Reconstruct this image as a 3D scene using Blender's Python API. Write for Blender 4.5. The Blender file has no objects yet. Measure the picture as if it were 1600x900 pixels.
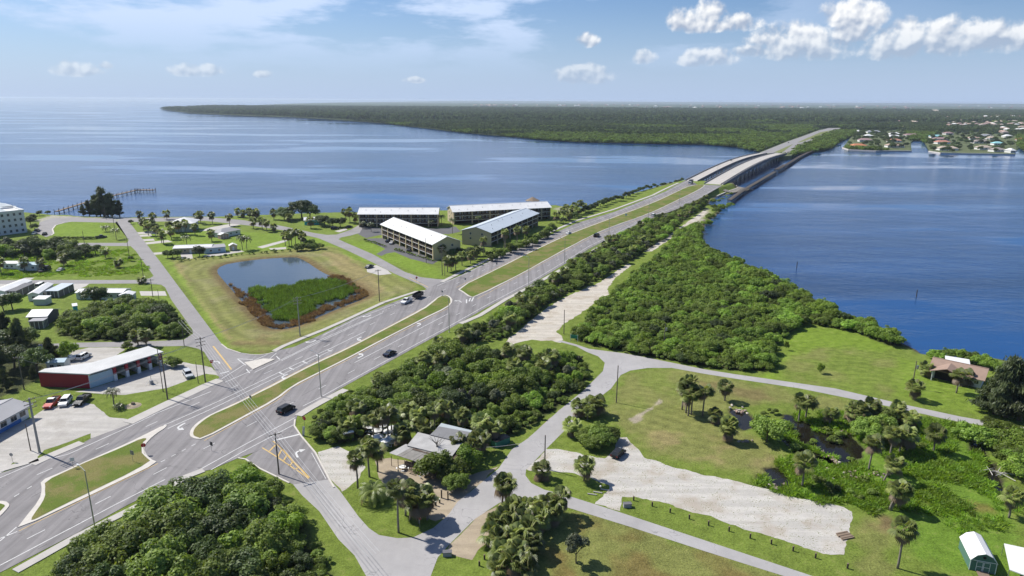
import bpy, bmesh, math, random
import numpy as np
from mathutils import Vector, Matrix, noise as mnoise
from mathutils.geometry import tessellate_polygon

# ------------------------------------------------------------------ camera
scene = bpy.context.scene
COL = scene.collection
FPX, CAMH = 1067.0, 75.0
PITCH = math.atan2(450 - 156.5, FPX)
ROLL = math.atan2(9, 1600)
cam_data = bpy.data.cameras.new('camera')
cam_data.sensor_width = 36.0
cam_data.lens = FPX / 1600 * 36
cam_data.clip_start = 1.0
cam_data.clip_end = 200000
cam = bpy.data.objects.new('camera', cam_data)
COL.objects.link(cam)
cam.matrix_world = (Matrix.Translation((0, 0, CAMH)) @ Matrix.Rotation(math.pi / 2 - PITCH, 4, 'X')
                    @ Matrix.Rotation(ROLL, 4, 'Z'))
scene.camera = cam

# ------------------------------------------------------------------ light
SUN_AZ, SUN_EL = math.radians(-62.5), math.radians(47)
SUN_STRENGTH, SKY_STRENGTH, EXPOSURE = 5.0, 0.072, 0.38
sd = bpy.data.lights.new('sun', 'SUN')
sd.energy = SUN_STRENGTH
sd.angle = math.radians(0.53)
sd.color = (1.0, 0.95, 0.87)
sun = bpy.data.objects.new('sun', sd)
COL.objects.link(sun)
sdir = Vector((math.sin(SUN_AZ) * math.cos(SUN_EL), math.cos(SUN_AZ) * math.cos(SUN_EL), math.sin(SUN_EL)))
sun.rotation_euler = (-sdir).to_track_quat('-Z', 'Y').to_euler()
sun.location = (0, 0, 300)
vs = scene.view_settings
vs.view_transform = 'Standard'
vs.look = 'None'
vs.exposure = EXPOSURE
vs.gamma = 1.0
vs.use_curve_mapping = False
scene.cycles.max_bounces = 6
scene.cycles.diffuse_bounces = 3
scene.cycles.glossy_bounces = 3
scene.cycles.transmission_bounces = 3
scene.cycles.volume_bounces = 0
scene.cycles.transparent_max_bounces = 6
scene.cycles.use_denoising = True
scene.render.filter_size = 1.1
scene.cycles.sample_clamp_indirect = 4.0

# ------------------------------------------------------------------ pixel -> world
cR, sR = math.cos(ROLL), math.sin(ROLL)
cP, sP = math.cos(PITCH), math.sin(PITCH)
def ray(px, py):
    u, v = px - 800, py - 450
    u, v = u * cR + v * sR, -u * sR + v * cR
    return np.array([u, FPX * cP - v * sP, -FPX * sP - v * cP])
def g(px, py, z=0.0):
    d = ray(px, py)
    t = (z - CAMH) / d[2]
    return np.array([d[0] * t, d[1] * t])
def g3(px, py, z=0.0):
    a = g(px, py, z)
    return Vector((a[0], a[1], z))
def height_at(base, ty):            # height of a thing whose base is at a pixel and whose top is at row ty
    b = g(*base)
    lo, hi = 0.0, 60.0
    for _ in range(30):
        m = (lo + hi) / 2
        zz = m - CAMH
        Y = b[1] * cP - zz * sP
        Z = b[1] * sP + zz * cP
        v = -FPX * Z / Y
        u = FPX * b[0] / Y
        if 450 + u * sR + v * cR > ty:
            lo = m
        else:
            hi = m
    return lo
def smooth(t):
    t = np.clip(t, 0, 1)
    return t * t * (3 - 2 * t)
def road_z(y):                      # the highway climbs to the bridge abutment
    return 4.0 * float(smooth((y - 420) / 190.0))
def gz(px, py):
    z = 0.0
    for _ in range(12):
        a = g(px, py, z)
        z = 0.5 * z + 0.5 * road_z(a[1])
    a = g(px, py, z)
    return np.array([a[0], a[1], z])
rng = random.Random(7)
nrg = np.random.default_rng(11)

# ------------------------------------------------------------------ tagging
def tag(o, label=None, cat=None, group=None, kind=None):
    if label: o['label'] = label
    if cat: o['category'] = cat
    if group: o['group'] = group
    if kind: o['kind'] = kind
    return o
def link(o, parent=None):
    COL.objects.link(o)
    if parent is not None:
        o.parent = parent
    return o
def empty(name, loc=(0, 0, 0), rz=0.0, parent=None):
    o = bpy.data.objects.new(name, None)
    o.empty_display_size = 0.5
    o.location = loc
    o.rotation_euler = (0, 0, rz)
    return link(o, parent)
def obj(name, me, parent=None, loc=None, rz=None):
    o = bpy.data.objects.new(name, me)
    if loc is not None: o.location = loc
    if rz is not None: o.rotation_euler = (0, 0, rz)
    return link(o, parent)

# ------------------------------------------------------------------ node helpers
def mat(name, color=(.5, .5, .5), rough=0.8, metal=0.0, spec=0.3):
    m = bpy.data.materials.new(name)
    m.use_nodes = True
    b = m.node_tree.nodes['Principled BSDF']
    b.inputs['Base Color'].default_value = (*color, 1)
    b.inputs['Roughness'].default_value = rough
    b.inputs['Metallic'].default_value = metal
    b.inputs['Specular IOR Level'].default_value = spec
    return m
class NT:
    def __init__(s, tree): s.t = tree
    def n(s, typ, **kw):
        nd = s.t.nodes.new(typ)
        for k, v in kw.items(): setattr(nd, k, v)
        return nd
    def l(s, a, b): s.t.links.new(a, b)
    def val(s, sock, v):
        if isinstance(v, bpy.types.NodeSocket): s.l(v, sock)
        elif isinstance(v, (tuple, list)):
            sock.default_value = (*v, 1) if len(v) == 3 and sock.type == 'RGBA' else v
        else: sock.default_value = v
    def math(s, op, a, b=0.0, c=None, clamp=False):
        nd = s.n('ShaderNodeMath', operation=op, use_clamp=clamp)
        s.val(nd.inputs[0], a); s.val(nd.inputs[1], b)
        if c is not None: s.val(nd.inputs[2], c)
        return nd.outputs[0]
    def mix(s, f, a, b, mode='MIX'):
        nd = s.n('ShaderNodeMix', data_type='RGBA', blend_type=mode)
        s.val(nd.inputs[0], f); s.val(nd.inputs[6], a); s.val(nd.inputs[7], b)
        return nd.outputs[2]
    def noise(s, vec, scale, detail=3.0, rough=0.55, dim='3D'):
        nd = s.n('ShaderNodeTexNoise', noise_dimensions=dim)
        if vec is not None: s.l(vec, nd.inputs['Vector'])
        nd.inputs['Scale'].default_value = scale
        nd.inputs['Detail'].default_value = detail
        nd.inputs['Roughness'].default_value = rough
        return nd.outputs['Fac']
    def ramp(s, f, lo, hi, a=0.0, b=1.0):
        nd = s.n('ShaderNodeMapRange', interpolation_type='SMOOTHSTEP')
        s.val(nd.inputs[0], f)
        for i, v in ((1, lo), (2, hi), (3, a), (4, b)): s.val(nd.inputs[i], v)
        return nd.outputs[0]
    def bump(s, h, strength, dist, target):
        nd = s.n('ShaderNodeBump')
        nd.inputs['Strength'].default_value = strength
        nd.inputs['Distance'].default_value = dist
        s.l(h, nd.inputs['Height'])
        s.l(nd.outputs[0], target)
def nodes_of(m):
    return NT(m.node_tree), m.node_tree.nodes['Principled BSDF']
def worn(name, color, rough=0.8, var=0.18, scale=0.6, metal=0.0, spec=0.3, bump=0.0, fine=6.0):
    """a paint or stone with blotches and fine grain"""
    m = mat(name, color, rough, metal, spec)
    N, b = nodes_of(m)
    geo = N.n('ShaderNodeNewGeometry')
    pos = geo.outputs['Position']
    a = N.noise(pos, scale, 4)
    f = N.noise(pos, fine, 3)
    k = N.math('ADD', N.math('MULTIPLY', N.math('SUBTRACT', a, .5), 2 * var), N.math('MULTIPLY', N.math('SUBTRACT', f, .5), 1.2 * var))
    k = N.math('ADD', k, 1.0)
    vm = N.n('ShaderNodeVectorMath', operation='SCALE')
    vm.inputs[0].default_value = color
    N.l(k, vm.inputs['Scale'])
    N.l(vm.outputs[0], b.inputs['Base Color'])
    if bump: N.bump(f, bump, 0.03, b.inputs['Normal'])
    return m

# ------------------------------------------------------------------ world: sky and clouds
world = bpy.data.worlds.new('World')
scene.world = world
world.use_nodes = True
W = NT(world.node_tree)
for n in list(world.node_tree.nodes): world.node_tree.nodes.remove(n)
sky = W.n('ShaderNodeTexSky', sky_type='NISHITA', sun_disc=False)
sky.sun_elevation = SUN_EL
sky.sun_rotation = SUN_AZ % (2 * math.pi)
sky.altitude = 0
sky.air_density = 1.0
sky.dust_density = 0.6
sky.ozone_density = 2.0
tc = W.n('ShaderNodeTexCoord')
sep = W.n('ShaderNodeSeparateXYZ')
W.l(tc.outputs['Generated'], sep.inputs[0])
dx, dy, dz = sep.outputs
az0 = W.math('MULTIPLY', W.math('ARCTAN2', dx, dy), 180 / math.pi)
az = W.math('SUBTRACT', W.math('PINGPONG', W.math('ADD', az0, 225.0), 90.0), 45.0)   # the same weather goes on round the horizon
el = W.math('MULTIPLY', W.math('ARCSINE', dz), 180 / math.pi)
cv = W.n('ShaderNodeCombineXYZ')
W.l(az, cv.inputs[0]); W.l(el, cv.inputs[1])
def sky_deg(px, py):
    d = ray(px, py); d = d / np.linalg.norm(d)
    return math.degrees(math.atan2(d[0], d[1])), math.degrees(math.asin(d[2]))
# cumulus: centre px, half-width px, height above centre px, depth below centre px
CUM = [(1092, 36, 40, 26, 13), (1148, 39, 36, 15, 9), (1255, 74, 78, 30, 16), (1330, 24, 40, 27, 20), (1328, 56, 34, 18, 11),
       (1395, 76, 46, 22, 13), (1480, 58, 56, 24, 22), (1418, 66, 30, 26, 14), (1580, 58, 50, 20, 16), (1105, 94, 42, 16, 9), (1008, 90, 18, 14, 9),
       (918, 64, 18, 11, 9), (915, 122, 44, 18, 9), (120, 110, 34, 11, 7), (165, 103, 10, 6, 4), (305, 111, 36, 10, 7), (412, 117, 13, 7, 4),
       (648, 125, 18, 5, 4), (1180, 80, 30, 10, 8)]
dens_field = None
shade_field = None
nz = W.noise(cv.outputs[0], 0.62, 5, 0.62, '2D')
off = W.n('ShaderNodeVectorMath', operation='ADD')
W.l(cv.outputs[0], off.inputs[0]); off.inputs[1].default_value = (-0.22, 0.34, 0)
nz2 = W.noise(off.outputs[0], 0.62, 2.5, 0.55, '2D')
nz1 = W.noise(cv.outputs[0], 0.62, 2.5, 0.55, '2D')
blobs = []
for (cx, cy, w, up, dn) in CUM:
    a0, e0 = sky_deg(cx, cy); k = 1 / 18.6
    blobs.append((a0, e0, w * k, up * k, dn * k))
for (a0, e0, rw, ru, rd) in blobs:
    du = W.math('DIVIDE', W.math('SUBTRACT', az, a0), rw * 1.1)
    dv = W.math('SUBTRACT', el, e0)
    dvu = W.math('DIVIDE', W.math('MAXIMUM', dv, 0.0), ru * 1.15)
    dvd = W.math('DIVIDE', W.math('MINIMUM', dv, 0.0), rd * 1.15)
    r = W.math('ADD', W.math('MULTIPLY', du, du), W.math('ADD', W.math('MULTIPLY', dvu, dvu), W.math('MULTIPLY', dvd, dvd)))
    f = W.math('SUBTRACT', 1.0, r)
    s = W.math('MULTIPLY', W.math('MAXIMUM', f, 0.0), W.math('ADD', dvu, dvd))
    dens_field = f if dens_field is None else W.math('MAXIMUM', dens_field, f)
    shade_field = s if shade_field is None else W.math('ADD', shade_field, s)
dn_ = W.math('ADD', dens_field, W.math('MULTIPLY', W.math('SUBTRACT', nz, 0.43), 2.5))
alpha = W.ramp(dn_, 0.05, 0.95)
alpha = W.math('MULTIPLY', alpha, W.ramp(dens_field, -0.5, 0.1))
relief = W.math('MULTIPLY', W.math('SUBTRACT', nz1, nz2), 3.2)
lit = W.math('ADD', W.math('ADD', 0.45, W.math('MULTIPLY', shade_field, 1.1)), relief, clamp=True)
cloud_col = W.mix(lit, (4.6, 5.4, 6.9), (11.0, 11.1, 11.2))
# thin high cirrus, thicker towards the sun
sv = W.n('ShaderNodeMapping'); sv.inputs['Scale'].default_value = (0.06, 0.26, 1); sv.inputs['Rotation'].default_value = (0, 0, 0.1)
W.l(cv.outputs[0], sv.inputs[0])
ci = W.noise(sv.outputs[0], 1.0, 6, 0.6, '2D')
cim = W.math('MULTIPLY', W.ramp(el, 1.0, 6.0), W.ramp(W.math('ABSOLUTE', W.math('ADD', az0, 30.0)), 70.0, 25.0))
cim2 = W.math('ADD', W.math('MULTIPLY', W.ramp(ci, 0.43, 0.60), 0.8), 0.05)
cirrus = W.math('MULTIPLY', cim, cim2)
skyb = W.mix(1.0, sky.outputs[0], (.68, .86, 1.16), 'MULTIPLY')
skyc = W.mix(cirrus, skyb, (7.6, 9.0, 11.6))
# pale low haze band all round the horizon
hz = W.math('MULTIPLY', W.ramp(el, 8.5, -1.5), 0.85)
skyc = W.mix(hz, skyc, (5.5, 7.0, 9.9))
fin = W.mix(W.math('MULTIPLY', alpha, W.ramp(el, 1.5, 6.0, 0.35, 0.95)), skyc, cloud_col)
bg = W.n('ShaderNodeBackground')
W.l(fin, bg.inputs[0])
bg.inputs[1].default_value = SKY_STRENGTH
world.cycles.sampling_method = 'MANUAL'
world.cycles.sample_map_resolution = 256
wo = W.n('ShaderNodeOutputWorld')
W.l(bg.outputs[0], wo.inputs[0])
# ------------------------------------------------------------------ mesh helpers
def mesh_np(name, V, F, material=None, attrs=None, smooth_shade=False, uv=None):
    me = bpy.data.meshes.new(name)
    V = np.asarray(V, dtype=np.float32).reshape(-1, 3)
    if isinstance(F, np.ndarray):
        k = F.shape[1]
        me.vertices.add(len(V)); me.vertices.foreach_set('co', V.ravel())
        me.loops.add(F.size); me.loops.foreach_set('vertex_index', F.astype(np.int32).ravel())
        me.polygons.add(len(F))
        me.polygons.foreach_set('loop_start', np.arange(0, F.size, k, dtype=np.int32))
        me.polygons.foreach_set('loop_total', np.full(len(F), k, dtype=np.int32))
        me.update(calc_edges=True)
    else:
        me.from_pydata([tuple(map(float, v)) for v in V], [], [tuple(map(int, f)) for f in F])
        me.update()
    if attrs:
        for an, (typ, data) in attrs.items():
            a = me.attributes.new(an, typ, 'POINT')
            if typ == 'FLOAT_COLOR': a.data.foreach_set('color', np.asarray(data, np.float32).ravel())
            else: a.data.foreach_set('value', np.asarray(data, np.float32).ravel())
    if smooth_shade:
        me.polygons.foreach_set('use_smooth', np.ones(len(me.polygons), dtype=bool))
    for m in (material if isinstance(material, (list, tuple)) else [material] if material else []):
        me.materials.append(m)
    return me
class MB:
    """collects boxes, tubes, prisms; builds one mesh"""
    def __init__(s): s.V, s.F, s.M = [], [], []
    def add(s, V, F, mi=0):
        o = len(s.V); s.V += [tuple(v) for v in V]
        s.F += [tuple(i + o for i in f) for f in F]; s.M += [mi] * len(F); return s
    def box(s, x0, x1, y0, y1, z0, z1, mi=0):
        V = [(x0, y0, z0), (x1, y0, z0), (x1, y1, z0), (x0, y1, z0), (x0, y0, z1), (x1, y0, z1), (x1, y1, z1), (x0, y1, z1)]
        return s.add(V, [(0, 3, 2, 1), (4, 5, 6, 7), (0, 1, 5, 4), (1, 2, 6, 5), (2, 3, 7, 6), (3, 0, 4, 7)], mi)
    def hexa(s, V, mi=0):      # 8 corners: bottom ring, top ring
        return s.add(V, [(0, 3, 2, 1), (4, 5, 6, 7), (0, 1, 5, 4), (1, 2, 6, 5), (2, 3, 7, 6), (3, 0, 4, 7)], mi)
    def tube(s, pts, rad, seg=8, cap=True, mi=0):
        pts = [Vector(p) for p in pts]
        if not isinstance(rad, (list, tuple)): rad = [rad] * len(pts)
        V, F = [], []
        for i, p in enumerate(pts):
            t = (pts[min(i + 1, len(pts) - 1)] - pts[max(i - 1, 0)]).normalized()
            a = Vector((0, 0, 1)) if abs(t.z) < .9 else Vector((1, 0, 0))
            u = t.cross(a).normalized(); w = t.cross(u)
            for k in range(seg):
                q = 2 * math.pi * k / seg
                V.append(p + (u * math.cos(q) + w * math.sin(q)) * rad[i])
        for i in range(len(pts) - 1):
            for k in range(seg):
                a, b = i * seg + k, i * seg + (k + 1) % seg
                F.append((a, b, b + seg, a + seg))
        if cap:
            F.append(tuple(range(seg)))
            F.append(tuple((len(pts) - 1) * seg + k for k in reversed(range(seg))))
        return s.add(V, F, mi)
    def prism(s, poly, z0, z1, mi=0):      # polygon in xy, extruded
        n = len(poly)
        V = [(p[0], p[1], z0) for p in poly] + [(p[0], p[1], z1) for p in poly]
        F = [tuple(range(n))[::-1], tuple(range(n, 2 * n))] + [(i, (i + 1) % n, n + (i + 1) % n, n + i) for i in range(n)]
        return s.add(V, F, mi)
    def extr(s, prof, axis, a0, a1, mi=0):  # profile polygon extruded along x or y
        n = len(prof)
        if axis == 'x': V = [(a0, p[0], p[1]) for p in prof] + [(a1, p[0], p[1]) for p in prof]
        else: V = [(p[0], a0, p[1]) for p in prof] + [(p[0], a1, p[1]) for p in prof]
        F = [tuple(range(n))[::-1], tuple(range(n, 2 * n))] + [(i, (i + 1) % n, n + (i + 1) % n, n + i) for i in range(n)]
        return s.add(V, F, mi)
    def mesh(s, name, material, smooth_shade=False):
        me = bpy.data.meshes.new(name)
        me.from_pydata([tuple(map(float, v)) for v in s.V], [], s.F)
        ms = material if isinstance(material, (list, tuple)) else [material]
        for m in ms: me.materials.append(m)
        if len(ms) > 1: me.polygons.foreach_set('material_index', s.M)
        bm = bmesh.new(); bm.from_mesh(me); bmesh.ops.recalc_face_normals(bm, faces=bm.faces); bm.to_mesh(me); bm.free()
        if smooth_shade: me.polygons.foreach_set('use_smooth', np.ones(len(me.polygons), dtype=bool))
        me.update()
        return me
    def build(s, name, material, parent=None, loc=None, rz=None, smooth_shade=False):
        return obj(name, s.mesh(name, material, smooth_shade), parent, loc, rz)
def vnoise(P, scale, seed=0):
    """vectorised 2-d value noise, 0..1"""
    x, y = P[:, 0] / scale, P[:, 1] / scale
    xi, yi = np.floor(x).astype(np.int64), np.floor(y).astype(np.int64)
    fx, fy = x - xi, y - yi
    fx, fy = fx * fx * (3 - 2 * fx), fy * fy * (3 - 2 * fy)
    def h(a, b):
        n = (a * 374761393 + b * 668265263 + seed * 974711) & 0x7fffffff
        n = ((n ^ (n >> 13)) * 1274126177) & 0x7fffffff
        return ((n ^ (n >> 16)) & 0xffff) / 65535.0
    return (h(xi, yi) * (1 - fx) + h(xi + 1, yi) * fx) * (1 - fy) + (h(xi, yi + 1) * (1 - fx) + h(xi + 1, yi + 1) * fx) * fy
def poly_sd(P, poly):
    """signed distance, positive inside"""
    poly = np.asarray(poly, float)
    d2 = np.full(len(P), 1e18); inside = np.zeros(len(P), bool)
    for i in range(len(poly)):
        a, b = poly[i], poly[(i + 1) % len(poly)]
        e = b - a; w = P - a
        t = np.clip((w @ e) / max(e @ e, 1e-12), 0, 1)
        q = w - t[:, None] * e
        d2 = np.minimum(d2, (q * q).sum(1))
        c = (a[1] > P[:, 1]) != (b[1] > P[:, 1])
        with np.errstate(divide='ignore', invalid='ignore'):
            xx = (b[0] - a[0]) * (P[:, 1] - a[1]) / (b[1] - a[1]) + a[0]
        inside ^= c & (P[:, 0] < xx)
    d = np.sqrt(d2)
    return np.where(inside, d, -d)
def wpoly(px, z=0.0): return np.array([g(x, y, z) for x, y in px])
def resample(P, step, closed=True):
    out = []
    n = len(P)
    for i in range(n if closed else n - 1):
        a, b = np.array(P[i]), np.array(P[(i + 1) % n])
        k = max(1, int(np.linalg.norm((b - a)[:2]) / step))
        for j in range(k): out.append(a + (b - a) * j / k)
    if not closed: out.append(np.array(P[-1]))
    return np.array(out)
def round_poly(P, it=1):
    P = np.asarray(P, float)
    for _ in range(it):
        Q = np.roll(P, -1, 0)
        P = np.stack([P * .75 + Q * .25, P * .25 + Q * .75], 1).reshape(-1, P.shape[1])
    return P
def fill(P3):
    tr = tessellate_polygon([[Vector(p) for p in P3]])
    F = []
    for a, b, c in tr:
        p, q, r = P3[a], P3[b], P3[c]
        cr = (q[0] - p[0]) * (r[1] - p[1]) - (q[1] - p[1]) * (r[0] - p[0])
        F.append((a, b, c) if cr > 0 else (a, c, b))
    return F
def sheet(name, px, z, material, jitter=0.0, parent=None, rnd=0, world_pts=None, step=1.0, kind='structure', ramp=False):
    """a flat sheet on the ground traced by its outline"""
    if world_pts is not None: P = np.asarray(world_pts, float)
    elif ramp: P = np.array([gz(x, y) for x, y in px])
    else: P = wpoly(px)
    if P.shape[1] == 2: P = np.c_[P, np.zeros(len(P))]
    if rnd: P = round_poly(P, rnd)
    if jitter:
        P = resample(P, step)
        n1 = vnoise(P[:, :2], 3.1, 3) - .5; n2 = vnoise(P[:, :2], 3.1, 9) - .5
        n3 = vnoise(P[:, :2], .9, 5) - .5; n4 = vnoise(P[:, :2], .9, 6) - .5
        P[:, 0] += (n1 * 2 + n3) * jitter; P[:, 1] += (n2 * 2 + n4) * jitter
    P[:, 2] += z
    me = mesh_np(name, P, fill(P), material)
    o = obj(name, me, parent)
    if parent is None: o['kind'] = kind
    return o
def ribbon_mesh(name, pts, width, z, material, thick=0.0):
    P = np.asarray(pts, float)
    if P.shape[1] == 2: P = np.c_[P, np.zeros(len(P))]
    L, Rr = [], []
    for i in range(len(P)):
        d = P[min(i + 1, len(P) - 1)] - P[max(i - 1, 0)]
        n = np.array([-d[1], d[0], 0]) / (np.hypot(d[0], d[1]) + 1e-9)
        L.append(P[i] + n * width / 2 + [0, 0, z]); Rr.append(P[i] - n * width / 2 + [0, 0, z])
    n = len(P); V = L + Rr
    F = [(i, n + i, n + i + 1, i + 1) for i in range(n - 1)]
    if thick:
        V = V + [v - [0, 0, thick] for v in L] + [v - [0, 0, thick] for v in Rr]
        F += [(i, i + 1, 2 * n + i + 1, 2 * n + i) for i in range(n - 1)] + [(n + i + 1, n + i, 3 * n + i, 3 * n + i + 1) for i in range(n - 1)]
        F += [(0, 2 * n, 3 * n, n), (n - 1, 2 * n - 1, 4 * n - 1, 3 * n - 1)]
    return mesh_np(name, V, F, material)
def ribbon(name, px, width, z, material, parent=None, ramp=True, thick=0.0, step=6.0, kind='structure'):
    P = np.array([gz(x, y) if ramp else [*g(x, y), 0] for x, y in px])
    P = resample(P, step, False)
    if ramp: P[:, 2] = [road_z(y) for y in P[:, 1]]
    o = obj(name, ribbon_mesh(name, P, width, z, material, thick), parent)
    if parent is None and kind: o['kind'] = kind
    return o

# ------------------------------------------------------------------ surface materials
def asphalt(name, col, crack=0.25, patch=0.12, tracks=0.12):
    m = mat(name, col, 0.85, 0, 0.25)
    N, b = nodes_of(m)
    pos = N.n('ShaderNodeNewGeometry').outputs['Position']
    big = N.noise(pos, 0.12, 4); mid = N.noise(pos, 0.9, 4); fine = N.noise(pos, 9, 2)
    mp = N.n('ShaderNodeMapping'); mp.inputs['Rotation'].default_value = (0, 0, math.radians(27)); mp.inputs['Scale'].default_value = (1.0, 0.012, 1)
    N.l(pos, mp.inputs[0])
    track = N.noise(mp.outputs[0], 0.75, 3)
    k = N.math('ADD', N.math('MULTIPLY', N.math('SUBTRACT', big, .5), patch * 3.2), N.math('MULTIPLY', N.math('SUBTRACT', mid, .5), patch))
    k = N.math('ADD', k, N.math('MULTIPLY', N.math('SUBTRACT', fine, .5), .14))
    k = N.math('ADD', k, N.math('MULTIPLY', N.math('SUBTRACT', track, .5), tracks))
    k = N.math('ADD', k, 1.0)
    vm = N.n('ShaderNodeVectorMath', operation='SCALE'); vm.inputs[0].default_value = col
    N.l(k, vm.inputs['Scale'])
    vor = N.n('ShaderNodeTexVoronoi', feature='DISTANCE_TO_EDGE'); vor.inputs['Scale'].default_value = 0.16
    wp = N.n('ShaderNodeVectorMath', operation='ADD'); N.l(pos, wp.inputs[0])
    nc = N.n('ShaderNodeTexNoise'); nc.inputs['Scale'].default_value = .5; N.l(pos, nc.inputs['Vector'])
    sc = N.n('ShaderNodeVectorMath', operation='SCALE'); N.l(nc.outputs['Color'], sc.inputs[0]); sc.inputs['Scale'].default_value = 3.0
    N.l(sc.outputs[0], wp.inputs[1]); N.l(wp.outputs[0], vor.inputs['Vector'])
    ck = N.math('MULTIPLY', N.ramp(vor.outputs['Distance'], 0.012, 0.003), crack)
    ck = N.math('MULTIPLY', ck, N.ramp(big, .45, .6))
    c = N.mix(ck, vm.outputs[0], (0.05, 0.05, 0.05))
    N.l(c, b.inputs['Base Color'])
    N.bump(fine, 0.25, 0.02, b.inputs['Normal'])
    return m
M_HWY = asphalt('highway_asphalt', (.205, .195, .195), 0.5, 0.17, 1.0)
M_STREET = asphalt('pale_street_asphalt', (.33, .32, .315), 0.35, 0.16)
M_STREET2 = asphalt('grey_street_asphalt', (.25, .24, .238), 0.35, 0.16)
M_LOT = asphalt('parking_asphalt', (.11, .11, .115), 0.2)
M_CONC = worn('sidewalk_concrete', (.42, .40, .37), .9, .16, .5, bump=.1)
M_KERB = worn('kerb_concrete', (.52, .49, .44), .9, .2, .7)
M_WHITE = worn('road_paint_white', (.56, .56, .545), .6, .4, 1.6)
M_YELLOW = worn('road_paint_yellow', (.54, .37, .13), .6, .18, .9)
def shell(name, col, grass=0.5, dirt=(.30, .25, .19)):
    m = mat(name, col, .95, 0, .1)
    N, b = nodes_of(m)
    pos = N.n('ShaderNodeNewGeometry').outputs['Position']
    a = N.noise(pos, .16, 5); c = N.noise(pos, .6, 4); f = N.noise(pos, 3.5, 3, .7); ff = N.noise(pos, 14, 2)
    k = N.math('ADD', .42, N.math('ADD', N.math('MULTIPLY', c, .5), N.math('MULTIPLY', f, .66)))
    vm = N.n('ShaderNodeVectorMath', operation='SCALE'); vm.inputs[0].default_value = col; N.l(k, vm.inputs['Scale'])
    mpt = N.n('ShaderNodeMapping'); mpt.inputs['Rotation'].default_value = (0, 0, math.radians(24)); mpt.inputs['Scale'].default_value = (.06, .55, 1); N.l(pos, mpt.inputs[0])
    rut = N.noise(mpt.outputs[0], 1.0, 3)
    vm2 = N.n('ShaderNodeVectorMath', operation='SCALE'); N.l(vm.outputs[0], vm2.inputs[0]); N.l(N.ramp(N.math('ADD', rut, N.math('MULTIPLY', N.math('SUBTRACT', a, .5), .7)), .36, .60, .88, 1.05), vm2.inputs['Scale']); vm = vm2
    col1 = N.mix(N.math('MULTIPLY', N.ramp(a, .46, .66), .6), vm.outputs[0], dirt)
    sp = N.math('MULTIPLY', N.ramp(f, .53, .62), N.ramp(c, .42, .58))
    col2 = N.mix(N.math('MULTIPLY', sp, grass), col1, (.10, .12, .035))
    N.l(col2, b.inputs['Base Color'])
    N.bump(N.math('ADD', f, ff), .4, .06, b.inputs['Normal'])
    return m
M_SHELL = shell('crushed_shell', (.47, .45, .415), .95)
M_SAND = shell('pale_sand', (.50, .46, .40), .7)
M_GRAVEL = shell('grey_gravel', (.44, .42, .39), .35, (.30, .28, .25))
M_TAN = shell('tan_dirt', (.36, .30, .22), .35)

# ------------------------------------------------------------------ the near land
PXL = [(-420, 326), (-100, 329), (45, 331), (90, 334), (140, 337), (200, 338), (260, 337), (340, 337), (420, 334), (500, 331), (560, 330), (700, 327),
       (800, 323), (868, 319), (905, 324), (940, 318), (980, 309), (1020, 300), (1045, 293)]
PXR = [(1150, 300), (1120, 306), (1108, 316), (1117, 322), (1128, 328), (1118, 338), (1100, 350), (1094, 368), (1098, 385), (1115, 397), (1150, 412),
       (1200, 436), (1240, 458), (1290, 480), (1340, 502), (1385, 520), (1418, 540), (1440, 550), (1480, 553), (1520, 553), (1560, 556), (1640, 575)]
LAND = np.array([*[g(*p) for p in PXL], (146, 655), (163, 672), (176, 662), (186, 645), (196, 622), (207, 609), *[g(*p) for p in PXR],
                 (240, 170), (420, 60), (420, -60), (-1200, -60), (-1200, 470)])
POND = round_poly(wpoly([(333.5, 416), (389, 405.5), (452.5, 401), (469.5, 402), (505.6, 427), (522.6, 431), (540, 436), (571, 456.5), (573, 463),
                         (516, 484), (463, 509), (431, 513), (414, 506), (359, 446)]), 2)
POOLS = [round_poly(wpoly(p), 2) for p in (
    [(1216, 652), (1240, 648), (1262, 664), (1290, 668), (1318, 672), (1345, 690), (1344, 712), (1322, 730), (1300, 722), (1270, 712), (1256, 708), (1232, 700), (1212, 676)],
    [(1190, 738), (1226, 730), (1244, 742), (1240, 758), (1212, 764), (1192, 756)],
    [(1276, 712), (1300, 716), (1306, 726), (1290, 734), (1274, 724)],
    [(1140, 640), (1165, 645), (1176, 662), (1168, 672), (1150, 664)],
    [(1468, 668), (1488, 664), (1496, 676), (1478, 686), (1466, 680)],
    [(1518, 700), (1530, 690), (1545, 715), (1560, 750), (1570, 775), (1558, 772), (1538, 742)])]
ys = 42 * np.exp(np.arange(0, 486) * 0.006)
ts = np.linspace(-1.06, 1.06, 610)
YY, TT = np.meshgrid(ys, ts, indexing='ij')
GP = np.stack([(YY * TT).ravel(), YY.ravel()], 1)
sdl = poly_sd(GP, LAND) + (vnoise(GP, 9, 1) - .5) * 3 + (vnoise(GP, 3, 2) - .5) * 1.5
GZ = np.interp(sdl, [-8, -2, 1, 4], [-3, -1.3, -.45, 0])
AX0, AX1 = np.array([20., 400.]), np.array([178., 628.])
axd = (AX1 - AX0) / np.linalg.norm(AX1 - AX0)
rel = GP - AX0
dist_ax = np.abs(rel @ np.array([axd[1], -axd[0]])); along = rel @ axd
rz_ = 4.0 * smooth((GP[:, 1] - 420) / 190.0)
emb = np.where(along < 285, rz_ * smooth((28 - dist_ax) / 6.0), 0)
GZ = np.where(sdl > -6, np.maximum(GZ, np.where(emb > .02, emb, -9)), GZ)
sdp = poly_sd(GP, POND)
GZ = np.where(sdp > -5, np.minimum(GZ, np.interp(sdp, [-4, 0, 3], [0, -.5, -1.5])), GZ)
sdpool = np.full(len(GP), -99.)
near = GP[:, 1] < 200
for q in POOLS:
    s_ = np.full(len(GP), -99.); s_[near] = poly_sd(GP[near], q)
    sdpool = np.maximum(sdpool, s_)
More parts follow.
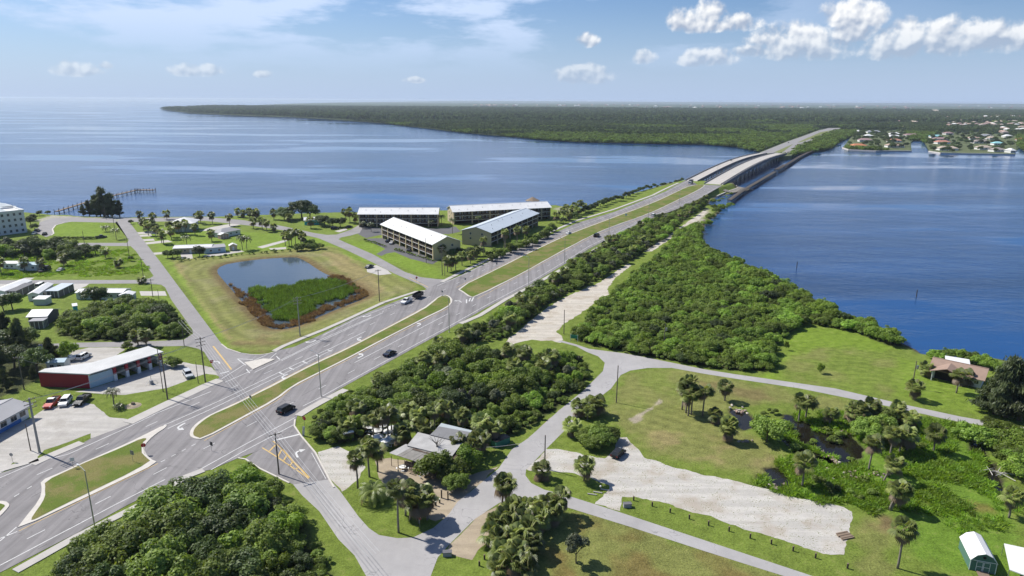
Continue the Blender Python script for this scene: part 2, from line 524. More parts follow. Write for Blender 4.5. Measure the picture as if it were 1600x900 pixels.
sdpool += (vnoise(GP, 2.2, 31) - .5) * 2.2 + (vnoise(GP, .9, 32) - .5) * 1.0
GZ = np.where(sdpool > -2, np.minimum(GZ, np.interp(sdpool, [-1.5, 0, 1.5], [0, -.2, -.55])), GZ)
C_LAWN, C_BRIGHT, C_DRY, C_TAN = (.155, .210, .036), (.170, .255, .030), (.205, .210, .066), (.300, .230, .115)
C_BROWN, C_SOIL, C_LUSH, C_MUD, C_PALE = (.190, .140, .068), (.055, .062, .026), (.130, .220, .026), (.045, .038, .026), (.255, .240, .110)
GC = np.tile(np.array(C_LAWN), (len(GP), 1))
BN = (vnoise(GP, 6, 21) - .5) * 5 + (vnoise(GP, 2, 22) - .5) * 3 + (vnoise(GP, .8, 23) - .5) * 1.4
def zone(px, col, soft=1.5, amt=1.0, wander=1.0, patch=0):
    global GC
    P = wpoly(px)
    lo, hi = P.min(0) - 10, P.max(0) + 10
    idx = np.where((GP[:, 0] > lo[0]) & (GP[:, 0] < hi[0]) & (GP[:, 1] > lo[1]) & (GP[:, 1] < hi[1]))[0]
    if not len(idx): return
    s = poly_sd(GP[idx], P) + BN[idx] * wander
    w = smooth((s + soft) / (2 * soft)) * amt
    if patch:
        pn = vnoise(GP[idx], patch, 41) * .65 + vnoise(GP[idx], patch * .35, 42) * .35
        w = w * smooth((pn - .38) / .3)
    GC[idx] = GC[idx] * (1 - w[:, None]) + np.array(col) * w[:, None]
# mown verge round the pond, right-hand fields, lawns
zone([(262, 404), (345, 402), (470, 386), (520, 384), (600, 418), (655, 446), (560, 492), (500, 517), (440, 541), (410, 550), (362, 545), (325, 500), (290, 450)], C_DRY, 3, .9)
zone([(282, 412), (470, 392), (512, 396), (590, 440), (640, 452), (500, 512), (432, 538), (380, 520), (330, 470)], C_PALE, 3, .75, patch=9)
zone([(268, 412), (282, 412), (300, 450), (322, 480), (356, 518), (366, 530), (355, 530), (318, 488), (290, 452)], C_TAN, 1, .55, .5)
zone([(370, 535), (430, 520), (480, 530), (430, 549), (384, 551)], C_BROWN, 2, .7, patch=5)
zone([(505, 392), (540, 400), (585, 430), (600, 452), (575, 470), (560, 440), (520, 415)], C_TAN, 1.5, .6, .7)
zone([(245, 400), (262, 402), (300, 452), (350, 530), (356, 545), (346, 540), (290, 455)], C_BRIGHT, 1, .8, .5)
zone([(520, 384), (560, 400), (610, 426), (640, 440), (600, 424), (560, 408)], C_BRIGHT, 1, .9, .5)
zone([(0, 385), (204, 384), (240, 432), (0, 437)], C_BRIGHT, 2, .8, patch=12)
zone([(80, 345), (165, 344), (172, 374), (84, 372)], C_BRIGHT, 2, .9, .5)
zone([(205, 348), (500, 372), (520, 384), (260, 400), (230, 372)], C_BRIGHT, 2, .75)
zone([(530, 372), (600, 380), (690, 425), (690, 436), (640, 424), (560, 388)], C_BRIGHT, 2, .9, .4)
zone([(0, 445), (250, 446), (270, 470), (0, 500)], C_BRIGHT, 2, .6, patch=9)
zone([(945, 628), (968, 592), (1010, 580), (1080, 578), (1200, 604), (1335, 628), (1330, 640), (1200, 632), (1150, 632), (1120, 650), (1180, 690), (1232, 722), (1190, 748), (1080, 722), (1000, 700), (960, 665)], C_DRY, 2, .85)
zone([(985, 600), (1020, 582), (1060, 582), (1080, 620), (1060, 650), (1000, 660), (965, 640)], C_LAWN, 3, .6, patch=8)
zone([(1000, 665), (1080, 672), (1160, 695), (1215, 715), (1180, 735), (1080, 715), (1010, 690)], C_TAN, 2, .6, patch=6)
zone([(1090, 598), (1180, 605), (1240, 622), (1200, 628), (1110, 620)], C_BROWN, 2, .65, patch=8)
zone([(982, 655), (1005, 640), (1030, 625), (1036, 630), (1012, 648), (992, 660)], (.42, .36, .28), .4, .9, .35)
zone([(830, 840), (862, 800), (905, 792), (985, 822), (1100, 862), (1300, 930), (820, 940), (842, 880)], C_DRY, 2, .8)
zone([(850, 850), (900, 810), (1000, 840), (1150, 880), (1200, 930), (860, 940)], (.175, .135, .045), 3, .85, patch=7)
zone([(1250, 600), (1210, 560), (1230, 530), (1310, 540), (1400, 560), (1440, 590), (1420, 620), (1380, 625), (1300, 605)], C_DRY, 2, .7, patch=10)
zone([(1210, 555), (1250, 508), (1330, 515), (1400, 545), (1390, 550), (1300, 540), (1230, 560), (1205, 590)], C_BRIGHT, 2, .9)
zone([(1400, 555), (1460, 575), (1530, 610), (1560, 640), (1480, 640), (1400, 620)], C_BRIGHT, 2, .7)
zone([(1340, 640), (1480, 656), (1520, 668), (1560, 760), (1600, 780), (1600, 900), (1480, 900), (1420, 860), (1340, 800), (1260, 780), (1180, 758), (1230, 735), (1300, 730)], C_LUSH, 2, .95)
zone([(1345, 790), (1410, 800), (1420, 840), (1390, 900), (1330, 900), (1335, 840)], C_DRY, 2, .7)
zone([(1365, 800), (1400, 803), (1412, 822), (1390, 838), (1362, 826)], C_BROWN, 1.5, .9, .7)
zone([(1450, 782), (1500, 785), (1560, 792), (1560, 800), (1490, 798)], (.20, .15, .05), 1.5, .7)
zone([(975, 780), (1100, 810), (1320, 870), (1340, 900), (1270, 900), (1100, 842), (968, 800)], C_LAWN, 1, .9, .4)
# white shell verge, sand at the shore
zone([(55, 345), (80, 336), (130, 340), (200, 340), (200, 345), (110, 345), (78, 352)], (.42, .39, .34), 1, .8, .5)
zone([(866, 326), (900, 318), (950, 308), (948, 313), (905, 326), (880, 332)], (.36, .33, .27), 1.5, .7, .5)
zone([(1058, 372), (1080, 345), (1104, 325), (1112, 330), (1098, 345), (1070, 368)], (.40, .36, .29), 1.5, .8)
mw = np.maximum(*[poly_sd(GP, wpoly(q)) for q in ([(960, 640), (985, 590), (1080, 580), (1300, 622), (1180, 640), (1180, 690), (1100, 720), (1000, 690)], [(1215, 560), (1250, 520), (1400, 550), (1540, 610), (1560, 640), (1400, 622), (1250, 600)])])
mwp = np.sin((GP[:, 0] * .42 + GP[:, 1] * .91) * 2.1 + (vnoise(GP, 18, 95) - .5) * 14)
GC = GC * (1 + .13 * (smooth(mw / 4) * mwp)[:, None])
mow = .5 + .5 * np.sin(sdp * 1.15 + (vnoise(GP, 14, 91) - .5) * 3)
GC = GC * (1 + (np.where((sdp < -3) & (sdp > -30), .26, 0) * (mow - .5))[:, None])
GC_bank = np.interp(sdp, [-6, -2.5, 0, 2], [0, .8, .95, 1])[:, None]
GC = GC * (1 - GC_bank) + np.array((.150, .105, .050)) * GC_bank
wshore = smooth((3.5 - sdl) / 3)[:, None]
GC = GC * (1 - wshore) + np.array((.12, .10, .07)) * wshore
wp_ = smooth((sdpool + 1.2) / 1.2)[:, None]
GC = GC * (1 - wp_) + np.array(C_MUD) * wp_
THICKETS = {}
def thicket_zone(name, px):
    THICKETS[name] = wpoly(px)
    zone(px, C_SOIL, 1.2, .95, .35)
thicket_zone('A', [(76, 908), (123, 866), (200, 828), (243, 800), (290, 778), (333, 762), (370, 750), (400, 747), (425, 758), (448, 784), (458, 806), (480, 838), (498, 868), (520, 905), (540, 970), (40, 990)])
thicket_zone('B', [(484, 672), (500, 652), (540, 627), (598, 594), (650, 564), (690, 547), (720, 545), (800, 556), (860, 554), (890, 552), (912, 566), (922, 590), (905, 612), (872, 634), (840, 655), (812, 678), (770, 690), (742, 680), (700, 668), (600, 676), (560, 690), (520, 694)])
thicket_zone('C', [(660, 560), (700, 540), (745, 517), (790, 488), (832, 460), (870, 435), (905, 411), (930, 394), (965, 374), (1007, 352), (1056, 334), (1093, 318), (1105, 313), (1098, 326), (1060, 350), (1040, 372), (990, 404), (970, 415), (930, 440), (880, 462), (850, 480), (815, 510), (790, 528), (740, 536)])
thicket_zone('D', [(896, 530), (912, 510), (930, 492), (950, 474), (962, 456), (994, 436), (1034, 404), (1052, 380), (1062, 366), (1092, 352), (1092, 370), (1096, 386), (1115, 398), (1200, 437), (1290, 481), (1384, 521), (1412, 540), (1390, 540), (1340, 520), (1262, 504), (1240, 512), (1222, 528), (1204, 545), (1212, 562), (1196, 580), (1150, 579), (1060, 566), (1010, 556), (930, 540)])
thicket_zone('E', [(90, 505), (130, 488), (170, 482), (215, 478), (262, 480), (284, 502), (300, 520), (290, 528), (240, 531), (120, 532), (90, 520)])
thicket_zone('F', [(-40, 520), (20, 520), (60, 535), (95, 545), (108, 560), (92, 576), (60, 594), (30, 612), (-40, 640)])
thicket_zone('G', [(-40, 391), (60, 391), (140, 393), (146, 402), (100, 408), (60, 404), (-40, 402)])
M_GROUND = mat('grass_and_soil', (.1, .15, .03), .95, 0, .12)
N, b_ = nodes_of(M_GROUND)
at = N.n('ShaderNodeAttribute', attribute_name='Col')
pos = N.n('ShaderNodeNewGeometry').outputs['Position']
n1 = N.noise(pos, .07, 4); n2 = N.noise(pos, .45, 5, .65); n3 = N.noise(pos, 2.6, 4, .7); n4 = N.noise(pos, 11, 2)
k = N.math('ADD', N.math('MULTIPLY', N.math('SUBTRACT', n2, .5), 1.2), N.math('MULTIPLY', N.math('SUBTRACT', n3, .5), 1.7))
k = N.math('ADD', k, N.math('MULTIPLY', N.math('SUBTRACT', n4, .5), .9))
k = N.math('ADD', 1.0, N.math('ADD', k, N.math('MULTIPLY', N.math('SUBTRACT', n1, .5), .5)))
mp = N.n('ShaderNodeMapping'); mp.inputs['Rotation'].default_value = (0, 0, math.radians(40)); N.l(pos, mp.inputs[0])
wv = N.n('ShaderNodeTexWave'); wv.inputs['Scale'].default_value = .09; wv.inputs['Distortion'].default_value = 9.0; wv.inputs['Detail'].default_value = 2; wv.inputs['Detail Scale'].default_value = .5
N.l(mp.outputs[0], wv.inputs['Vector'])
k = N.math('MULTIPLY', k, N.math('ADD', .96, N.math('MULTIPLY', wv.outputs['Fac'], .08)))
vm = N.n('ShaderNodeVectorMath', operation='SCALE'); N.l(at.outputs['Color'], vm.inputs[0]); N.l(k, vm.inputs['Scale'])
dry = N.mix(N.math('MULTIPLY', N.ramp(n2, .54, .72), .36), vm.outputs[0], (.25, .21, .09))
N.l(dry, b_.inputs['Base Color'])
N.bump(N.math('ADD', n3, N.math('MULTIPLY', n4, .6)), .8, .3, b_.inputs['Normal'])
nr, ncl = len(ys), len(ts)
ii = np.arange(nr * ncl).reshape(nr, ncl)
quads = np.stack([ii[:-1, :-1].ravel(), ii[:-1, 1:].ravel(), ii[1:, 1:].ravel(), ii[1:, :-1].ravel()], 1)
keep = (GZ[quads] > -2.9).any(1)
quads = quads[keep]
used = np.unique(quads); remap = np.full(nr * ncl, -1); remap[used] = np.arange(len(used))
Zv = GZ + np.where(sdl > 5, 0, 0)
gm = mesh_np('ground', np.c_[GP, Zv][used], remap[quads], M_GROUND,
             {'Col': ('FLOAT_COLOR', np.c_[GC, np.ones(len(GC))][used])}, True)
ground = tag(obj('ground', gm), kind='structure')
def land_z(x, y):
    i = np.argmin(np.abs(ys - y)); j = np.argmin(np.abs(ts - x / ys[i]))
    return float(GZ[i * ncl + j])

# ------------------------------------------------------------------ water
def water_mat(name, col, rough, slick=True, wave=1.0):
    m = mat(name, col, rough, 0, .5)
    N, b = nodes_of(m)
    b.inputs['IOR'].default_value = 1.33
    pos = N.n('ShaderNodeNewGeometry').outputs['Position']
    mp = N.n('ShaderNodeMapping'); mp.inputs['Scale'].default_value = (.25, 1.0, 1); mp.inputs['Rotation'].default_value = (0, 0, .12); N.l(pos, mp.inputs[0])
    big = N.noise(mp.outputs[0], .0075, 5, .62)
    mp2 = N.n('ShaderNodeMapping'); mp2.inputs['Scale'].default_value = (.5, 1.0, 1); mp2.inputs['Rotation'].default_value = (0, 0, -.1); N.l(pos, mp2.inputs[0])
    rip = N.noise(mp2.outputs[0], .45, 5, .7); rip2 = N.noise(mp2.outputs[0], .05, 3, .6)
    if slick:
        s = N.ramp(big, .51, .57)
        N.l(N.math('ADD', rough, N.math('MULTIPLY', s, -.07)), b.inputs['Roughness'])
        dp = N.math('MULTIPLY', N.ramp(big, .38, .62), 1.0)
        N.l(N.mix(dp, col, tuple(c * 1.9 + .006 for c in col)), b.inputs['Base Color'])  # lighter base colour paints in the silvery sheen of slick water
    hgt = N.math('ADD', rip, N.math('MULTIPLY', rip2, 2.5))
    nd = N.n('ShaderNodeBump'); nd.inputs['Distance'].default_value = .5
    if slick: N.l(N.math('MULTIPLY', N.ramp(big, .585, .52, .10, 1.0), .62 * wave), nd.inputs['Strength'])
    else: nd.inputs['Strength'].default_value = .05 * wave
    N.l(hgt, nd.inputs['Height']); N.l(nd.outputs[0], b.inputs['Normal'])
    return m
M_SEA = water_mat('river_water', (.004, .032, .100), .12)
M_POND = water_mat('pond_water', (.060, .085, .110), .03, False)
M_SWAMP = water_mat('swamp_water', (.012, .011, .008), .04, False)
R_ = 90000
ring = [0, 300, 700, 1500, 3500, 8000, 20000, 45000, R_]
V, F = [(0, 0, -.7)], []
for i, r in enumerate(ring[1:]):
    for k in range(48): V.append((r * math.cos(k * math.pi / 24), r * math.sin(k * math.pi / 24), -.7))
for k in range(48): F.append((0, 1 + k, 1 + (k + 1) % 48))
for i in range(len(ring) - 2):
    for k in range(48):
        a, b2 = 1 + i * 48 + k, 1 + i * 48 + (k + 1) % 48
        F.append((a, a + 48, b2 + 48, b2))
tag(obj('river_water', mesh_np('river_water', V, F, M_SEA)), kind='structure')
sheet('pond_water', None, 0, M_POND, world_pts=np.c_[POND + (POND - POND.mean(0)) * .02, np.full(len(POND), -.42)])
for q in POOLS:
    sheet('swamp_water', None, 0, M_SWAMP, world_pts=np.c_[q + (q - q.mean(0)) * .25, np.full(len(q), -.17)])

# ------------------------------------------------------------------ far shore
FAR_Z = .35
PXF = [(250, 171), (300, 177), (380, 181), (460, 183.5), (540, 188.5), (600, 193), (680, 202), (720, 207), (760, 211), (800, 214), (850, 219), (900, 222), (960, 223.5),
       (1040, 225), (1100, 226), (1150, 230), (1180, 236), (1200, 241), (1236, 247), (1250, 241), (1270, 238), (1300, 232), (1310, 223), (1330, 214), (1345, 209), (1348, 210.5),
       (1328, 216), (1323, 223), (1317, 230), (1325, 234), (1368, 236), (1424, 236), (1423, 223), (1427, 220), (1440, 220), (1444, 224), (1451, 236), (1469, 239),
       (1510, 240), (1586, 241), (1588, 235), (1594, 230), (1598, 236), (1640, 240), (1800, 246), (2100, 262)]
FARP = wpoly(PXF)
FARB = [g(330, 167.2), g(450, 162.2), g(520, 160.3)]
FARB = [FARB[0], FARB[1], FARB[2], np.array([-4500., 60000.]), np.array([80000., 60000.]), np.array([80000., 700.])]
FARLAND = np.array([*FARP, *FARB[::-1]])
M_FOREST = mat('forest_floor', (.02, .035, .015), .95, 0, .1)
N, b_ = nodes_of(M_FOREST)
pos = N.n('ShaderNodeNewGeometry').outputs['Position']
a1 = N.noise(pos, .002, 5, .6); a2 = N.noise(pos, .03, 5, .7)
c1 = N.mix(N.ramp(a1, .4, .62), (.040, .062, .028), (.075, .105, .040))
c1 = N.mix(N.ramp(a2, .45, .7), c1, (.022, .036, .02))
N.l(c1, b_.inputs['Base Color'])
sheet('far_shore', None, 0, M_FOREST, world_pts=np.c_[FARLAND, np.full(len(FARLAND), FAR_Z)])
# ------------------------------------------------------------------ the highway
# carriageway outlines traced along the kerbs; the centre median sheets lie on top
HW_OUT = [(-60, 925), (10, 890), (120, 833), (200, 789), (242, 768), (290, 742), (330, 734), (372, 716), (400, 706), (459, 668), (466, 645), (473, 641), (501, 625), (538, 604),
          (596, 572), (652, 541), (700, 515), (760, 481), (832, 443), (882, 413), (920, 389), (965, 366), (1007, 345), (1056, 327.5), (1093, 311), (1129, 290)]
HW_IN = [(1073, 281), (1040, 299), (960, 331), (903, 348), (860, 367), (787, 397), (727, 427), (705, 437), (690, 440), (667, 452), (616, 472), (560, 494), (500, 524), (460, 542),
         (433, 548), (420, 552), (393, 556), (344, 590), (247, 640), (200, 664), (143, 685), (123, 696), (82, 714), (0, 740), (-60, 760)]
HW_MID = [(1100, 287)]
highway = sheet('highway', HW_OUT + [(1101, 288.5), (1093, 292), (1086, 286)] + HW_IN, .03, M_HWY, ramp=True)
def densify(px, n=4):
    out = []
    for a, b in zip(px[:-1], px[1:]):
        for k in range(n): out.append((a[0] + (b[0] - a[0]) * k / n, a[1] + (b[1] - a[1]) * k / n))
    return out + [px[-1]]
# re-mesh the highway so that its ramp follows the ground: thin cross strips along the axis
def ramp_fix(o, lift):
    bm = bmesh.new(); bm.from_mesh(o.data)
    d = Vector((axd[0], axd[1], 0))
    for s in np.arange(20, 300, 8.0):
        p = Vector((AX0[0], AX0[1], 0)) + d * float(s)
        ge = list(bm.verts) + list(bm.edges) + list(bm.faces)
        bmesh.ops.bisect_plane(bm, geom=ge, plane_co=p, plane_no=d, dist=1e-4)
    for v in bm.verts: v.co.z = road_z(v.co.y) + lift
    bm.to_mesh(o.data); bm.free()
ramp_fix(highway, .06)
def line(name, px, w=.16, m=None, z=.075, parent=None):
    return ribbon(name, px, w, z, m or M_WHITE, parent or highway)
W_ = .2
for px in ([(0, 884), (148, 806), (180, 789), (258, 749.5), (309, 736)][:4],
           [(309, 736), (378, 697.5), (461, 653)], [(330, 734.5), (378, 707), (459, 664)],
           [(473, 635), (501, 621), (538, 600), (596, 568), (652, 537), (700, 511), (760, 477), (832, 439), (882, 409), (920, 385), (1007, 342), (1093, 308.5), (1122, 292.5)],
           [(0, 747), (57, 722.5), (107, 710), (200, 668), (247, 645), (330, 612)],
           [(-30, 752), (28, 727)],
           [(554, 567), (600, 543), (700, 490.5)], [(516, 545), (571, 518)],
           [(440, 564), (500, 534), (598, 489)], [(398, 582), (460, 552.5), (500, 531.5), (580, 496)],
           [(256, 665), (313, 640), (340, 628), (403, 598), (438, 581), (516, 544.5)], [(262, 670), (318, 645), (344, 633), (407, 602), (440, 586), (520, 546.5)],
           [(345, 593), (382, 570), (420, 553)], [(352, 597.5), (385, 583), (413, 568), (432, 552)],
           [(683, 447), (727, 428), (787, 399), (860, 369), (960, 333), (1040, 301), (1073, 284)],
           [(664, 459), (620, 474), (560, 497), (505, 524)],
           [(0, 842), (27, 831)], [(0, 846), (26, 824)]):
    line('edge_line', px, W_)
for px in ([(30, 830), (143, 774.5), (247, 724.5)], [(70, 750.5), (113, 730.5), (222, 684)], [(319, 689), (380, 655), (433, 626), (457, 606), (500, 584), (540, 564.5), (600, 532.5), (700, 482)],
           [(344, 641), (377, 626), (435, 596), (493, 566), (540, 545), (600, 514), (660, 482)], [(746, 467), (860, 405), (927, 369), (1020, 334), (1053, 318), (1093, 299)],
           [(713, 449.5), (777, 418), (860, 377), (893, 362), (1020, 315), (1079, 288)]):
    line('yellow_edge_line', px, .16, M_YELLOW)
# lane dashes, 3 m long every 12.2 m
def dashes(px, first, period=12.19, length=3.05, name='lane_dash'):
    P = np.array([gz(x, y) for x, y in px])
    seg = np.linalg.norm(np.diff(P[:, :2], axis=0), axis=1); cum = np.r_[0, np.cumsum(seg)]
    f0 = g(*first); best = None
    ss = np.arange(0, cum[-1], .25)
    X = np.c_[np.interp(ss, cum, P[:, 0]), np.interp(ss, cum, P[:, 1])]
    s0 = ss[np.argmin(((X - f0) ** 2).sum(1))] % period
    me = None
    for s in np.arange(s0, cum[-1] - 2, period):
        a, b = s - length / 2, s + length / 2
        p = [np.array([np.interp(q, cum, P[:, 0]), np.interp(q, cum, P[:, 1])]) for q in (a, b)]
        d = p[1] - p[0]; mid = (p[0] + p[1]) / 2
        if me is None:
            me = mesh_np(name, [(-length / 2, -.09, 0), (length / 2, -.09, 0), (length / 2, .09, 0), (-length / 2, .09, 0)], [(0, 1, 2, 3)], M_WHITE)
        o = obj(name, me, highway, (mid[0], mid[1], road_z(mid[1]) + .078), math.atan2(d[1], d[0]))
        o.rotation_euler[1] = -math.atan2(road_z(p[1][1]) - road_z(p[0][1]), length)
dashes([(0, 864), (161.7, 781.7), (326.7, 697.3), (504, 605), (624, 541), (763, 465), (860, 413), (920, 377), (1000, 344), (1060, 320), (1110, 293)], (161.7, 781.7))
dashes([(0, 767), (69, 737.5), (160, 698), (237, 663), (320, 625), (418, 582), (509, 541), (613, 491), (700, 450), (758, 421), (860, 373), (960, 335), (1040, 306), (1074, 288)], (160, 698))
dashes([(250, 723), (317, 688)], (255, 720), 2.6, 1.1, 'gap_dash')
dashes([(0, 790), (63, 752)], (5, 787), 2.8, 1.1, 'gap_dash')
dashes([(590, 491), (664, 455)], (600, 487), 2.0, .8, 'gap_dash')
# chevron bars in the painted separator, zebra stubs
for (a, b) in (((436, 582), (444, 586)), ((452, 575), (459, 578)), ((473, 565), (480, 568)), ((494, 555), (500, 558)), ((512, 547), (518, 549)), ((735, 466), (733, 471)), ((740, 465), (737, 471)), ((729, 468), (729, 474))):
    line('chevron_bar', [a, b], .45)
for px in ([(371, 561), (384, 571)], [(385, 577), (390, 583)], [(371, 561), (395, 562)], [(432, 557), (437, 562)]):
    line('island_mark', px, .3)
# turn arrows: a stem that bends into a head
def arrow(px, along_px, turn=1, size=1.0, parent=None, z=.08):
    a, b = gz(*px), gz(*along_px)
    ang = math.atan2(b[1] - a[1], b[0] - a[0])
    pts = []
    for k in range(9):
        q = k / 8
        th = min(1, max(0, (q - .4) / .6)) * math.pi / 2
        pts.append((-1.2 + min(q, .4) / .4 * 1.3 + .75 * math.sin(th), turn * .75 * (1 - math.cos(th))))
    V, F = [], []
    for k, p in enumerate(pts):
        d = np.array(pts[min(k + 1, 8)]) - np.array(pts[max(k - 1, 0)]); n = np.array([-d[1], d[0]]) / (np.linalg.norm(d) + 1e-9) * .16
        V += [(p[0] + n[0], p[1] + n[1], 0), (p[0] - n[0], p[1] - n[1], 0)]
    F = [(2 * k, 2 * k + 1, 2 * k + 3, 2 * k + 2) for k in range(8)]
    e = pts[-1]; t = turn; o0 = len(V)
    V += [(e[0] - .55, e[1], 0), (e[0] + .55, e[1], 0), (e[0] + .02, e[1] + t * .95, 0)]
    F.append((o0, o0 + 1, o0 + 2) if t > 0 else (o0, o0 + 2, o0 + 1))
    me = mesh_np('turn_arrow', np.array(V) * size, F, M_WHITE)
    return obj('turn_arrow', me, parent or highway, (a[0], a[1], a[2] + z), ang)
arrow((443, 588), (400, 609), 1, 1.35); arrow((560, 529), (500, 558), 1, 1.35); arrow((281, 666), (240, 690), 1, 1.4)
arrow((656, 508), (700, 486), 1, 1.35); arrow((565, 557), (600, 540), 1, 1.5); arrow((719, 471), (700, 455), 1, 1.35)
arrow((576, 494), (540, 512), -1, 1.3); arrow((489, 534), (460, 548), -1, 1.3)
# ------------------------------------------------------------------ medians: kerbed concrete islands filled with grass
def median(px, inset=.8, rnd=1, grass_px=None, name='median'):
    P = np.array([gz(x, y) for x, y in px]); P = round_poly(P, rnd)
    P = resample(P, 6.0)
    P[:, 2] = [road_z(y) for y in P[:, 1]]
    n = len(P)
    top = P + [0, 0, .17]; bot = P + [0, 0, -.05]
    V = np.r_[top, bot]
    F = fill(top) + [(i, n + i, n + (i + 1) % n, (i + 1) % n) for i in range(n)]
    k = obj(name, mesh_np(name, V, F, M_KERB)); k['kind'] = 'structure'
    if grass_px:
        Q = np.array([gz(x, y) for x, y in grass_px]); Q = round_poly(Q, rnd); Q = resample(Q, 6.0)
    else:
        Q = []
        ar = sum(P[i][0] * P[(i + 1) % n][1] - P[(i + 1) % n][0] * P[i][1] for i in range(n))
        for i in range(n):
            d = P[(i + 1) % n] - P[i - 1]
            nn = np.array([-d[1], d[0], 0]) / (np.hypot(d[0], d[1]) + 1e-9) * (1 if ar > 0 else -1)
            Q.append(P[i] + nn * inset)
        Q = np.array(Q)
    Q[:, 0] += (vnoise(Q[:, :2], 2, 61) - .5) * .35; Q[:, 1] += (vnoise(Q[:, :2], 2, 62) - .5) * .35
    Q[:, 2] = [road_z(y) + .2 for y in Q[:, 1]]
    obj('median_grass', mesh_np('median_grass', Q, fill(Q), M_VERGE), k)
    return k
M_VERGE = mat('median_turf', (.1, .13, .03), .95, 0, .1)
N, b_ = nodes_of(M_VERGE)
pos = N.n('ShaderNodeNewGeometry').outputs['Position']
n1 = N.noise(pos, .12, 5, .6); n2 = N.noise(pos, .8, 4, .65); n3 = N.noise(pos, 6, 3, .7)
c1 = N.mix(N.ramp(n1, .42, .6), (.120, .165, .030), (.200, .185, .068))
c1 = N.mix(N.math('MULTIPLY', N.ramp(n2, .58, .74), .55), c1, (.23, .18, .10))
c1 = N.mix(N.ramp(n3, .3, .8), N.mix(1.0, c1, (.62, .62, .62), 'MULTIPLY'), N.mix(1.0, c1, (1.3, 1.3, 1.3), 'MULTIPLY'))
N.l(c1, b_.inputs['Base Color'])
N.bump(n3, .6, .1, b_.inputs['Normal'])
median([(25, 829), (37, 813), (62, 782), (66, 765), (63, 752), (93, 740), (113, 731), (200, 693), (222, 682), (258, 664), (262, 667), (240, 681), (226, 696), (226, 707), (235, 718), (248, 723.5), (180, 756), (143, 774)],
       grass_px=[(46, 814), (60, 796), (70, 778), (72, 764), (70, 753), (113, 733), (200, 696), (222, 686), (231, 686), (221, 694), (220, 706), (228, 717), (236, 722), (180, 752), (143, 769), (56, 812)])
median([(317, 687.5), (380, 654), (433, 625), (457, 605), (500, 583), (540, 563), (600, 531), (660, 500), (700, 481), (708, 471), (704, 464), (697, 461), (686, 463), (672, 474), (660, 483), (600, 515),
        (540, 546), (493, 567), (435, 597), (377, 627), (342, 642), (322, 652), (307, 662), (298, 672), (296, 681), (303, 686)], .7)
median([(713, 451), (777, 420), (820, 398), (860, 379), (893, 364), (960, 339), (1020, 317), (1050, 303), (1079, 289.5), (1104, 288.5), (1093, 297), (1053, 316), (1020, 332), (960, 353), (927, 367), (860, 403), (820, 426), (743, 465), (732, 464), (725, 458)], .6)
median([(-40, 786), (0, 783.5), (8, 784), (15, 788), (14, 793), (0, 808), (-40, 840)], .8)
sheet('concrete_island', [(382, 567), (395, 578), (430, 562), (412, 561)], .2, M_KERB)
# ------------------------------------------------------------------ streets
BAR_ST = [(384, 716), (405, 730), (458, 757), (472, 774), (499, 799), (529, 843), (554, 868), (572, 900), (600, 950), (660, 950), (673, 900), (684, 871), (701, 852), (742, 811), (780, 786), (800, 779), (815, 777.5), (840, 780), (880, 791), (987, 824), (1100, 861), (1240, 905), (1330, 936),
          (1400, 945), (1269, 900), (1100, 844), (970, 801), (917, 784), (895, 777), (850, 765), (830, 755), (821, 743), (822, 734), (855, 700), (870, 685), (925, 630), (955, 607), (970, 586), (985, 579), (1012, 575), (1050, 575), (1100, 584), (1150, 592),
          (1250, 607), (1403, 638), (1487, 657), (1600, 675), (1700, 692), (1700, 686), (1600, 668), (1501, 651), (1403, 630), (1305, 607), (1200, 592), (1150, 585), (1100, 577), (1012, 559), (975, 552), (920, 545), (900, 538), (877, 532), (870, 533), (900, 541), (917, 550), (935, 557), (945, 567), (942, 580),
          (912, 610), (875, 640), (825, 685), (800, 702), (779, 732), (738, 766), (715, 784), (701, 804), (677, 825), (645, 840), (621, 841), (592, 836), (576, 825), (560, 807), (531, 767), (515, 749), (493, 707), (470, 680), (460, 665)]
street = sheet('street', BAR_ST, .022, M_STREET)
sheet('side_road_apron', [(384, 716), (405, 730), (458, 757), (515, 749), (493, 707), (470, 680), (460, 663)], .034, M_HWY)
for nm, px in (('left_road', [(344, 592), (325, 560), (319, 550), (310, 545), (291, 540.5), (240, 541.5), (118, 543), (60, 546), (60, 538), (120, 535.5), (240, 533), (287, 531), (302, 521), (300, 514), (268, 469), (258, 449), (252, 445), (228, 443), (100, 443.5), (-40, 444), (-40, 438), (100, 437.5), (216, 437.5), (234, 435), (240, 431), (212, 392), (204, 384.5), (100, 384), (-40, 381),
                             (-40, 376), (100, 379.5), (199, 379.5), (201, 375), (182, 345), (176, 341.5), (110, 339.5), (80, 341), (62, 347), (57, 364), (72, 370.5), (84, 366), (82, 358), (88, 351.5), (110, 346.5), (180, 348), (190, 341), (320, 339), (380, 344), (440, 353), (493, 364.5), (511, 367), (526, 366.5), (548, 359), (560, 352), (566, 357), (562, 364),
                             (548, 368), (533, 371), (529, 374), (540, 379), (582, 397), (633, 425), (657, 433), (682, 436), (700, 437), (690, 442), (667, 452), (660, 446.5), (615, 427), (582, 410), (540, 390), (497, 372), (447, 360.5), (400, 353.5), (320, 345), (202, 347), (220, 370), (248, 406), (280, 449), (346, 537), (355, 544), (376, 551), (393, 553.5), (407, 555)]),):
    sheet(nm, px, .018, M_STREET2)
sheet('apartment_parking', [(570, 373), (597, 372), (640, 389), (684, 408), (676, 413), (640, 404), (617, 394), (604, 396), (596, 400), (588, 397), (602, 389)], .014, M_LOT)
sheet('apartment_drive', [(552, 360), (562, 352), (600, 357), (690, 357), (712, 354), (720, 362), (700, 366), (640, 362), (590, 368), (572, 372), (560, 366)], .013, M_LOT)
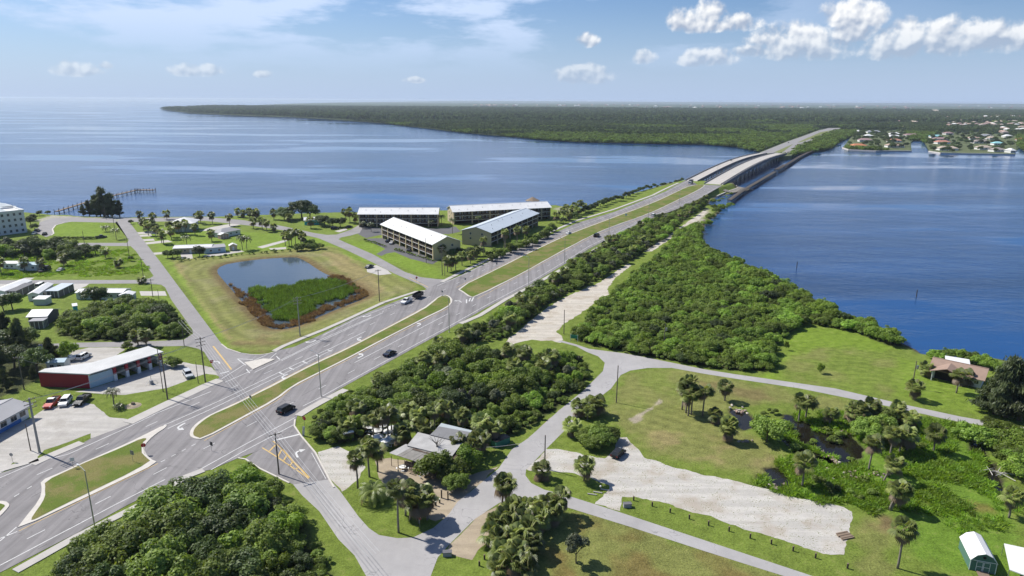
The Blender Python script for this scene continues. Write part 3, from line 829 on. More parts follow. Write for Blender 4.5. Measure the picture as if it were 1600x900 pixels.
for px, w in (([(690, 441), (700, 436), (720, 426), (760, 407), (820, 379), (860, 362.5), (900, 345), (960, 327), (1020, 305), (1060, 286)], 2.0),
              ([(428, 549), (443, 541), (478, 526.5), (507, 515), (540, 500.5), (600, 472.5), (650, 456), (664, 455)], 1.7),
              ([(24, 893), (60, 873), (120, 839), (200, 799), (246, 776), (292, 745), (318, 735)], 1.8),
              ([(466, 650), (485, 638), (505, 627), (540, 609)], 2.2),
              ([(720, 506), (750, 493), (790, 468), (833, 446), (890, 414), (915, 398), (960, 374)], 1.9),
              ([(344, 594), (320, 604), (260, 632), (200, 661)], 3.2), ([(50, 726), (82, 711), (128, 692)], 2.4),
              ([(0, 735), (60, 718)], 2.0)):
    ribbon('sidewalk', px, w, .14 if w < 3 else .12, M_CONC, thick=.2)
# kerbs of the side road
for px in ([(461, 656), (460, 666), (470, 681), (493, 708), (515, 750), (522, 762)], [(372, 716), (384, 718), (405, 732), (452, 755)], [(383, 554), (407, 555), (420, 553), (433, 549)], [(376, 552), (355, 545), (346, 538)]):
    ribbon('kerb', px, .35, .15, M_KERB, thick=.2)
ribbon('kerb', [(80, 368), (84, 365), (82, 358), (87, 352), (100, 348), (112, 346.5)], .7, .15, M_KERB, ramp=False, thick=.2)
# dark tar seams sealed across and along the lanes
M_TAR = mat('tar_seam', (.045, .045, .047), .7)
for k in range(26):
    x0 = rng.uniform(20, 640); y0 = 905 - x0 * .553 - rng.uniform(8, 120) * (1 - x0 / 1300); L_ = rng.uniform(8, 40)
    if k % 3: px_s = [(x0, y0), (x0 + L_ * .5, y0 - L_ * .27), (x0 + L_, y0 - L_ * .545)]
    else: px_s = [(x0, y0), (x0 + L_ * .25, y0 + L_ * .2)]
    if poly_sd(np.array([g(*px_s[0]), g(*px_s[-1])]), wpoly(HW_OUT + HW_IN)).min() > 1: line('tar_seam', px_s, .09, M_TAR, .066)
# hatched yellow island and markings of the side road
def sline(name, px, w, m): return ribbon(name, px, w, .05, m, street, ramp=False)
up = [(405, 696), (411, 691), (420, 688), (427.5, 690), (440, 701), (457, 721), (483, 747)]
lo = [(405, 697), (420, 706), (437, 717), (456, 730), (470, 739), (482, 748)]
sline('yellow_line', up, .28, M_YELLOW); sline('yellow_line', lo, .28, M_YELLOW)
sline('yellow_line', [(431, 692), (444, 704), (460, 722), (484, 746)], .12, M_YELLOW)
for a, b in (((421, 689), (411, 698)), ((431, 695), (421, 705)), ((440, 703), (434, 714)), ((448, 712), (443, 720)), ((457, 722), (453, 728)), ((465, 731), (462, 734))):
    sline('hatch_bar', [a, b], .35, M_YELLOW)
sline('stop_line', [(428, 688.5), (470, 678.5)], .55, M_WHITE)
sline('edge_line', [(487, 708), (509, 748)], .12, M_WHITE)
arrow((463, 710), (458, 700), -1, 1.35, street, .06)
sline('yellow_line', [(333, 541), (348, 560), (362, 578)], .45, M_YELLOW)
sline('stop_line', [(344, 584), (362, 579.5)], .5, M_WHITE)
arrow((342, 566), (339, 561), 1, 1.2, street, .06)
sline('yellow_line', [(640, 434), (655, 442), (669, 449)], .3, M_YELLOW)
# ------------------------------------------------------------------ lots, drives, sand
sheet('shell_lot', [(872, 701), (897, 707), (945, 717), (958, 705), (967, 685), (977, 683), (985, 692), (1007, 715), (1055, 730), (1100, 741), (1178, 759), (1256, 780), (1319, 792), (1333, 800), (1331, 825), (1319, 866), (1300, 867), (1256, 853), (1194, 836),
                    (1131, 816), (1060, 792), (1025, 782), (995, 776), (975, 778), (968, 799), (930, 787), (945, 772), (952, 765), (952, 757), (925, 747), (887, 740), (860, 737), (827, 737), (822, 733), (855, 702)], .012, M_SHELL, .5, step=.7)
sheet('sand_lot', [(790, 534), (820, 508), (856, 480), (880, 466), (920, 448), (938, 441), (950, 432), (968, 421), (982, 412), (986, 415), (974, 425), (958, 437), (948, 452), (950, 460), (920, 480), (888, 502), (870, 518), (882, 531), (876, 537), (860, 533), (832, 531), (800, 538)], .012, M_SAND, .55, step=.8)
sheet('sandy_trail', [(1008, 393), (1020, 383), (1040, 371), (1060, 357), (1082, 342), (1100, 329), (1106, 330), (1090, 346), (1064, 364), (1038, 380), (1018, 393)], .012, M_SAND, .6)
sheet('gravel_pad', [(495, 707), (528, 697), (549, 708), (571, 729), (560, 748), (533, 768), (517, 748), (504, 727)], .012, M_SHELL, .3)
sheet('bar_yard', [(588, 716), (613, 715), (663, 728), (700, 742), (740, 742), (779, 730), (738, 766), (715, 784), (701, 804), (680, 815), (650, 790), (606, 770), (590, 745)], .010, M_TAN, .4)
sheet('sand_shoulder', [(781, 786), (742, 811), (701, 852), (694, 864), (712, 870), (735, 875), (745, 862), (772, 839), (782, 806), (792, 792)], .014, M_TAN, .3)
sheet('store_lot', [(-60, 760), (-60, 668), (10, 668), (45, 655), (75, 637), (128, 629), (146, 632), (172, 652), (198, 655), (203, 664), (143, 686), (142, 677), (100, 693), (70, 703), (50, 722), (18, 724), (0, 742)], .014, M_GRAVEL, .25)
sheet('carwash_pad', [(118, 612), (141, 608), (250, 571), (270, 563), (330, 574), (344, 588), (322, 584), (302, 590), (262, 606), (232, 611), (195, 617), (165, 616)], .014, M_GRAVEL, .25)
sheet('carwash_back_lot', [(100, 574), (106, 560), (112, 549), (140, 543), (188, 543), (196, 546), (180, 556), (150, 570), (120, 583)], .016, M_GRAVEL, .25)
for px in ([(110, 443), (140, 443), (135, 447), (114, 455)], [(62, 443), (80, 443), (74, 448), (60, 450)], [(0, 443), (24, 443), (10, 449), (-10, 452)], [(218, 455), (258, 455), (261, 462), (220, 462)], [(26, 438), (40, 434), (54, 434), (46, 438)],
           [(214, 363), (258, 360), (276, 362), (260, 365), (216, 366)], [(216, 367), (236, 366), (238, 369), (218, 370)], [(222, 374), (240, 373), (242, 376), (224, 377)], [(226, 379), (262, 375), (270, 378), (228, 382)],
           [(236, 395), (254, 394), (256, 397), (240, 398)], [(310, 361), (330, 355), (376, 347), (380, 350), (345, 358), (322, 361)], [(282, 396), (300, 395), (301, 404), (284, 405)], [(318, 399), (376, 391), (382, 393), (345, 399), (320, 402)],
           [(420, 388), (447, 386), (447, 389), (424, 391)], [(402, 386), (440, 376), (450, 375), (446, 378), (410, 388)], [(572, 418), (588, 414), (605, 422), (612, 428), (592, 430), (574, 425)], [(523, 361), (540, 357), (543, 359), (530, 363)]):
    sheet('driveway', px, .015, M_CONC, .12)
sheet('sand_verge', [(826, 684), (848, 664), (872, 642), (877, 640), (856, 662), (829, 688)], .02, M_TAN, .2)
# ------------------------------------------------------------------ far causeway roads
FAR_HW_Z = 4.6
def far_sheet(name, px, z, m): return sheet(name, None, 0, m, world_pts=np.array([[*g(x, y, z), z] for x, y in px]))
far_sheet('far_highway', [(1184, 240), (1190, 237.5), (1230, 221.5), (1257, 212), (1279, 204), (1295, 200), (1317, 200), (1315, 202), (1297, 207), (1277, 215), (1250, 229.5), (1233, 240), (1210, 239)], FAR_HW_Z, M_STREET2)
M_FGRASS = worn('far_median_grass', (.15, .17, .05), .9, .2, .05)
far_sheet('far_median', [(1209, 238.3), (1240, 224.4), (1236, 227.5), (1222, 238.3)], FAR_HW_Z + .1, M_FGRASS)
far_sheet('far_median', [(1246, 222.5), (1282, 206.5), (1312, 201), (1296, 205), (1268, 216.5), (1250, 222.5)], FAR_HW_Z + .1, M_FGRASS)
# ------------------------------------------------------------------ plants: materials
def leaf_mat(name, dark, light, trans=.35, rough=.55, spec=.35, dead=None):
    m = bpy.data.materials.new(name); m.use_nodes = True
    N = NT(m.node_tree); b = m.node_tree.nodes['Principled BSDF']; out = m.node_tree.nodes['Material Output']
    at = N.n('ShaderNodeAttribute', attribute_name='var')
    oi = N.n('ShaderNodeObjectInfo')
    f = N.math('ADD', N.math('MULTIPLY', at.outputs['Fac'], .75), N.math('MULTIPLY', N.math('SUBTRACT', oi.outputs['Random'], .5), .55), clamp=True)
    c = N.mix(f, dark, light)
    hsv = N.n('ShaderNodeHueSaturation')
    N.l(N.math('ADD', .485, N.math('MULTIPLY', oi.outputs['Random'], .032)), hsv.inputs['Hue'])
    hsv.inputs['Saturation'].default_value = 1.03
    N.l(N.math('ADD', .70, N.math('MULTIPLY', N.math('FRACT', N.math('MULTIPLY', oi.outputs['Random'], 7.3)), .62)), hsv.inputs['Value'])
    N.l(c, hsv.inputs['Color'])
    c = hsv.outputs[0]
    if dead:
        at2 = N.n('ShaderNodeAttribute', attribute_name='dead')
        c = N.mix(at2.outputs['Fac'], c, dead)
    N.l(c, b.inputs['Base Color'])
    b.inputs['Roughness'].default_value = rough
    b.inputs['Specular IOR Level'].default_value = spec
    tr = N.n('ShaderNodeBsdfTranslucent')
    N.l(N.mix(1.0, c, (1.25, 1.2, .6), 'MULTIPLY'), tr.inputs['Color'])
    mx = N.n('ShaderNodeMixShader'); mx.inputs[0].default_value = trans
    N.l(b.outputs[0], mx.inputs[1]); N.l(tr.outputs[0], mx.inputs[2]); N.l(mx.outputs[0], out.inputs['Surface'])
    return m
L_BUSH = leaf_mat('thicket_leaves', (.068, .112, .022), (.310, .400, .085), .45)
L_MANG = leaf_mat('mangrove_leaves', (.085, .145, .020), (.320, .440, .078), .45)
L_DARK = leaf_mat('oak_leaves', (.034, .060, .020), (.145, .195, .058), .35)
L_LIME = leaf_mat('lime_leaves', (.090, .150, .018), (.230, .310, .045), .45)
L_GREY = leaf_mat('willow_leaves', (.060, .075, .045), (.200, .220, .130), .3)
L_PINE = leaf_mat('casuarina_needles', (.032, .046, .020), (.125, .150, .060), .32)
L_PALM = leaf_mat('palm_fronds', (.075, .112, .028), (.380, .420, .130), .38, .45, .5, dead=(.20, .145, .085))
L_COCO = leaf_mat('coconut_fronds', (.045, .075, .018), (.150, .180, .050), .3, .4, .5, dead=(.20, .15, .07))
L_REED = leaf_mat('cattail_leaves', (.055, .112, .022), (.205, .300, .065), .48)
L_RED = leaf_mat('red_reeds', (.125, .078, .050), (.300, .195, .125), .4)
L_MARSH = leaf_mat('marsh_leaves', (.115, .205, .022), (.320, .470, .055), .5)
M_BARK = worn('bark', (.13, .105, .08), .95, .3, 3, bump=.3)
M_PBARK = worn('palm_bark', (.20, .175, .145), .95, .25, 4, bump=.3)

# ------------------------------------------------------------------ plants: prototypes
def leaf_quads(C, Nrm, size, aspect, r, droop=None):
    """one bent-free rhombus per centre"""
    n = len(C)
    up = r.normal(size=(n, 3))
    T = np.cross(Nrm, up); T /= np.linalg.norm(T, axis=1)[:, None] + 1e-9
    if droop is not None:
        T = droop + .35 * r.normal(size=(n, 3)); T /= np.linalg.norm(T, axis=1)[:, None]
    B = np.cross(Nrm, T); B /= np.linalg.norm(B, axis=1)[:, None] + 1e-9
    s = size[:, None]
    V = np.stack([C - T * s, C - B * s * aspect, C + T * s, C + B * s * aspect], 1).reshape(-1, 3)
    F = np.arange(4 * n).reshape(-1, 4)
    return V, F
def crown_mesh(name, seed, rx, ry, rz, zc, lobes, n, leaf, mtl, flat=.8, aspect=.62, fill_in=.25, lr=(.20, .46)):
    r = np.random.default_rng(seed)
    LC, LR = [], []
    for k in range(lobes):
        d = r.normal(size=3); d[2] = abs(d[2]) * .9 - .25; d /= np.linalg.norm(d)
        q = r.uniform(.40, .92)
        LC.append(np.array([d[0] * rx, d[1] * ry, d[2] * rz]) * q + [0, 0, zc])
        LR.append(r.uniform(*lr) * (rx + ry) / 2)
    LC, LR = np.array(LC), np.array(LR)
    w = LR ** 2; k = r.choice(lobes, n, p=w / w.sum())
    d = r.normal(size=(n, 3)); d[:, 2] = d[:, 2] * .8 + .25; d /= np.linalg.norm(d, axis=1)[:, None]
    rad = np.where(r.random(n) < fill_in, r.uniform(.3, .9, n), r.uniform(.88, 1.12, n))
    C = LC[k] + d * (LR[k] * rad)[:, None] * [1, 1, flat]
    C += r.normal(size=C.shape) * leaf * .3
    keep = C[:, 2] > .15
    C, d, k = C[keep], d[keep], k[keep]
    nrm = d + r.normal(size=d.shape) * .5; nrm[:, 2] += .55
    nrm /= np.linalg.norm(nrm, axis=1)[:, None]
    V, F = leaf_quads(C, nrm, leaf * r.uniform(.6, 1.35, len(C)), aspect, r)
    lobe_v = r.uniform(.15, .85, lobes)
    var = np.clip(lobe_v[k] * .55 + r.uniform(0, .6, len(C)), 0, 1)
    return mesh_np(name, V, F, mtl, {'var': ('FLOAT', np.repeat(var, 4))})
def trunk_mesh(name, seed, h, rad, spread, limbs=5, mtl=None):
    r = random.Random(seed); mb = MB()
    top = Vector((r.uniform(-.3, .3), r.uniform(-.3, .3), h * .45))
    mb.tube([(0, 0, -.2), (0, 0, .1), top * .5, top], [rad * 1.25, rad, rad * .85, rad * .7], 6)
    for k in range(limbs):
        a = 2 * math.pi * (k + r.random()) / limbs
        e = Vector((math.cos(a) * spread * .6, math.sin(a) * spread * .6, h * r.uniform(.6, .85)))
        m = top.lerp(e, .5) + Vector((0, 0, -.1 * h * .3))
        mb.tube([top * .85, m, e], [rad * .5, rad * .35, rad * .15], 5)
    return mb.mesh(name, mtl or M_BARK, True)
def needle_mesh(name, seed, h, rbase, n, mtl):
    """Australian pine: irregular cone of drooping wisps on many limbs"""
    r = np.random.default_rng(seed)
    limbs = 34
    V_, F_, var_ = [], [], []
    lz = np.sort(r.uniform(.08, .97, limbs)) * h
    la = r.uniform(0, 2 * math.pi, limbs)
    ll = rbase * np.clip((1.05 - lz / h), .12, 1) ** .8 * r.uniform(.65, 1.2, limbs)
    k = r.choice(limbs, n, p=(ll ** 1.3) / (ll ** 1.3).sum())
    q = r.random(n) ** .6
    C = np.c_[np.cos(la[k]) * ll[k] * q, np.sin(la[k]) * ll[k] * q, lz[k] + ll[k] * q * .28]
    C += r.normal(size=C.shape) * np.array([.30, .30, .26]) * (.5 + rbase * .16)
    nrm = r.normal(size=(n, 3)); nrm[:, 2] = np.abs(nrm[:, 2]) + .5; nrm /= np.linalg.norm(nrm, axis=1)[:, None]
    dr = np.tile(np.array([0, 0, -1.0]), (n, 1)) + np.c_[np.cos(la[k]), np.sin(la[k]), np.zeros(n)] * .5
    V, F = leaf_quads(C, nrm, r.uniform(.28, .6, n), .2, r, dr)
    lv = r.uniform(.1, .9, limbs)
    return mesh_np(name, V, F, mtl, {'var': ('FLOAT', np.repeat(np.clip(lv[k] * .6 + r.uniform(0, .5, n), 0, 1), 4))})
def fan_crown(name, seed, rad=1.9, fronds=34, skirt=8, mtl=None, zc=0.0):
    """cabbage palm head: fans of split segments on arching stalks"""
    r = np.random.default_rng(seed)
    V, F, var, dead = [], [], [], []
    for i in range(fronds + skirt):
        isd = i >= fronds
        a = r.uniform(0, 2 * math.pi)
        elv = r.uniform(-.35, 1.25) if not isd else r.uniform(-1.25, -.7)
        elv = elv if not (elv > 1.0 and r.random() < .5) else .6
        stalk = rad * r.uniform(.38, .55)
        d = np.array([math.cos(a) * math.cos(elv), math.sin(a) * math.cos(elv), math.sin(elv)])
        base = np.array([0, 0, zc]); tip = base + d * stalk
        side = np.cross(d, [0, 0, 1]); side /= np.linalg.norm(side) + 1e-9
        nrm = np.cross(side, d)
        # stalk
        w = .035; o = len(V)
        V += [base + side * w, base - side * w, tip - side * w, tip + side * w]; F.append((o, o + 1, o + 2, o + 3)); v0 = r.random(); var += [v0] * 4; dead += [1.0 * isd] * 4
        segs = 13; L = rad * r.uniform(.55, .75)
        for s in range(segs):
            t = (s / (segs - 1) - .5) * 2
            sp = t * 1.45
            dirn = d * math.cos(sp) + side * math.sin(sp) + nrm * (.10 - .25 * abs(t))
            dirn /= np.linalg.norm(dirn)
            ln = L * (1 - .25 * abs(t)); perp = np.cross(dirn, nrm); perp /= np.linalg.norm(perp) + 1e-9
            mid = tip + dirn * ln * .6; end = mid + (dirn * .5 + np.array([0, 0, -.62 - .3 * isd])) * ln * .5
            ww = ln * .085; o = len(V)
            V += [tip, mid - perp * ww, end, mid + perp * ww]; F.append((o, o + 1, o + 2, o + 3))
            vv = np.clip(v0 * .6 + r.uniform(0, .45), 0, 1); var += [vv * .8, vv, vv, vv]; dead += [1.0 if isd else .0 if r.random() > .03 else .8] * 4
    return mesh_np(name, np.array(V), np.array(F), mtl, {'var': ('FLOAT', var), 'dead': ('FLOAT', dead)})
def feather_crown(name, seed, L=3.4, fronds=20, mtl=None, up=.9, leaf=.55, pairs=15):
    r = np.random.default_rng(seed)
    V, F, var, dead = [], [], [], []
    for i in range(fronds):
        a = 2 * math.pi * (i * .382) + r.uniform(-.2, .2)
        el0 = up * (1 - .95 * (i / fronds)) + r.uniform(-.1, .15)
        h = np.array([math.cos(a), math.sin(a), 0]); pts = []; p = np.zeros(3); e = el0; st = L / 10 * r.uniform(.85, 1.1)
        isd = (i > fronds - 3)
        for k in range(11):
            pts.append(p.copy()); p = p + (h * math.cos(e) + np.array([0, 0, math.sin(e)])) * st; e -= .17 + .02 * k
        side = np.cross(h, [0, 0, 1]); v0 = r.random()
        for k in range(pairs):
            q = .12 + .88 * k / pairs; x = q * 10; j = min(int(x), 9); P0 = pts[j] + (pts[j + 1] - pts[j]) * (x - j)
            T = pts[j + 1] - pts[j]; T /= np.linalg.norm(T)
            ln = leaf * L / 3.4 * math.sin(math.pi * min(1, q * .8 + .25)) + .12
            for sg in (-1, 1):
                dirn = side * sg * .8 + T * .6 + np.array([0, 0, -.38]); dirn /= np.linalg.norm(dirn)
                w = T * .075 * L / 3.4; o = len(V)
                V += [P0 - w, P0 + w, P0 + dirn * ln + w * .4, P0 + dirn * ln - w * .4]; F.append((o, o + 1, o + 2, o + 3))
                vv = float(np.clip(v0 * .6 + r.uniform(0, .4), 0, 1)); var += [vv] * 4; dead += [1.0 * isd] * 4
    return mesh_np(name, np.array(V), np.array(F), mtl, {'var': ('FLOAT', var), 'dead': ('FLOAT', dead)})
def palm_trunk(name, seed, h, lean=0.0, rad=.17):
    r = random.Random(seed); mb = MB(); pts, rs = [], []
    n = 7
    for k in range(n):
        q = k / (n - 1)
        pts.append((lean * q ** 1.5 * h + .05 * math.sin(q * 5 + seed), .04 * math.cos(q * 4 + seed), -.2 + (h + .2) * q)); rs.append(rad * (1.25 - .4 * q) if q < .85 else rad * 1.15)
    mb.tube(pts, rs, 7)
    me = mb.mesh(name, M_PBARK, True); return me, Vector(pts[-1])
BUSH = [crown_mesh('thicket_crown', 100 + i, 3.1 + .25 * (i % 3), 3.1 + .3 * ((i + 1) % 3), 2.5, 2.4, 38 + i % 4, 6000, .19, L_BUSH, fill_in=.1, lr=(.13, .34)) for i in range(5)]
MANG = [crown_mesh('mangrove_crown', 140 + i, 2.9, 3.0, 1.9, 1.7, 38, 4200, .20, L_MANG, fill_in=.1, lr=(.13, .32)) for i in range(5)]
OAKS = [crown_mesh('oak_crown', 180 + i, 3.6, 3.4, 2.8, 3.6, 28, 4000, .22, L_DARK, fill_in=.12, lr=(.15, .38)) for i in range(3)]
LIME = [crown_mesh('lime_crown', 200 + i, 2.9, 2.9, 2.4, 2.9, 18, 3200, .22, L_LIME, fill_in=.15) for i in range(2)]
SHRB = [crown_mesh('shrub_crown', 220 + i, 1.2, 1.2, .9, .8, 8, 900, .16, L_BUSH) for i in range(3)]
GREY = [crown_mesh('willow_crown', 240, 2.2, 2.2, 2.6, 3.0, 12, 2600, .2, L_GREY)]
PINE = [needle_mesh('casuarina_crown', 260 + i, 12, 3.7, 8500, L_PINE) for i in range(3)]
BTRK = [trunk_mesh('trunk', 300 + i, 4.2, .14, 2.6) for i in range(3)]
OTRK = [trunk_mesh('trunk', 310 + i, 5.2, .24, 3.0) for i in range(2)]
STRK = [trunk_mesh('trunk', 320, 1.2, .05, .9, 4)]
PTRK = [(lambda mb: mb.mesh('trunk', M_BARK, True))(MB().tube([(0, 0, -.2), (.1, 0, 5), (0, .1, 11.5)], [.3, .2, .05], 7))]
FANS = [fan_crown('palm_crown', 340 + i, 2.45, 36, 7 + 3 * (i % 3), L_PALM) for i in range(5)]
FEAT = [feather_crown('coconut_crown', 360 + i, 3.6, 20, L_COCO) for i in range(2)]
DATE = [feather_crown('date_crown', 370, 3.0, 34, L_PALM, 1.15, .4, 16)]
PTR = {}
def add_plant(kind, x, y, h=None, label=None, cat='tree', group=None, scale=None, rz=None, name=None, lean=0.0, z=None, wide=1.0):
    """one plant = an empty at its foot with trunk and crown"""
    z = land_z(x, y) if z is None else z
    rz = rng.uniform(0, 6.28) if rz is None else rz
    if kind in ('cabbage', 'coconut', 'date'):
        hh = max(1.0, h); key = (kind, round(hh * 2) / 2, round(lean, 2))
        if key not in PTR: PTR[key] = palm_trunk('trunk', len(PTR), key[1], lean, .17 if kind == 'cabbage' else .14)
        tm, top = PTR[key]
        root = empty(name or {'cabbage': 'cabbage_palm', 'coconut': 'coconut_palm', 'date': 'date_palm'}[kind], (x, y, z), rz)
        obj('trunk', tm, root)
        cm = rng.choice({'cabbage': FANS, 'coconut': FEAT, 'date': DATE}[kind])
        c = obj('crown', cm, root, top + Vector((0, 0, .05)), rng.uniform(0, 6.28))
        s = (scale or 1.0) * rng.uniform(.92, 1.1); c.scale = (s * wide, s * wide, s)
    else:
        crowns, trunks, h0, nm = {'bush': (BUSH, BTRK, 4.9, 'thicket_tree'), 'mangrove': (MANG, BTRK, 3.7, 'mangrove_tree'), 'oak': (OAKS, OTRK, 6.4, 'oak_tree'), 'lime': (LIME, BTRK, 5.2, 'leafy_tree'),
                                  'shrub': (SHRB, STRK, 1.7, 'shrub'), 'grey': (GREY, BTRK, 5.6, 'willow_shrub'), 'pine': (PINE, PTRK, 12.0, 'casuarina_tree')}[kind]
        root = empty(name or nm, (x, y, z), rz)
        s = h / h0; root.scale = (s * wide, s * wide, s)
        obj('trunk', rng.choice(trunks), root); obj('crown', rng.choice(crowns), root)
    tag(root, label, cat, group)
    return root
def scatter(poly, spacing, seed, inset=1.0):
    """dart-throwing inside a polygon"""
    r = np.random.default_rng(seed); lo, hi = poly.min(0), poly.max(0)
    n = int((hi - lo).prod() / spacing ** 2 * 9)
    C = r.uniform(lo, hi, (n, 2)); C = C[poly_sd(C, poly) > inset]
    out, cell = [], {}
    for p in C:
        k = (int(p[0] // spacing), int(p[1] // spacing)); ok = True
        for a in (-1, 0, 1):
            for b in (-1, 0, 1):
                for q in cell.get((k[0] + a, k[1] + b), ()):
                    if (p[0] - q[0]) ** 2 + (p[1] - q[1]) ** 2 < spacing ** 2: ok = False
        if ok: cell.setdefault(k, []).append(p); out.append(p)
    return out
def in_view(x, y, z=3, m=60):
    zz = z - CAMH; Y = y * cP - zz * sP
    if Y < 1: return False
    Z = y * sP + zz * cP; u = FPX * x / Y; v = -FPX * Z / Y
    px, py = 800 + u * cR - v * sR, 450 + u * sR + v * cR
    return -m < px < 1600 + m and -m < py < 900 + m

# ------------------------------------------------------------------ stuff: many pieces as one object, through geometry nodes
def stuff_points(name, P, meshes, label, scales, seed=0, cat=None):
    """P: n x 3 points; meshes: prototypes; one object that instances them on its points"""
    r = np.random.default_rng(seed); n = len(P)
    col = bpy.data.collections.new(name + '_pieces')
    for i, m in enumerate(meshes):
        o = bpy.data.objects.new('%s_piece_%02d' % (name, i), m); col.objects.link(o)
    me = bpy.data.meshes.new(name); me.vertices.add(n); me.vertices.foreach_set('co', np.asarray(P, np.float32).ravel())
    for an, data in (('scl', scales), ('rot', r.uniform(0, 6.283, n))):
        a = me.attributes.new(an, 'FLOAT', 'POINT'); a.data.foreach_set('value', np.asarray(data, np.float32))
    a = me.attributes.new('pick', 'INT', 'POINT'); a.data.foreach_set('value', r.integers(0, len(meshes), n).astype(np.int32))
    o = obj(name, me)
    ng = bpy.data.node_groups.new(name, 'GeometryNodeTree')
    ng.interface.new_socket('Geometry', in_out='INPUT', socket_type='NodeSocketGeometry')
    ng.interface.new_socket('Geometry', in_out='OUTPUT', socket_type='NodeSocketGeometry')
    nn = ng.nodes; gi = nn.new('NodeGroupInput'); go = nn.new('NodeGroupOutput')
    ci = nn.new('GeometryNodeCollectionInfo'); ci.inputs[0].default_value = col; ci.inputs['Separate Children'].default_value = True; ci.inputs['Reset Children'].default_value = True
    ip = nn.new('GeometryNodeInstanceOnPoints'); ip.inputs['Pick Instance'].default_value = True
    def attr(nm, typ):
        q = nn.new('GeometryNodeInputNamedAttribute'); q.data_type = typ; q.inputs[0].default_value = nm; return q.outputs[0]
    cx = nn.new('ShaderNodeCombineXYZ'); L = ng.links
    L.new(attr('rot', 'FLOAT'), cx.inputs[2]); er = nn.new('FunctionNodeEulerToRotation'); L.new(cx.outputs[0], er.inputs[0])
    L.new(gi.outputs[0], ip.inputs['Points']); L.new(ci.outputs[0], ip.inputs['Instance']); L.new(attr('pick', 'INT'), ip.inputs['Instance Index'])
    L.new(er.outputs[0], ip.inputs['Rotation']); L.new(attr('scl', 'FLOAT'), ip.inputs['Scale']); L.new(ip.outputs[0], go.inputs[0])
    md = o.modifiers.new('scatter', 'NODES'); md.node_group = ng
    tag(o, label, cat, kind='stuff')
    return o

# ------------------------------------------------------------------ thickets
def pxh(x, y):                       # pixel row of a ground point (how near it is)
    return y
TH = (('A', 3.5, (4.2, 7.6), 'in the tall thicket between the lower sidewalk and the side road', 'of the thicket by the hatched side road'),
      ('B', 3.8, (3.4, 6.4), 'in the thicket between the highway and the open-air bar', 'of the thicket behind the bar'),
      ('E', 4.0, (3.8, 6.8), 'in the thicket across the back street from the carwash', 'of the thicket behind the carwash'),
      ('G', 4.0, (6.0, 9.5), 'in the row behind the white trailers near the condominium', 'behind the trailers'),
      ('F', 5.6, (7.0, 12.5), 'in the grove beside the red carwash wall', 'beside the carwash'))
KIND_WORD = {'bush': 'bushy green tree', 'lime': 'yellow-green leafy tree', 'oak': 'dark-leaved tree', 'mangrove': 'bright green shrub tree', 'pine': 'dark feathery pine', 'grey': 'grey-green willow-like tree', 'cabbage': 'cabbage palm'}
MIXES = {'A': ('bush',) * 7 + ('oak', 'oak', 'lime', 'mangrove', 'mangrove', 'grey'), 'B': ('bush',) * 6 + ('oak', 'lime', 'mangrove', 'mangrove', 'mangrove', 'cabbage', 'grey'), 'E': ('bush',) * 5 + ('oak', 'lime', 'oak'), 'G': ('oak', 'oak', 'oak', 'bush', 'grey'), 'F': ('pine', 'pine', 'oak'), 'C': ('bush',) * 5 + ('oak', 'mangrove', 'mangrove', 'cabbage', 'grey')}
for key, sp, hr, where, group in TH:
    pts = [p for p in scatter(THICKETS[key], sp, ord(key), 1.2) if in_view(p[0], p[1])]
    for p in pts:
        k2 = rng.choice(MIXES[key]); h = rng.uniform(*hr) * min(1, .42 + .085 * float(poly_sd(p[None], THICKETS[key])[0]))
        if k2 == 'mangrove': h *= .75
        if k2 == 'oak' and key == 'F': h *= .75
        if k2 == 'pine' and key == 'G': h *= 1.2
        add_plant(k2, p[0], p[1], h, KIND_WORD[k2] + ' ' + where, 'palm' if k2 == 'cabbage' else 'tree', KIND_WORD[k2] + 's ' + group, wide=rng.uniform(.85, 1.2))
ptsC = [p for p in scatter(THICKETS['C'], 4.3, 77, .8)]
for p in ptsC:
    k2 = rng.choice(MIXES['C']); add_plant(k2, p[0], p[1], rng.uniform(2.6, 5.0), KIND_WORD[k2] + ' in the strip between the highway and the sandy trail', 'palm' if k2 == 'cabbage' else 'tree', KIND_WORD[k2] + 's of the strip along the highway', wide=rng.uniform(.95, 1.25))
ptsD = sorted(scatter(THICKETS['D'], 3.3, 78, .5), key=lambda p: p[1])
for i, p in enumerate(ptsD[:330]):
    k2 = 'bush' if i % 9 == 3 else 'oak' if i % 23 == 7 else 'mangrove'
    add_plant(k2, p[0], p[1], rng.uniform(2.0, 4.4) * (1 if k2 == 'mangrove' else 1.1), {'mangrove': 'bright green mangrove', 'bush': 'deeper green bush tree', 'oak': 'dark-leaved tree'}[k2] + ' in the broad thicket along the river beside the sand lot', 'tree', KIND_WORD[k2] + 's of the riverside thicket', wide=rng.uniform(.95, 1.3))
rest = ptsD[330:]
if rest:
    stuff_points('mangrove_thicket', [(p[0], p[1], land_z(p[0], p[1])) for p in rest], MANG, 'far half of the green mangrove thicket along the river', [rng.uniform(.9, 1.3) for _ in rest], 3, 'thicket')

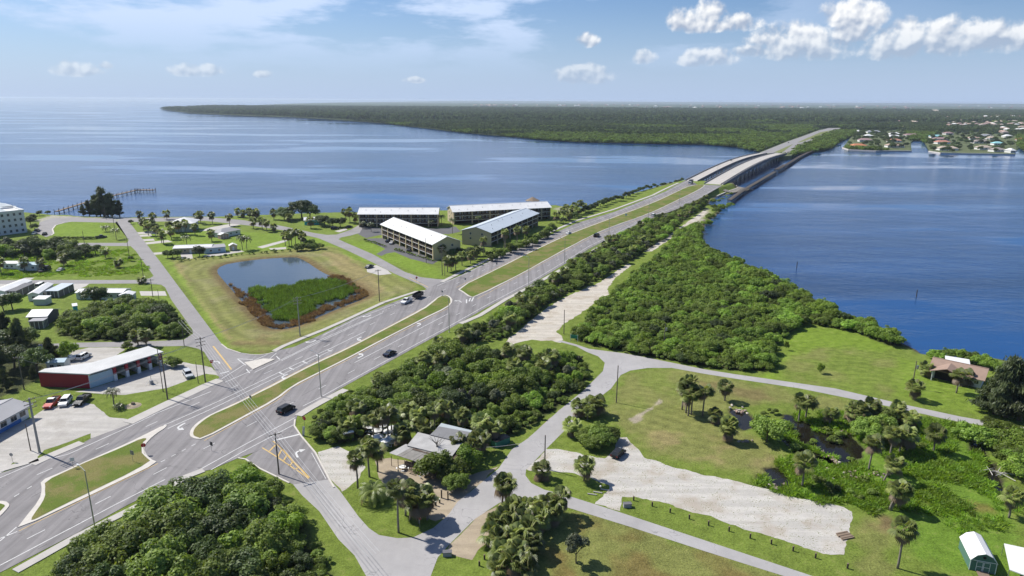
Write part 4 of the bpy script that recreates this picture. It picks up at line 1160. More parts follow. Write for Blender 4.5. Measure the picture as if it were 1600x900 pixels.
# ------------------------------------------------------------------ single palms and trees, placed by their feet
def palms(rows, kind, label, group, cat='palm', scale=1.0, minh=1.2, maxh=11):
    for i, t in enumerate(rows):
        bx, by, ty = t[:3]; lean = t[3] if len(t) > 3 else 0.0
        p = g(bx, by); h = min(max(height_at((bx, by), ty), minh), maxh)
        lb = label[i] if isinstance(label, list) else label
        add_plant(kind, p[0], p[1], h, lb, cat, group, scale=scale, lean=lean, rz=0.0 if lean else None)
palms([(559, 763, 719)], 'cabbage', 'lone slim cabbage palm between the gravel pad and the bar lawn', None)
palms([(577, 745, 697), (590, 737, 705)], 'cabbage', 'cabbage palm on the grass edge beside the gravel pad', 'palms at the gravel pad')
palms([(584, 690, 655), (599, 690, 648), (607, 692, 645), (635, 694, 672), (612, 684, 650)], 'cabbage', 'cabbage palm shading the umbrella tables at the back of the bar', 'palms over the umbrella tables')
palms([(656, 676, 648), (679, 672, 640), (701, 668, 638), (724, 676, 650), (753, 686, 658), (750, 706, 684), (640, 664, 640), (770, 690, 668), (690, 660, 636)], 'cabbage', 'cabbage palm crowding behind the grey bar roofs', 'palms behind the bar')
palms([(664, 690, 668), (716, 712, 690), (628, 700, 678), (742, 716, 694)], 'cabbage', 'cabbage palm rising right beside the bar walls', 'palms at the bar walls')
palms([(623, 832, 764)], 'cabbage', 'tall cabbage palm on the lawn corner where the side road meets the street', None)
palms([(641, 812, 768), (650, 808, 772), (663, 805, 772), (634, 806, 770), (668, 812, 780), (655, 818, 785)], 'cabbage', 'cabbage palm in the clump between the bar yard and the lawn corner', 'palm clump at the bar yard')
palms([(785, 790, 757), (790, 788, 754)], 'cabbage', 'one of twin cabbage palms at the street junction', 'twin palms at the junction')
palms([(913, 751, 726)], 'cabbage', 'short cabbage palm alone on the grass islet before the shell lot', None)
palms([(846, 748, 735)], 'cabbage', 'bushy low palm at the foot of the pole on the grass islet', None, minh=1.0)
palms([(876, 806, 775)], 'cabbage', 'cabbage palm at the edge of the lane beside the palmetto thicket', None)
pc = [(775, 836, 816), (800, 812, 795), (820, 808, 792), (840, 806, 792), (860, 806, 786), (798, 838, 818), (818, 832, 812), (782, 858, 838), (808, 856, 836), (826, 848, 826), (788, 882, 860), (808, 884, 858), (800, 900, 874),
      (780, 905, 886), (830, 866, 846), (850, 822, 802), (768, 850, 834), (792, 825, 806), (815, 868, 848), (842, 830, 812), (865, 820, 800), (820, 905, 885)]
palms(pc, 'cabbage', 'cabbage palm in the dense clump beside the tan street shoulder', 'palm clump by the street shoulder')
palms([(1072, 645, 607), (1076, 645, 596), (1080, 648, 612), (1066, 640, 604), (1075, 650, 620)], 'cabbage', 'cabbage palm of the tall clump on the mown field', 'tall palm clump on the field')
palms([(1098, 650, 612)], 'cabbage', 'cabbage palm just beside the tall clump on the mown field', None)
palms([(1132, 626, 604)], 'cabbage', 'cabbage palm leaning over the north end of the dark pool', None)
palms([(1117, 660, 648), (1138, 688, 662), (1136, 690, 670)], 'cabbage', 'shaggy low palm on the field edge near the rubble', 'shaggy palms near the rubble')
palms([(1248, 658, 627), (1258, 654, 628, .12)], 'cabbage', 'pale-trunked palm standing at the head of the swamp pool', 'palms at the head of the pool')
palms([(1296, 664, 647), (1327, 665, 641, .1), (1343, 668, 641), (1358, 662, 636), (1398, 664, 644), (1421, 672, 655), (1402, 660, 640), (1342, 664, 640)], 'cabbage', 'cabbage palm among the wet trees along the lane side of the swamp', 'palms on the lane side of the swamp')
palms([(1253, 760, 722)], 'cabbage', 'cabbage palm between the small pool and the shell lot', None)
palms([(1357, 736, 692, .06)], 'cabbage', 'tall grey-trunked palm rising from the rubble heap', None)
palms([(1391, 711, 678), (1405, 708, 678), (1416, 706, 680)], 'cabbage', 'cabbage palm in the dark group east of the rubble heap', 'palms east of the rubble')
palms([(1381, 752, 725, .4)], 'cabbage', 'strongly leaning palm over the rubble heap', None)
palms([(1390, 797, 765, .25), (1392, 797, 768, .35)], 'cabbage', 'one of two leaning palms beside the brown patch', 'two leaning palms')
palms([(1402, 888, 828)], 'cabbage', 'tall cabbage palm on the lawn between the shell lot and the green shed', None)
palms([(1458, 707, 677)], 'cabbage', 'cabbage palm by the white marker in the marsh', None)
palms([(1576, 809, 775)], 'cabbage', 'cabbage palm at the end of the ditch', None)
palms([(1427, 624, 606)], 'cabbage', 'bushy palm below the transformer pole', None)
palms([(1494, 614, 588)], 'cabbage', 'slim palm on the lawn of the brown-roofed house', None)
palms([(1445, 588, 576), (1509, 602, 590)], 'cabbage', 'bushy palm against the wall of the brown-roofed house', 'palms at the brown-roofed house')
palms([(905, 650, 640), (925, 645, 628), (935, 648, 630), (893, 680, 668), (918, 655, 640)], 'cabbage', 'cabbage palm in the island of shrubs beside the street bend', 'palms beside the street bend', minh=2.5)
palms([(229, 548 - 6, 518 + 4), ], 'cabbage', 'round-headed palm behind the carwash canopy', None)
palms([(216, 539, 522)], 'cabbage', 'round-headed palm on the back street behind the carwash', None)
palms([(261, 343, 333), (308, 348, 338), (314, 350, 335), (332, 350, 336), (359, 353, 339), (396, 357, 346), (410, 359, 345), (417, 362, 347), (428, 361, 354), (331, 377, 364)], 'cabbage', 'slender palm on the lawns along the bay road', 'palms along the bay road', scale=1.15)
palms([(372, 339, 330), (380, 340, 333), (390, 340, 330), (400, 345, 332), (428, 343, 332), (452, 347, 338), (486, 357, 344), (547, 349, 330), (540, 347, 331), (556, 348, 338)], 'cabbage', 'palm near the shore between the bay road and the water', 'palms at the shore', scale=1.2)
palms([(253, 380, 363), (256, 382, 366), (244, 372, 358), (266, 370, 352), (280, 366, 351), (274, 364, 352), (291, 366, 348), (305, 368, 354), (268, 374, 360), (232, 368, 350), (225, 362, 346), (240, 352, 338), (220, 350, 335)], 'cabbage', 'palm round the white hip-roofed house', 'palms round the white house', scale=1.1)
palms([(165, 403, 391), (186, 418, 410), (222, 443, 438)], 'cabbage', 'small palm on the rough green lot west of the left road', 'palms on the rough lot')
palms([(39, 424, 408), (66, 423, 409), (2, 428, 409), (100, 416, 402)], 'cabbage', 'round palm beside the white trailers', 'palms beside the trailers', scale=1.1)
palms([(456, 384, 364), (462, 382, 362), (470, 382, 366), (452, 386, 368), (475, 386, 370), (446, 384, 366)], 'cabbage', 'palm in the clump above the pond', 'palm clump above the pond', scale=1.1)
palms([(705, 423, 408), (712, 422, 405), (699, 425, 407), (722, 415, 398), (742, 408, 393), (745, 405, 390), (690, 405, 388), (735, 412, 397)], 'cabbage', 'palm at the corner of the front apartment block by the highway', 'palms at the apartment corner', scale=1.1)
palms([(756, 402, 375), (788, 395, 364), (790, 393, 366), (808, 388, 358), (822, 378, 358), (736, 378, 365), (745, 382, 368)], 'cabbage', 'palm against the blue-roofed apartment block', 'palms against the blue-roofed block', scale=1.0)
palms([(707, 365, 344), (690, 352, 338), (678, 352, 340), (674, 356, 346), (748, 352, 340), (567, 357, 348), (580, 362, 350)], 'coconut', 'feathery palm in the court between the apartment blocks', 'palms in the apartment court')
palms([(884, 340, 325), (898, 336, 322), (906, 334, 318), (893, 338, 326), (880, 344, 330), (912, 332, 322), (870, 348, 336), (902, 340, 328), (889, 347, 336)], 'cabbage', 'dark palm on the shore between the apartments and the highway', 'palms by the apartments shore', scale=1.2)
palms([(379, 391, 372), (386, 390, 374)], 'coconut', 'coconut palm between the low house and the pond', 'coconut palms above the pond', scale=1.35)
palms([(292, 384, 371), (166, 362, 356), (182, 374, 360)], 'coconut', 'ragged coconut palm beside the left road', 'coconut palms by the left road', scale=1.1)
palms([(178, 632, 612)], 'coconut', 'young coconut palm on the grass between the store lot and the carwash', None, scale=.85)
palms([(186, 640, 634)], 'coconut', 'low yellowish palm beside the stump mound', None, scale=.6, minh=.6)
palms([(584, 783, 768)], 'date', 'spiky low date palm on the bar lawn', None, minh=1.6, scale=1.35)
def trees(rows, kind, label, group=None, cat='tree', wide=1.0):
    for t in rows:
        bx, by, h = t[:3]; p = g(bx, by)
        add_plant(kind, p[0], p[1], h, label, cat, group, wide=wide * rng.uniform(.95, 1.08))
trees([(683, 744, 6.0)], 'lime', 'bright lime-green tree in front of the corrugated bar roof', wide=1.1)
trees([(735, 735, 5.8)], 'lime', 'big lime-green tree beside the street at the end of the bar')
trees([(712, 766, 3.4), (720, 762, 3.0)], 'bush', 'dark shrub tree at the corner of the bar yard', 'shrub trees at the bar yard')
trees([(690, 748, 4.2), (712, 745, 4.0)], 'bush', 'green tree between the two lime-green trees of the bar', 'trees between the lime trees')
trees([(940, 698, 4.2), (925, 700, 3.4), (950, 688, 3.6), (930, 685, 3.6), (908, 692, 2.8)], 'bush', 'round green shrub tree by the dark parked car on the shell lot', 'shrub trees by the shell lot', wide=1.1)
trees([(900, 880, 6.0)], 'grey', 'grey-green willow-like tree on the dry field', wide=.8)
trees([(1198, 690, 6.2)], 'bush', 'round full tree standing at the edge of the swamp pool')
trees([(1352, 690, 5.0), (1372, 684, 5.4), (1390, 690, 4.6), (1380, 672, 5.0)], 'bush', 'leafy tree in the middle of the swamp', 'leafy trees in the swamp')
trees([(1520, 690, 4.4), (1545, 696, 4.0), (1572, 700, 4.2), (1596, 700, 4.6), (1575, 722, 3.6), (1600, 730, 4.2), (1590, 745, 3.6), (1615, 715, 4.5), (1560, 684, 3.8)], 'mangrove', 'round green shrub tree along the ditch', 'shrub trees along the ditch', wide=1.2)
trees([(1570, 652, 16.5), (1592, 657, 15.0), (1553, 647, 11.5), (1612, 652, 16), (1580, 640, 13.0), (1545, 640, 8.0)], 'pine', 'huge dark casuarina beside the brown-roofed house', 'casuarinas by the brown-roofed house', wide=1.35)
trees([(1282, 583, 2.8)], 'lime', 'small sapling with a shadow on the mown riverside lawn', wide=.7)
trees([(1228, 547, 3.0)], 'lime', 'thin sapling near the mangroves on the riverside lawn', wide=.45)
trees([(1560, 675, 3.2), (1585, 683, 3.0), (1545, 668, 2.6), (1600, 690, 3.2)], 'bush', 'leafy bush at the foot of the casuarinas', 'bushes under the casuarinas')
trees([(1462, 562, 3.2), (1478, 560, 3.4), (1498, 562, 3.6), (1515, 566, 3.4), (1532, 572, 3.6), (1550, 578, 3.4), (1570, 584, 3.6), (1590, 590, 3.8)], 'mangrove', 'shore bush between the brown-roofed house and the river', 'shore bushes behind the house')
trees([(500, 684, 3.4), (515, 688, 3.0), (530, 690, 3.2)], 'bush', 'low dark bush beside the stop sign verge', 'bushes by the stop sign')
# left part of the village
trees([(130, 337, 8.0), (140, 337, 11.0), (151, 337, 14.5), (163, 338, 19.5), (175, 338, 16.0), (187, 338, 11.5), (169, 336, 15.0), (157, 336, 15.5)], 'pine', 'dark casuarina at the foot of the long pier', 'casuarinas at the pier', wide=1.1)
trees([(472, 342, 12.0), (484, 342, 10.0)], 'oak', 'big spreading oak on the bay shore', 'oaks on the bay shore', wide=1.25)
trees([(444, 343, 8.0), (450, 345, 7.0), (508, 354, 6.5), (520, 355, 6.2), (532, 355, 6.0), (500, 352, 6.2), (396, 344, 6.5)], 'oak', 'dense dark tree on the green strip by the bay', 'dark trees on the bay strip', wide=1.15)
trees([(270, 404, 4.2), (278, 402, 4.0), (262, 403, 3.8), (312, 400, 5.2)], 'oak', 'dark bush tree against the low house by the pond', 'bush trees at the low house')
trees([(466, 392, 3.6), (478, 391, 3.8), (490, 390, 3.6), (500, 389, 3.0), (484, 386, 4.2)], 'bush', 'grey-green hedge tree above the pond', 'hedge trees above the pond', wide=1.1)
trees([(232, 360, 7.0), (240, 363, 5.5), (226, 357, 6.0)], 'oak', 'dark tree beside the left road near the bay', 'trees by the left road end')
trees([(148, 476, 7.2), (158, 474, 6.0)], 'oak', 'dark tree in front of the long white trailer', 'trees before the long trailer')
trees([(20, 484, 6.5), (6, 486, 6.2)], 'oak', 'dark tree in front of the small white sheds', 'trees before the small sheds')
trees([(108, 560, 5.0)], 'lime', 'bright green tree at the end of the pine grove')
trees([(270, 572, 3.0), (276, 574, 2.6)], 'bush', 'green bush at the end of the carwash bays', 'bushes at the end of the carwash')
trees([(200, 546, 2.4)], 'bush', 'small bush on the grass behind the carwash roof')
trees([(52, 345, 4.2), (62, 337, 3.6), (75, 334, 3.0), (48, 352, 5.5), (55, 360, 4.0)], 'oak', 'dark shrub tree beside the white condominium', 'shrub trees by the condominium')
trees([(850, 372, 5.0), (840, 378, 4.5), (832, 384, 4.2), (862, 362, 5.0), (800, 395, 4.0), (782, 402, 4.2), (770, 408, 4.0), (820, 386, 4.0), (812, 390, 3.6), (790, 398, 3.4), (775, 398, 3.8), (846, 374, 4.0), (836, 380, 3.6), (826, 378, 4.4), (806, 386, 4.0), (795, 391, 3.8), (856, 366, 4.4), (764, 403, 3.4)], 'bush', 'dark shrub tree between the blue-roofed block and the sidewalk', 'shrub trees along the blue-roofed block')
trees([(718, 402, 5.0), (728, 404, 4.6), (708, 404, 4.8), (736, 400, 4.8), (750, 400, 4.5)], 'oak', 'dark tree in front of the gable of the front apartment block', 'trees before the front gable')
trees([(925, 331, 5.0), (938, 326, 5.0), (948, 322, 4.8), (962, 318, 4.4), (978, 315, 5.2), (970, 318, 4.2), (1000, 305, 4.0), (1010, 302, 3.8), (1022, 299, 3.8), (1034, 295, 4.0), (1042, 292, 4.2), (1056, 287, 3.6), (1066, 283, 3.6), (915, 334, 5.0), (990, 309, 3.6), (920, 332, 4.2), (931, 328, 4.4), (943, 324, 4.6), (955, 320, 4.0), (985, 312, 4.0), (995, 308, 3.4), (1005, 304, 3.6), (1016, 301, 3.4), (1028, 297, 3.6), (1038, 294, 3.6), (1048, 290, 3.4), (1062, 285, 3.2), (908, 336, 4.6), (898, 341, 4.4), (890, 345, 4.2), (880, 350, 4.2)], 'oak', 'shore tree along the seaward sidewalk of the highway', 'shore trees along the highway')
trees([(1142, 318, 4.0), (1128, 324, 4.2), (1120, 332, 4.2), (1110, 340, 3.8), (1104, 350, 4.2), (1136, 320, 3.4), (1115, 326, 3.2), (1128, 309, 2.6), (1136, 306, 2.4), (1122, 312, 2.8), (1114, 314, 3.0), (1143, 302, 2.2)], 'mangrove', 'mangrove on the spit at the start of the old trestle', 'mangroves on the spit', wide=1.1)
trees([(205, 350, 2.6), (150, 398, 5.0), (135, 398, 5.5), (205, 408, 2.6)], 'oak', 'dark tree at the edge of the rough green lot', 'trees at the rough lot')
for k in range(26):                     # clipped hedge along the apartment parking
    q = k / 25; p = g(572 + (678 - 572) * q, 377 + (409 - 377) * q)
    if abs(q - .36) > .06:
        add_plant('shrub', p[0], p[1], rng.uniform(1.0, 1.6), 'low clipped shrub in the hedge between the parking and the lawn', 'shrub', 'hedge shrubs along the parking')
for k in range(24):                     # hedge of the bay lawn
    p = g(86 + 62 * k / 23, 373.5); add_plant('shrub', p[0], p[1], rng.uniform(1.3, 1.7), 'dark clipped shrub in the hedge below the oval bay lawn', 'shrub', 'hedge shrubs below the bay lawn', wide=1.3)
for k in range(22):                     # ragged shrubs between the house and the pond
    q = k / 21; p = g(278 + (470 - 278) * q + rng.uniform(-2, 2), 408 + (391 - 408) * q + rng.uniform(-1, 1))
    add_plant('shrub', p[0], p[1], rng.uniform(.9, 1.9), 'ragged shrub on the house side of the pond bank', 'shrub', 'shrubs on the pond bank')
for (x, y) in ((1195, 650), (1208, 646), (1290, 675), (1312, 680), (1330, 720), (1240, 705), (1262, 722), (1350, 752), (1328, 770), (1300, 770), (1280, 755), (1365, 775), (1342, 780), (1270, 690), (1300, 690), (1410, 690), (1440, 700)):
    p = g(x, y); add_plant('shrub', p[0], p[1], rng.uniform(1.0, 2.0), 'green water-edge shrub in the swamp', 'shrub', 'swamp shrubs', wide=1.2)

# ------------------------------------------------------------------ reeds, marsh plants, grass: stuff
def tuft(name, seed, n, h, spread, w, mtl, lean=.35):
    r = np.random.default_rng(seed); V, F = [], []
    a = r.uniform(0, 6.283, n); q = np.sqrt(r.random(n)) * spread
    B = np.c_[np.cos(a) * q, np.sin(a) * q, np.zeros(n)]
    d = r.normal(size=(n, 3)) * lean; d[:, 2] = 1
    hh = h * r.uniform(.55, 1.1, n)
    T = B + d * hh[:, None]
    s = np.c_[np.cos(a + 1.3), np.sin(a + 1.3), np.zeros(n)] * w
    M = B * .4 + T * .6 + s * .9
    V = np.stack([B - s * .5, M + s * .3, T, M - s * 1.6], 1).reshape(-1, 3)
    return mesh_np(name, V, np.arange(4 * n).reshape(-1, 4), mtl, {'var': ('FLOAT', np.repeat(r.random(n), 4))})
def grid_points(poly, spacing, seed, jit=.5, inset=0.0, noise_cut=None, wander=0.0):
    r = np.random.default_rng(seed); lo, hi = poly.min(0), poly.max(0)
    X, Y = np.meshgrid(np.arange(lo[0], hi[0], spacing), np.arange(lo[1], hi[1], spacing))
    P = np.c_[X.ravel(), Y.ravel()]; P = P + r.uniform(-jit, jit, P.shape) * spacing
    s = poly_sd(P, poly) + (vnoise(P, 3, seed) - .5) * wander
    k = s > inset
    if noise_cut: k &= (vnoise(P, noise_cut[0], seed + 3) > noise_cut[1])
    return P[k]
REED = [tuft('reed', 400 + i, 46, 1.9, .75, .05, L_REED, .16) for i in range(3)]
REDR = [tuft('red_reed', 410 + i, 46, 1.15, .6, .05, L_RED, .25) for i in range(3)]
MARS = [tuft('marsh_tuft', 420 + i, 60, .62, .75, .075, L_MARSH, .75) for i in range(3)]
cat_poly = wpoly([(386, 451), (420, 451), (470, 444), (505, 437), (525, 437), (556, 456), (540, 463), (500, 474), (452, 500), (436, 500), (424, 484), (404, 464)])
P = grid_points(cat_poly, .85, 1, wander=6, inset=-.6)
stuff_points('cattails', np.c_[P, np.full(len(P), -.6)], REED, 'dense green cattails filling the near half of the pond', nrg.uniform(.7, 1.15, len(P)), 5, 'reeds')
red_poly = wpoly([(357, 444), (366, 447), (396, 470), (418, 490), (432, 506), (454, 504), (502, 480), (544, 467), (562, 459), (524, 437), (512, 432), (524, 430), (542, 436), (572, 456), (574, 463), (516, 485), (463, 510), (431, 514), (413, 507), (380, 470)])
P = grid_points(red_poly, .75, 2, wander=4, noise_cut=(2.2, .2))
stuff_points('red_reeds', np.c_[P, np.full(len(P), -.45)], REDR, 'rust-red reeds ringing the cattails at the pond edge', nrg.uniform(.6, 1.2, len(P)), 6, 'reeds')
mar_poly = wpoly([(1180, 762), (1195, 735), (1225, 722), (1258, 706), (1230, 690), (1215, 655), (1262, 645), (1340, 645), (1480, 658), (1520, 672), (1535, 720), (1560, 770), (1500, 795), (1440, 800), (1400, 790), (1345, 800), (1330, 790), (1260, 778)])
P = grid_points(mar_poly, .8, 3, noise_cut=(5.0, .36), wander=3)
dpool = np.max([poly_sd(P, q) for q in POOLS], 0)
P = P[(dpool < -.3) | ((vnoise(P, 2.5, 77) > .6) & (dpool < 3.5))]
stuff_points('marsh_plants', np.c_[P, np.full(len(P), -.1)], MARS, 'lush low green plants carpeting the swamp', nrg.uniform(.6, 1.6, len(P)), 7, 'marsh plants')
rough = np.concatenate([grid_points(wpoly(q), 1.5, 40 + i, noise_cut=(6.0, .45), wander=4) for i, q in enumerate((
    [(0, 390), (200, 388), (238, 430), (0, 435)], [(1560, 760), (1600, 780), (1600, 830), (1500, 830), (1440, 802), (1500, 790)]))])
stuff_points('rough_grass', np.c_[rough, np.zeros(len(rough))], MARS, 'tall rough grass on the unmown lots', nrg.uniform(.5, 1.3, len(rough)), 8, 'grass')
under = np.concatenate([grid_points(THICKETS[k], 1.9, 60 + i, wander=2) for i, k in enumerate('ABCDE')])
stuff_points('undergrowth', np.c_[under, [land_z(*p) for p in under]], SHRB, 'low undergrowth beneath the thickets', nrg.uniform(.6, 1.2, len(under)), 9, 'undergrowth')

# ------------------------------------------------------------------ far forest: stuff
L_FFOR = leaf_mat('far_mangrove_leaves', (.060, .100, .026), (.200, .270, .065), .3, .8, .1)
L_FPIN = leaf_mat('far_pine_leaves', (.040, .066, .028), (.135, .175, .065), .25, .8, .1)
FM = [crown_mesh('far_mangrove', 500 + i, 5.5, 5.5, 3.0, 2.2, 9, 330, .95, L_FFOR, fill_in=.1) for i in range(3)]
FPn = [crown_mesh('far_pine', 510 + i, 4.5, 4.5, 5.0, 5.0, 9, 330, .95, L_FPIN, .95, fill_in=.1) for i in range(3)]
CLEAR = [wpoly(q, 0) for q in ([(1180, 240), (1190, 236), (1257, 210.5), (1279, 202.5), (1320, 198.5), (1320, 203), (1298, 208), (1252, 230), (1236, 243), (1200, 244)],
                             [(1316, 231), (1424, 238), (1424, 214), (1412, 203), (1345, 204), (1330, 211)], [(1445, 222), (1452, 240), (1592, 244), (1592, 212), (1530, 206), (1470, 206), (1446, 216)],
                             [(1450, 171), (1466, 170.5), (1472, 177.5), (1458, 178)], [(1340, 197), (1395, 190.5), (1396, 192.5), (1345, 200)])]
def far_points(d0, d1, spacing, seed):
    r = np.random.default_rng(seed)
    xs = np.arange(-.74 * d1, .86 * d1, spacing); yy = np.arange(d0 * .95, d1, spacing)
    X, Y = np.meshgrid(xs, yy); P = np.c_[X.ravel(), Y.ravel()]
    P = P[(np.abs(P[:, 0] / P[:, 1] - .04) < .8) & (P[:, 1] > d0) & (P[:, 1] <= d1)]
    P = P + r.uniform(-.45, .45, P.shape) * spacing
    P = P[poly_sd(P, FARLAND) > 1.5]
    for c in CLEAR: P = P[poly_sd(P, c) < 1]
    return P
Pn = far_points(850, 2500, 8.5, 1); Pf = far_points(2500, 6500, 21, 2)
def kind_of(P): return (vnoise(P, 420, 5) * .6 + vnoise(P, 130, 6) * .4 + np.clip((P[:, 1] - 1500) / 3500, 0, .35)) > .56
allP, allS = np.r_[Pn, Pf], np.r_[nrg.uniform(.75, 1.25, len(Pn)), nrg.uniform(1.6, 2.4, len(Pf))]
kd = kind_of(allP)
z_ = np.full(len(allP), FAR_Z)
stuff_points('mangrove_forest', np.c_[allP, z_][~kd], FM, 'far green mangrove forest across the river', allS[~kd], 11, 'forest')
stuff_points('pine_forest', np.c_[allP, z_ - .5][kd], FPn, 'far dark pine woods beyond the mangroves', allS[kd] * .9, 12, 'forest')
print('forest', len(allP), kd.sum())
# ------------------------------------------------------------------ building materials
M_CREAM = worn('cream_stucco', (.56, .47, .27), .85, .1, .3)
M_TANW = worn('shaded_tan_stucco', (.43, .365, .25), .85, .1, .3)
M_WROOF = worn('white_metal_roof', (.66, .66, .645), .45, .16, .25)
M_BROOF = worn('pale_blue_metal_roof', (.47, .52, .56), .45, .08, .25)
M_GROOF = worn('grey_roof', (.30, .30, .31), .7, .15, .4)
M_DROOF = worn('dark_grey_roof', (.13, .13, .14), .8, .15, .5)
M_FLATROOF = worn('flat_grey_roofing', (.185, .185, .19), .8, .2, .5)
M_CANROOF = worn('greyish_canopy_roof', (.50, .50, .485), .55, .2, .3)
M_OLDROOF = worn('weathered_white_metal', (.36, .355, .345), .6, .35, .5)
M_RUST = worn('weathered_corrugated_metal', (.20, .19, .175), .7, .5, .9)
M_TERRA = worn('brown_shingle', (.29, .205, .16), .9, .2, .6, bump=.2)
M_WALLW = worn('white_wall', (.66, .66, .63), .8, .08, .4)
M_WALLG = worn('grey_wall', (.36, .40, .42), .8, .1, .4)
M_WALLT = worn('pale_green_wall', (.50, .55, .50), .8, .1, .4)
M_RED = worn('red_painted_wall', (.30, .018, .030), .6, .15, .4)
M_LBLUE = worn('pale_blue_wall', (.42, .55, .62), .7, .1, .4)
M_BLUE = worn('blue_paint', (.05, .16, .42), .6, .1, .4)
M_TURQ = worn('turquoise_paint', (.05, .42, .50), .6, .1, .4)
M_GREENW = worn('green_siding', (.075, .16, .12), .7, .1, .5)
M_TRIM = worn('white_trim', (.70, .70, .68), .6, .06, .5)
M_GLASS = mat('window_glass', (.03, .04, .05), .08, 0, .6)
M_DARK = mat('shaded_opening', (.022, .02, .018), .8, 0, .2)  # near-black colour stands in for shade inside openings
M_PORCH = worn('shaded_porch_wall', (.14, .13, .125), .8, .25, .8)
M_BROWNW = worn('brown_screen', (.085, .058, .042), .7, .2, 1.2)
M_WOOD = worn('weathered_wood', (.20, .15, .11), .9, .25, 2, bump=.2)
M_TPLANK = worn('trestle_planks', (.10, .085, .07), .9, .3, .6)
M_DWOOD = worn('dark_timber', (.055, .045, .038), .9, .3, 1.0, bump=.2)
M_BCONC = worn('bridge_concrete', (.42, .395, .36), .85, .2, .15)
M_FASC = worn('shaded_fascia', (.13, .135, .15), .8, .2, .3)  # dark blue-grey paints in shade on the side away from the sun
M_PIER = worn('shaded_pier_concrete', (.25, .24, .225), .9, .25, .3)  # darkened concrete paints in the shade along the bridge sides
M_PARA = worn('shaded_parapet_concrete', (.24, .23, .22), .85, .2, .3)  # darker than the deck: shade of the parapet side is in the colour
M_METAL = mat('galvanised_steel', (.38, .39, .40), .45, .8, .5)
M_BLACK = mat('black_plastic', (.015, .015, .016), .5, 0, .4)
def frame_of(A, B):
    a, b = g(*A), g(*B); d = b - a
    return a, math.atan2(d[1], d[0]), float(np.linalg.norm(d))
WM = {}
def win_mesh(w, h):
    k = (round(w, 1), round(h, 1))
    if k not in WM:
        w, h = k
        f = MB().box(-w / 2, w / 2, -.05, .02, -h / 2, h / 2).mesh('window', M_TRIM)
        p = MB().box(-w / 2 + .08, -.03, -.075, -.03, -h / 2 + .08, h / 2 - .08).box(.03, w / 2 - .08, -.075, -.03, -h / 2 + .08, h / 2 - .08).mesh('pane', M_GLASS)
        WM[k] = (f, p)
    return WM[k]
def window(parent, x, y, z, w, h, rz):
    f, p = win_mesh(w, h)
    o = obj('window', f, parent, (x, y, z), rz); obj('pane', p, o); return o
def door(parent, x, y, z, w, h, rz, m=None):
    d = MB().box(-w / 2, w / 2, -.06, .02, 0, h).build('door', m or M_TRIM, parent, (x, y, z), rz)
    MB().box(w / 2 - .18, w / 2 - .1, -.12, -.05, h * .45, h * .5).build('handle', M_METAL, d)
    return d
def roof_mesh(kind, L, D, h, rise, ov, t=.18):
    mb = MB()
    if kind == 'gable':          # ridge along x
        for s in (0, 1):
            y0, y1 = (-ov, D / 2) if s == 0 else (D + ov, D / 2)
            z0 = h - rise * ov / (D / 2)
            V = [(-ov, y0, z0), (L + ov, y0, z0), (L + ov, y1, h + rise), (-ov, y1, h + rise)]
            mb.hexa(V + [(v[0], v[1], v[2] + t) for v in V])
    elif kind == 'gabley':       # ridge along y
        for s in (0, 1):
            x0, x1 = (-ov, L / 2) if s == 0 else (L + ov, L / 2)
            z0 = h - rise * ov / (L / 2)
            V = [(x0, -ov, z0), (x1, -ov, h + rise), (x1, D + ov, h + rise), (x0, D + ov, z0)]
            mb.hexa(V + [(v[0], v[1], v[2] + t) for v in V])
    elif kind == 'hip':
        r = min(L, D) / 2
        if L >= D: R = [(r, D / 2, h + rise), (L - r, D / 2, h + rise)]
        else: R = [(L / 2, r, h + rise), (L / 2, D - r, h + rise)]
        E = [(-ov, -ov, h), (L + ov, -ov, h), (L + ov, D + ov, h), (-ov, D + ov, h)]
        V = E + R
        if L >= D: F = [(0, 1, 5, 4), (1, 2, 5), (2, 3, 4, 5), (3, 0, 4), (3, 2, 1, 0)]
        else: F = [(0, 1, 4), (1, 2, 5, 4), (2, 3, 5), (3, 0, 4, 5), (3, 2, 1, 0)]
        mb.add(V, F)
    elif kind == 'shed':         # low at the front
        V = [(-ov, -ov, h), (L + ov, -ov, h), (L + ov, D + ov, h + rise), (-ov, D + ov, h + rise)]
        mb.hexa(V + [(v[0], v[1], v[2] + t) for v in V])
    else:
        mb.box(-ov, L + ov, -ov, D + ov, h, h + t + .1)
    return mb
def wall_mesh(kind, L, D, h, rise):
    mb = MB().box(0, L, 0, D, -.3, h)
    if kind == 'gable':
        for x0, x1 in ((0, .15), (L - .15, L)): mb.extr([(0, h), (D, h), (D / 2, h + rise)], 'x', x0, x1)
    if kind == 'gabley':
        for y0, y1 in ((0, .15), (D - .15, D)): mb.extr([(0, h), (L, h), (L / 2, h + rise)], 'y', y0, y1)
    if kind == 'shed':
        for x0, x1 in ((0, .15), (L - .15, L)): mb.extr([(0, h), (D, h), (D, h + rise)], 'x', x0, x1)
    return mb
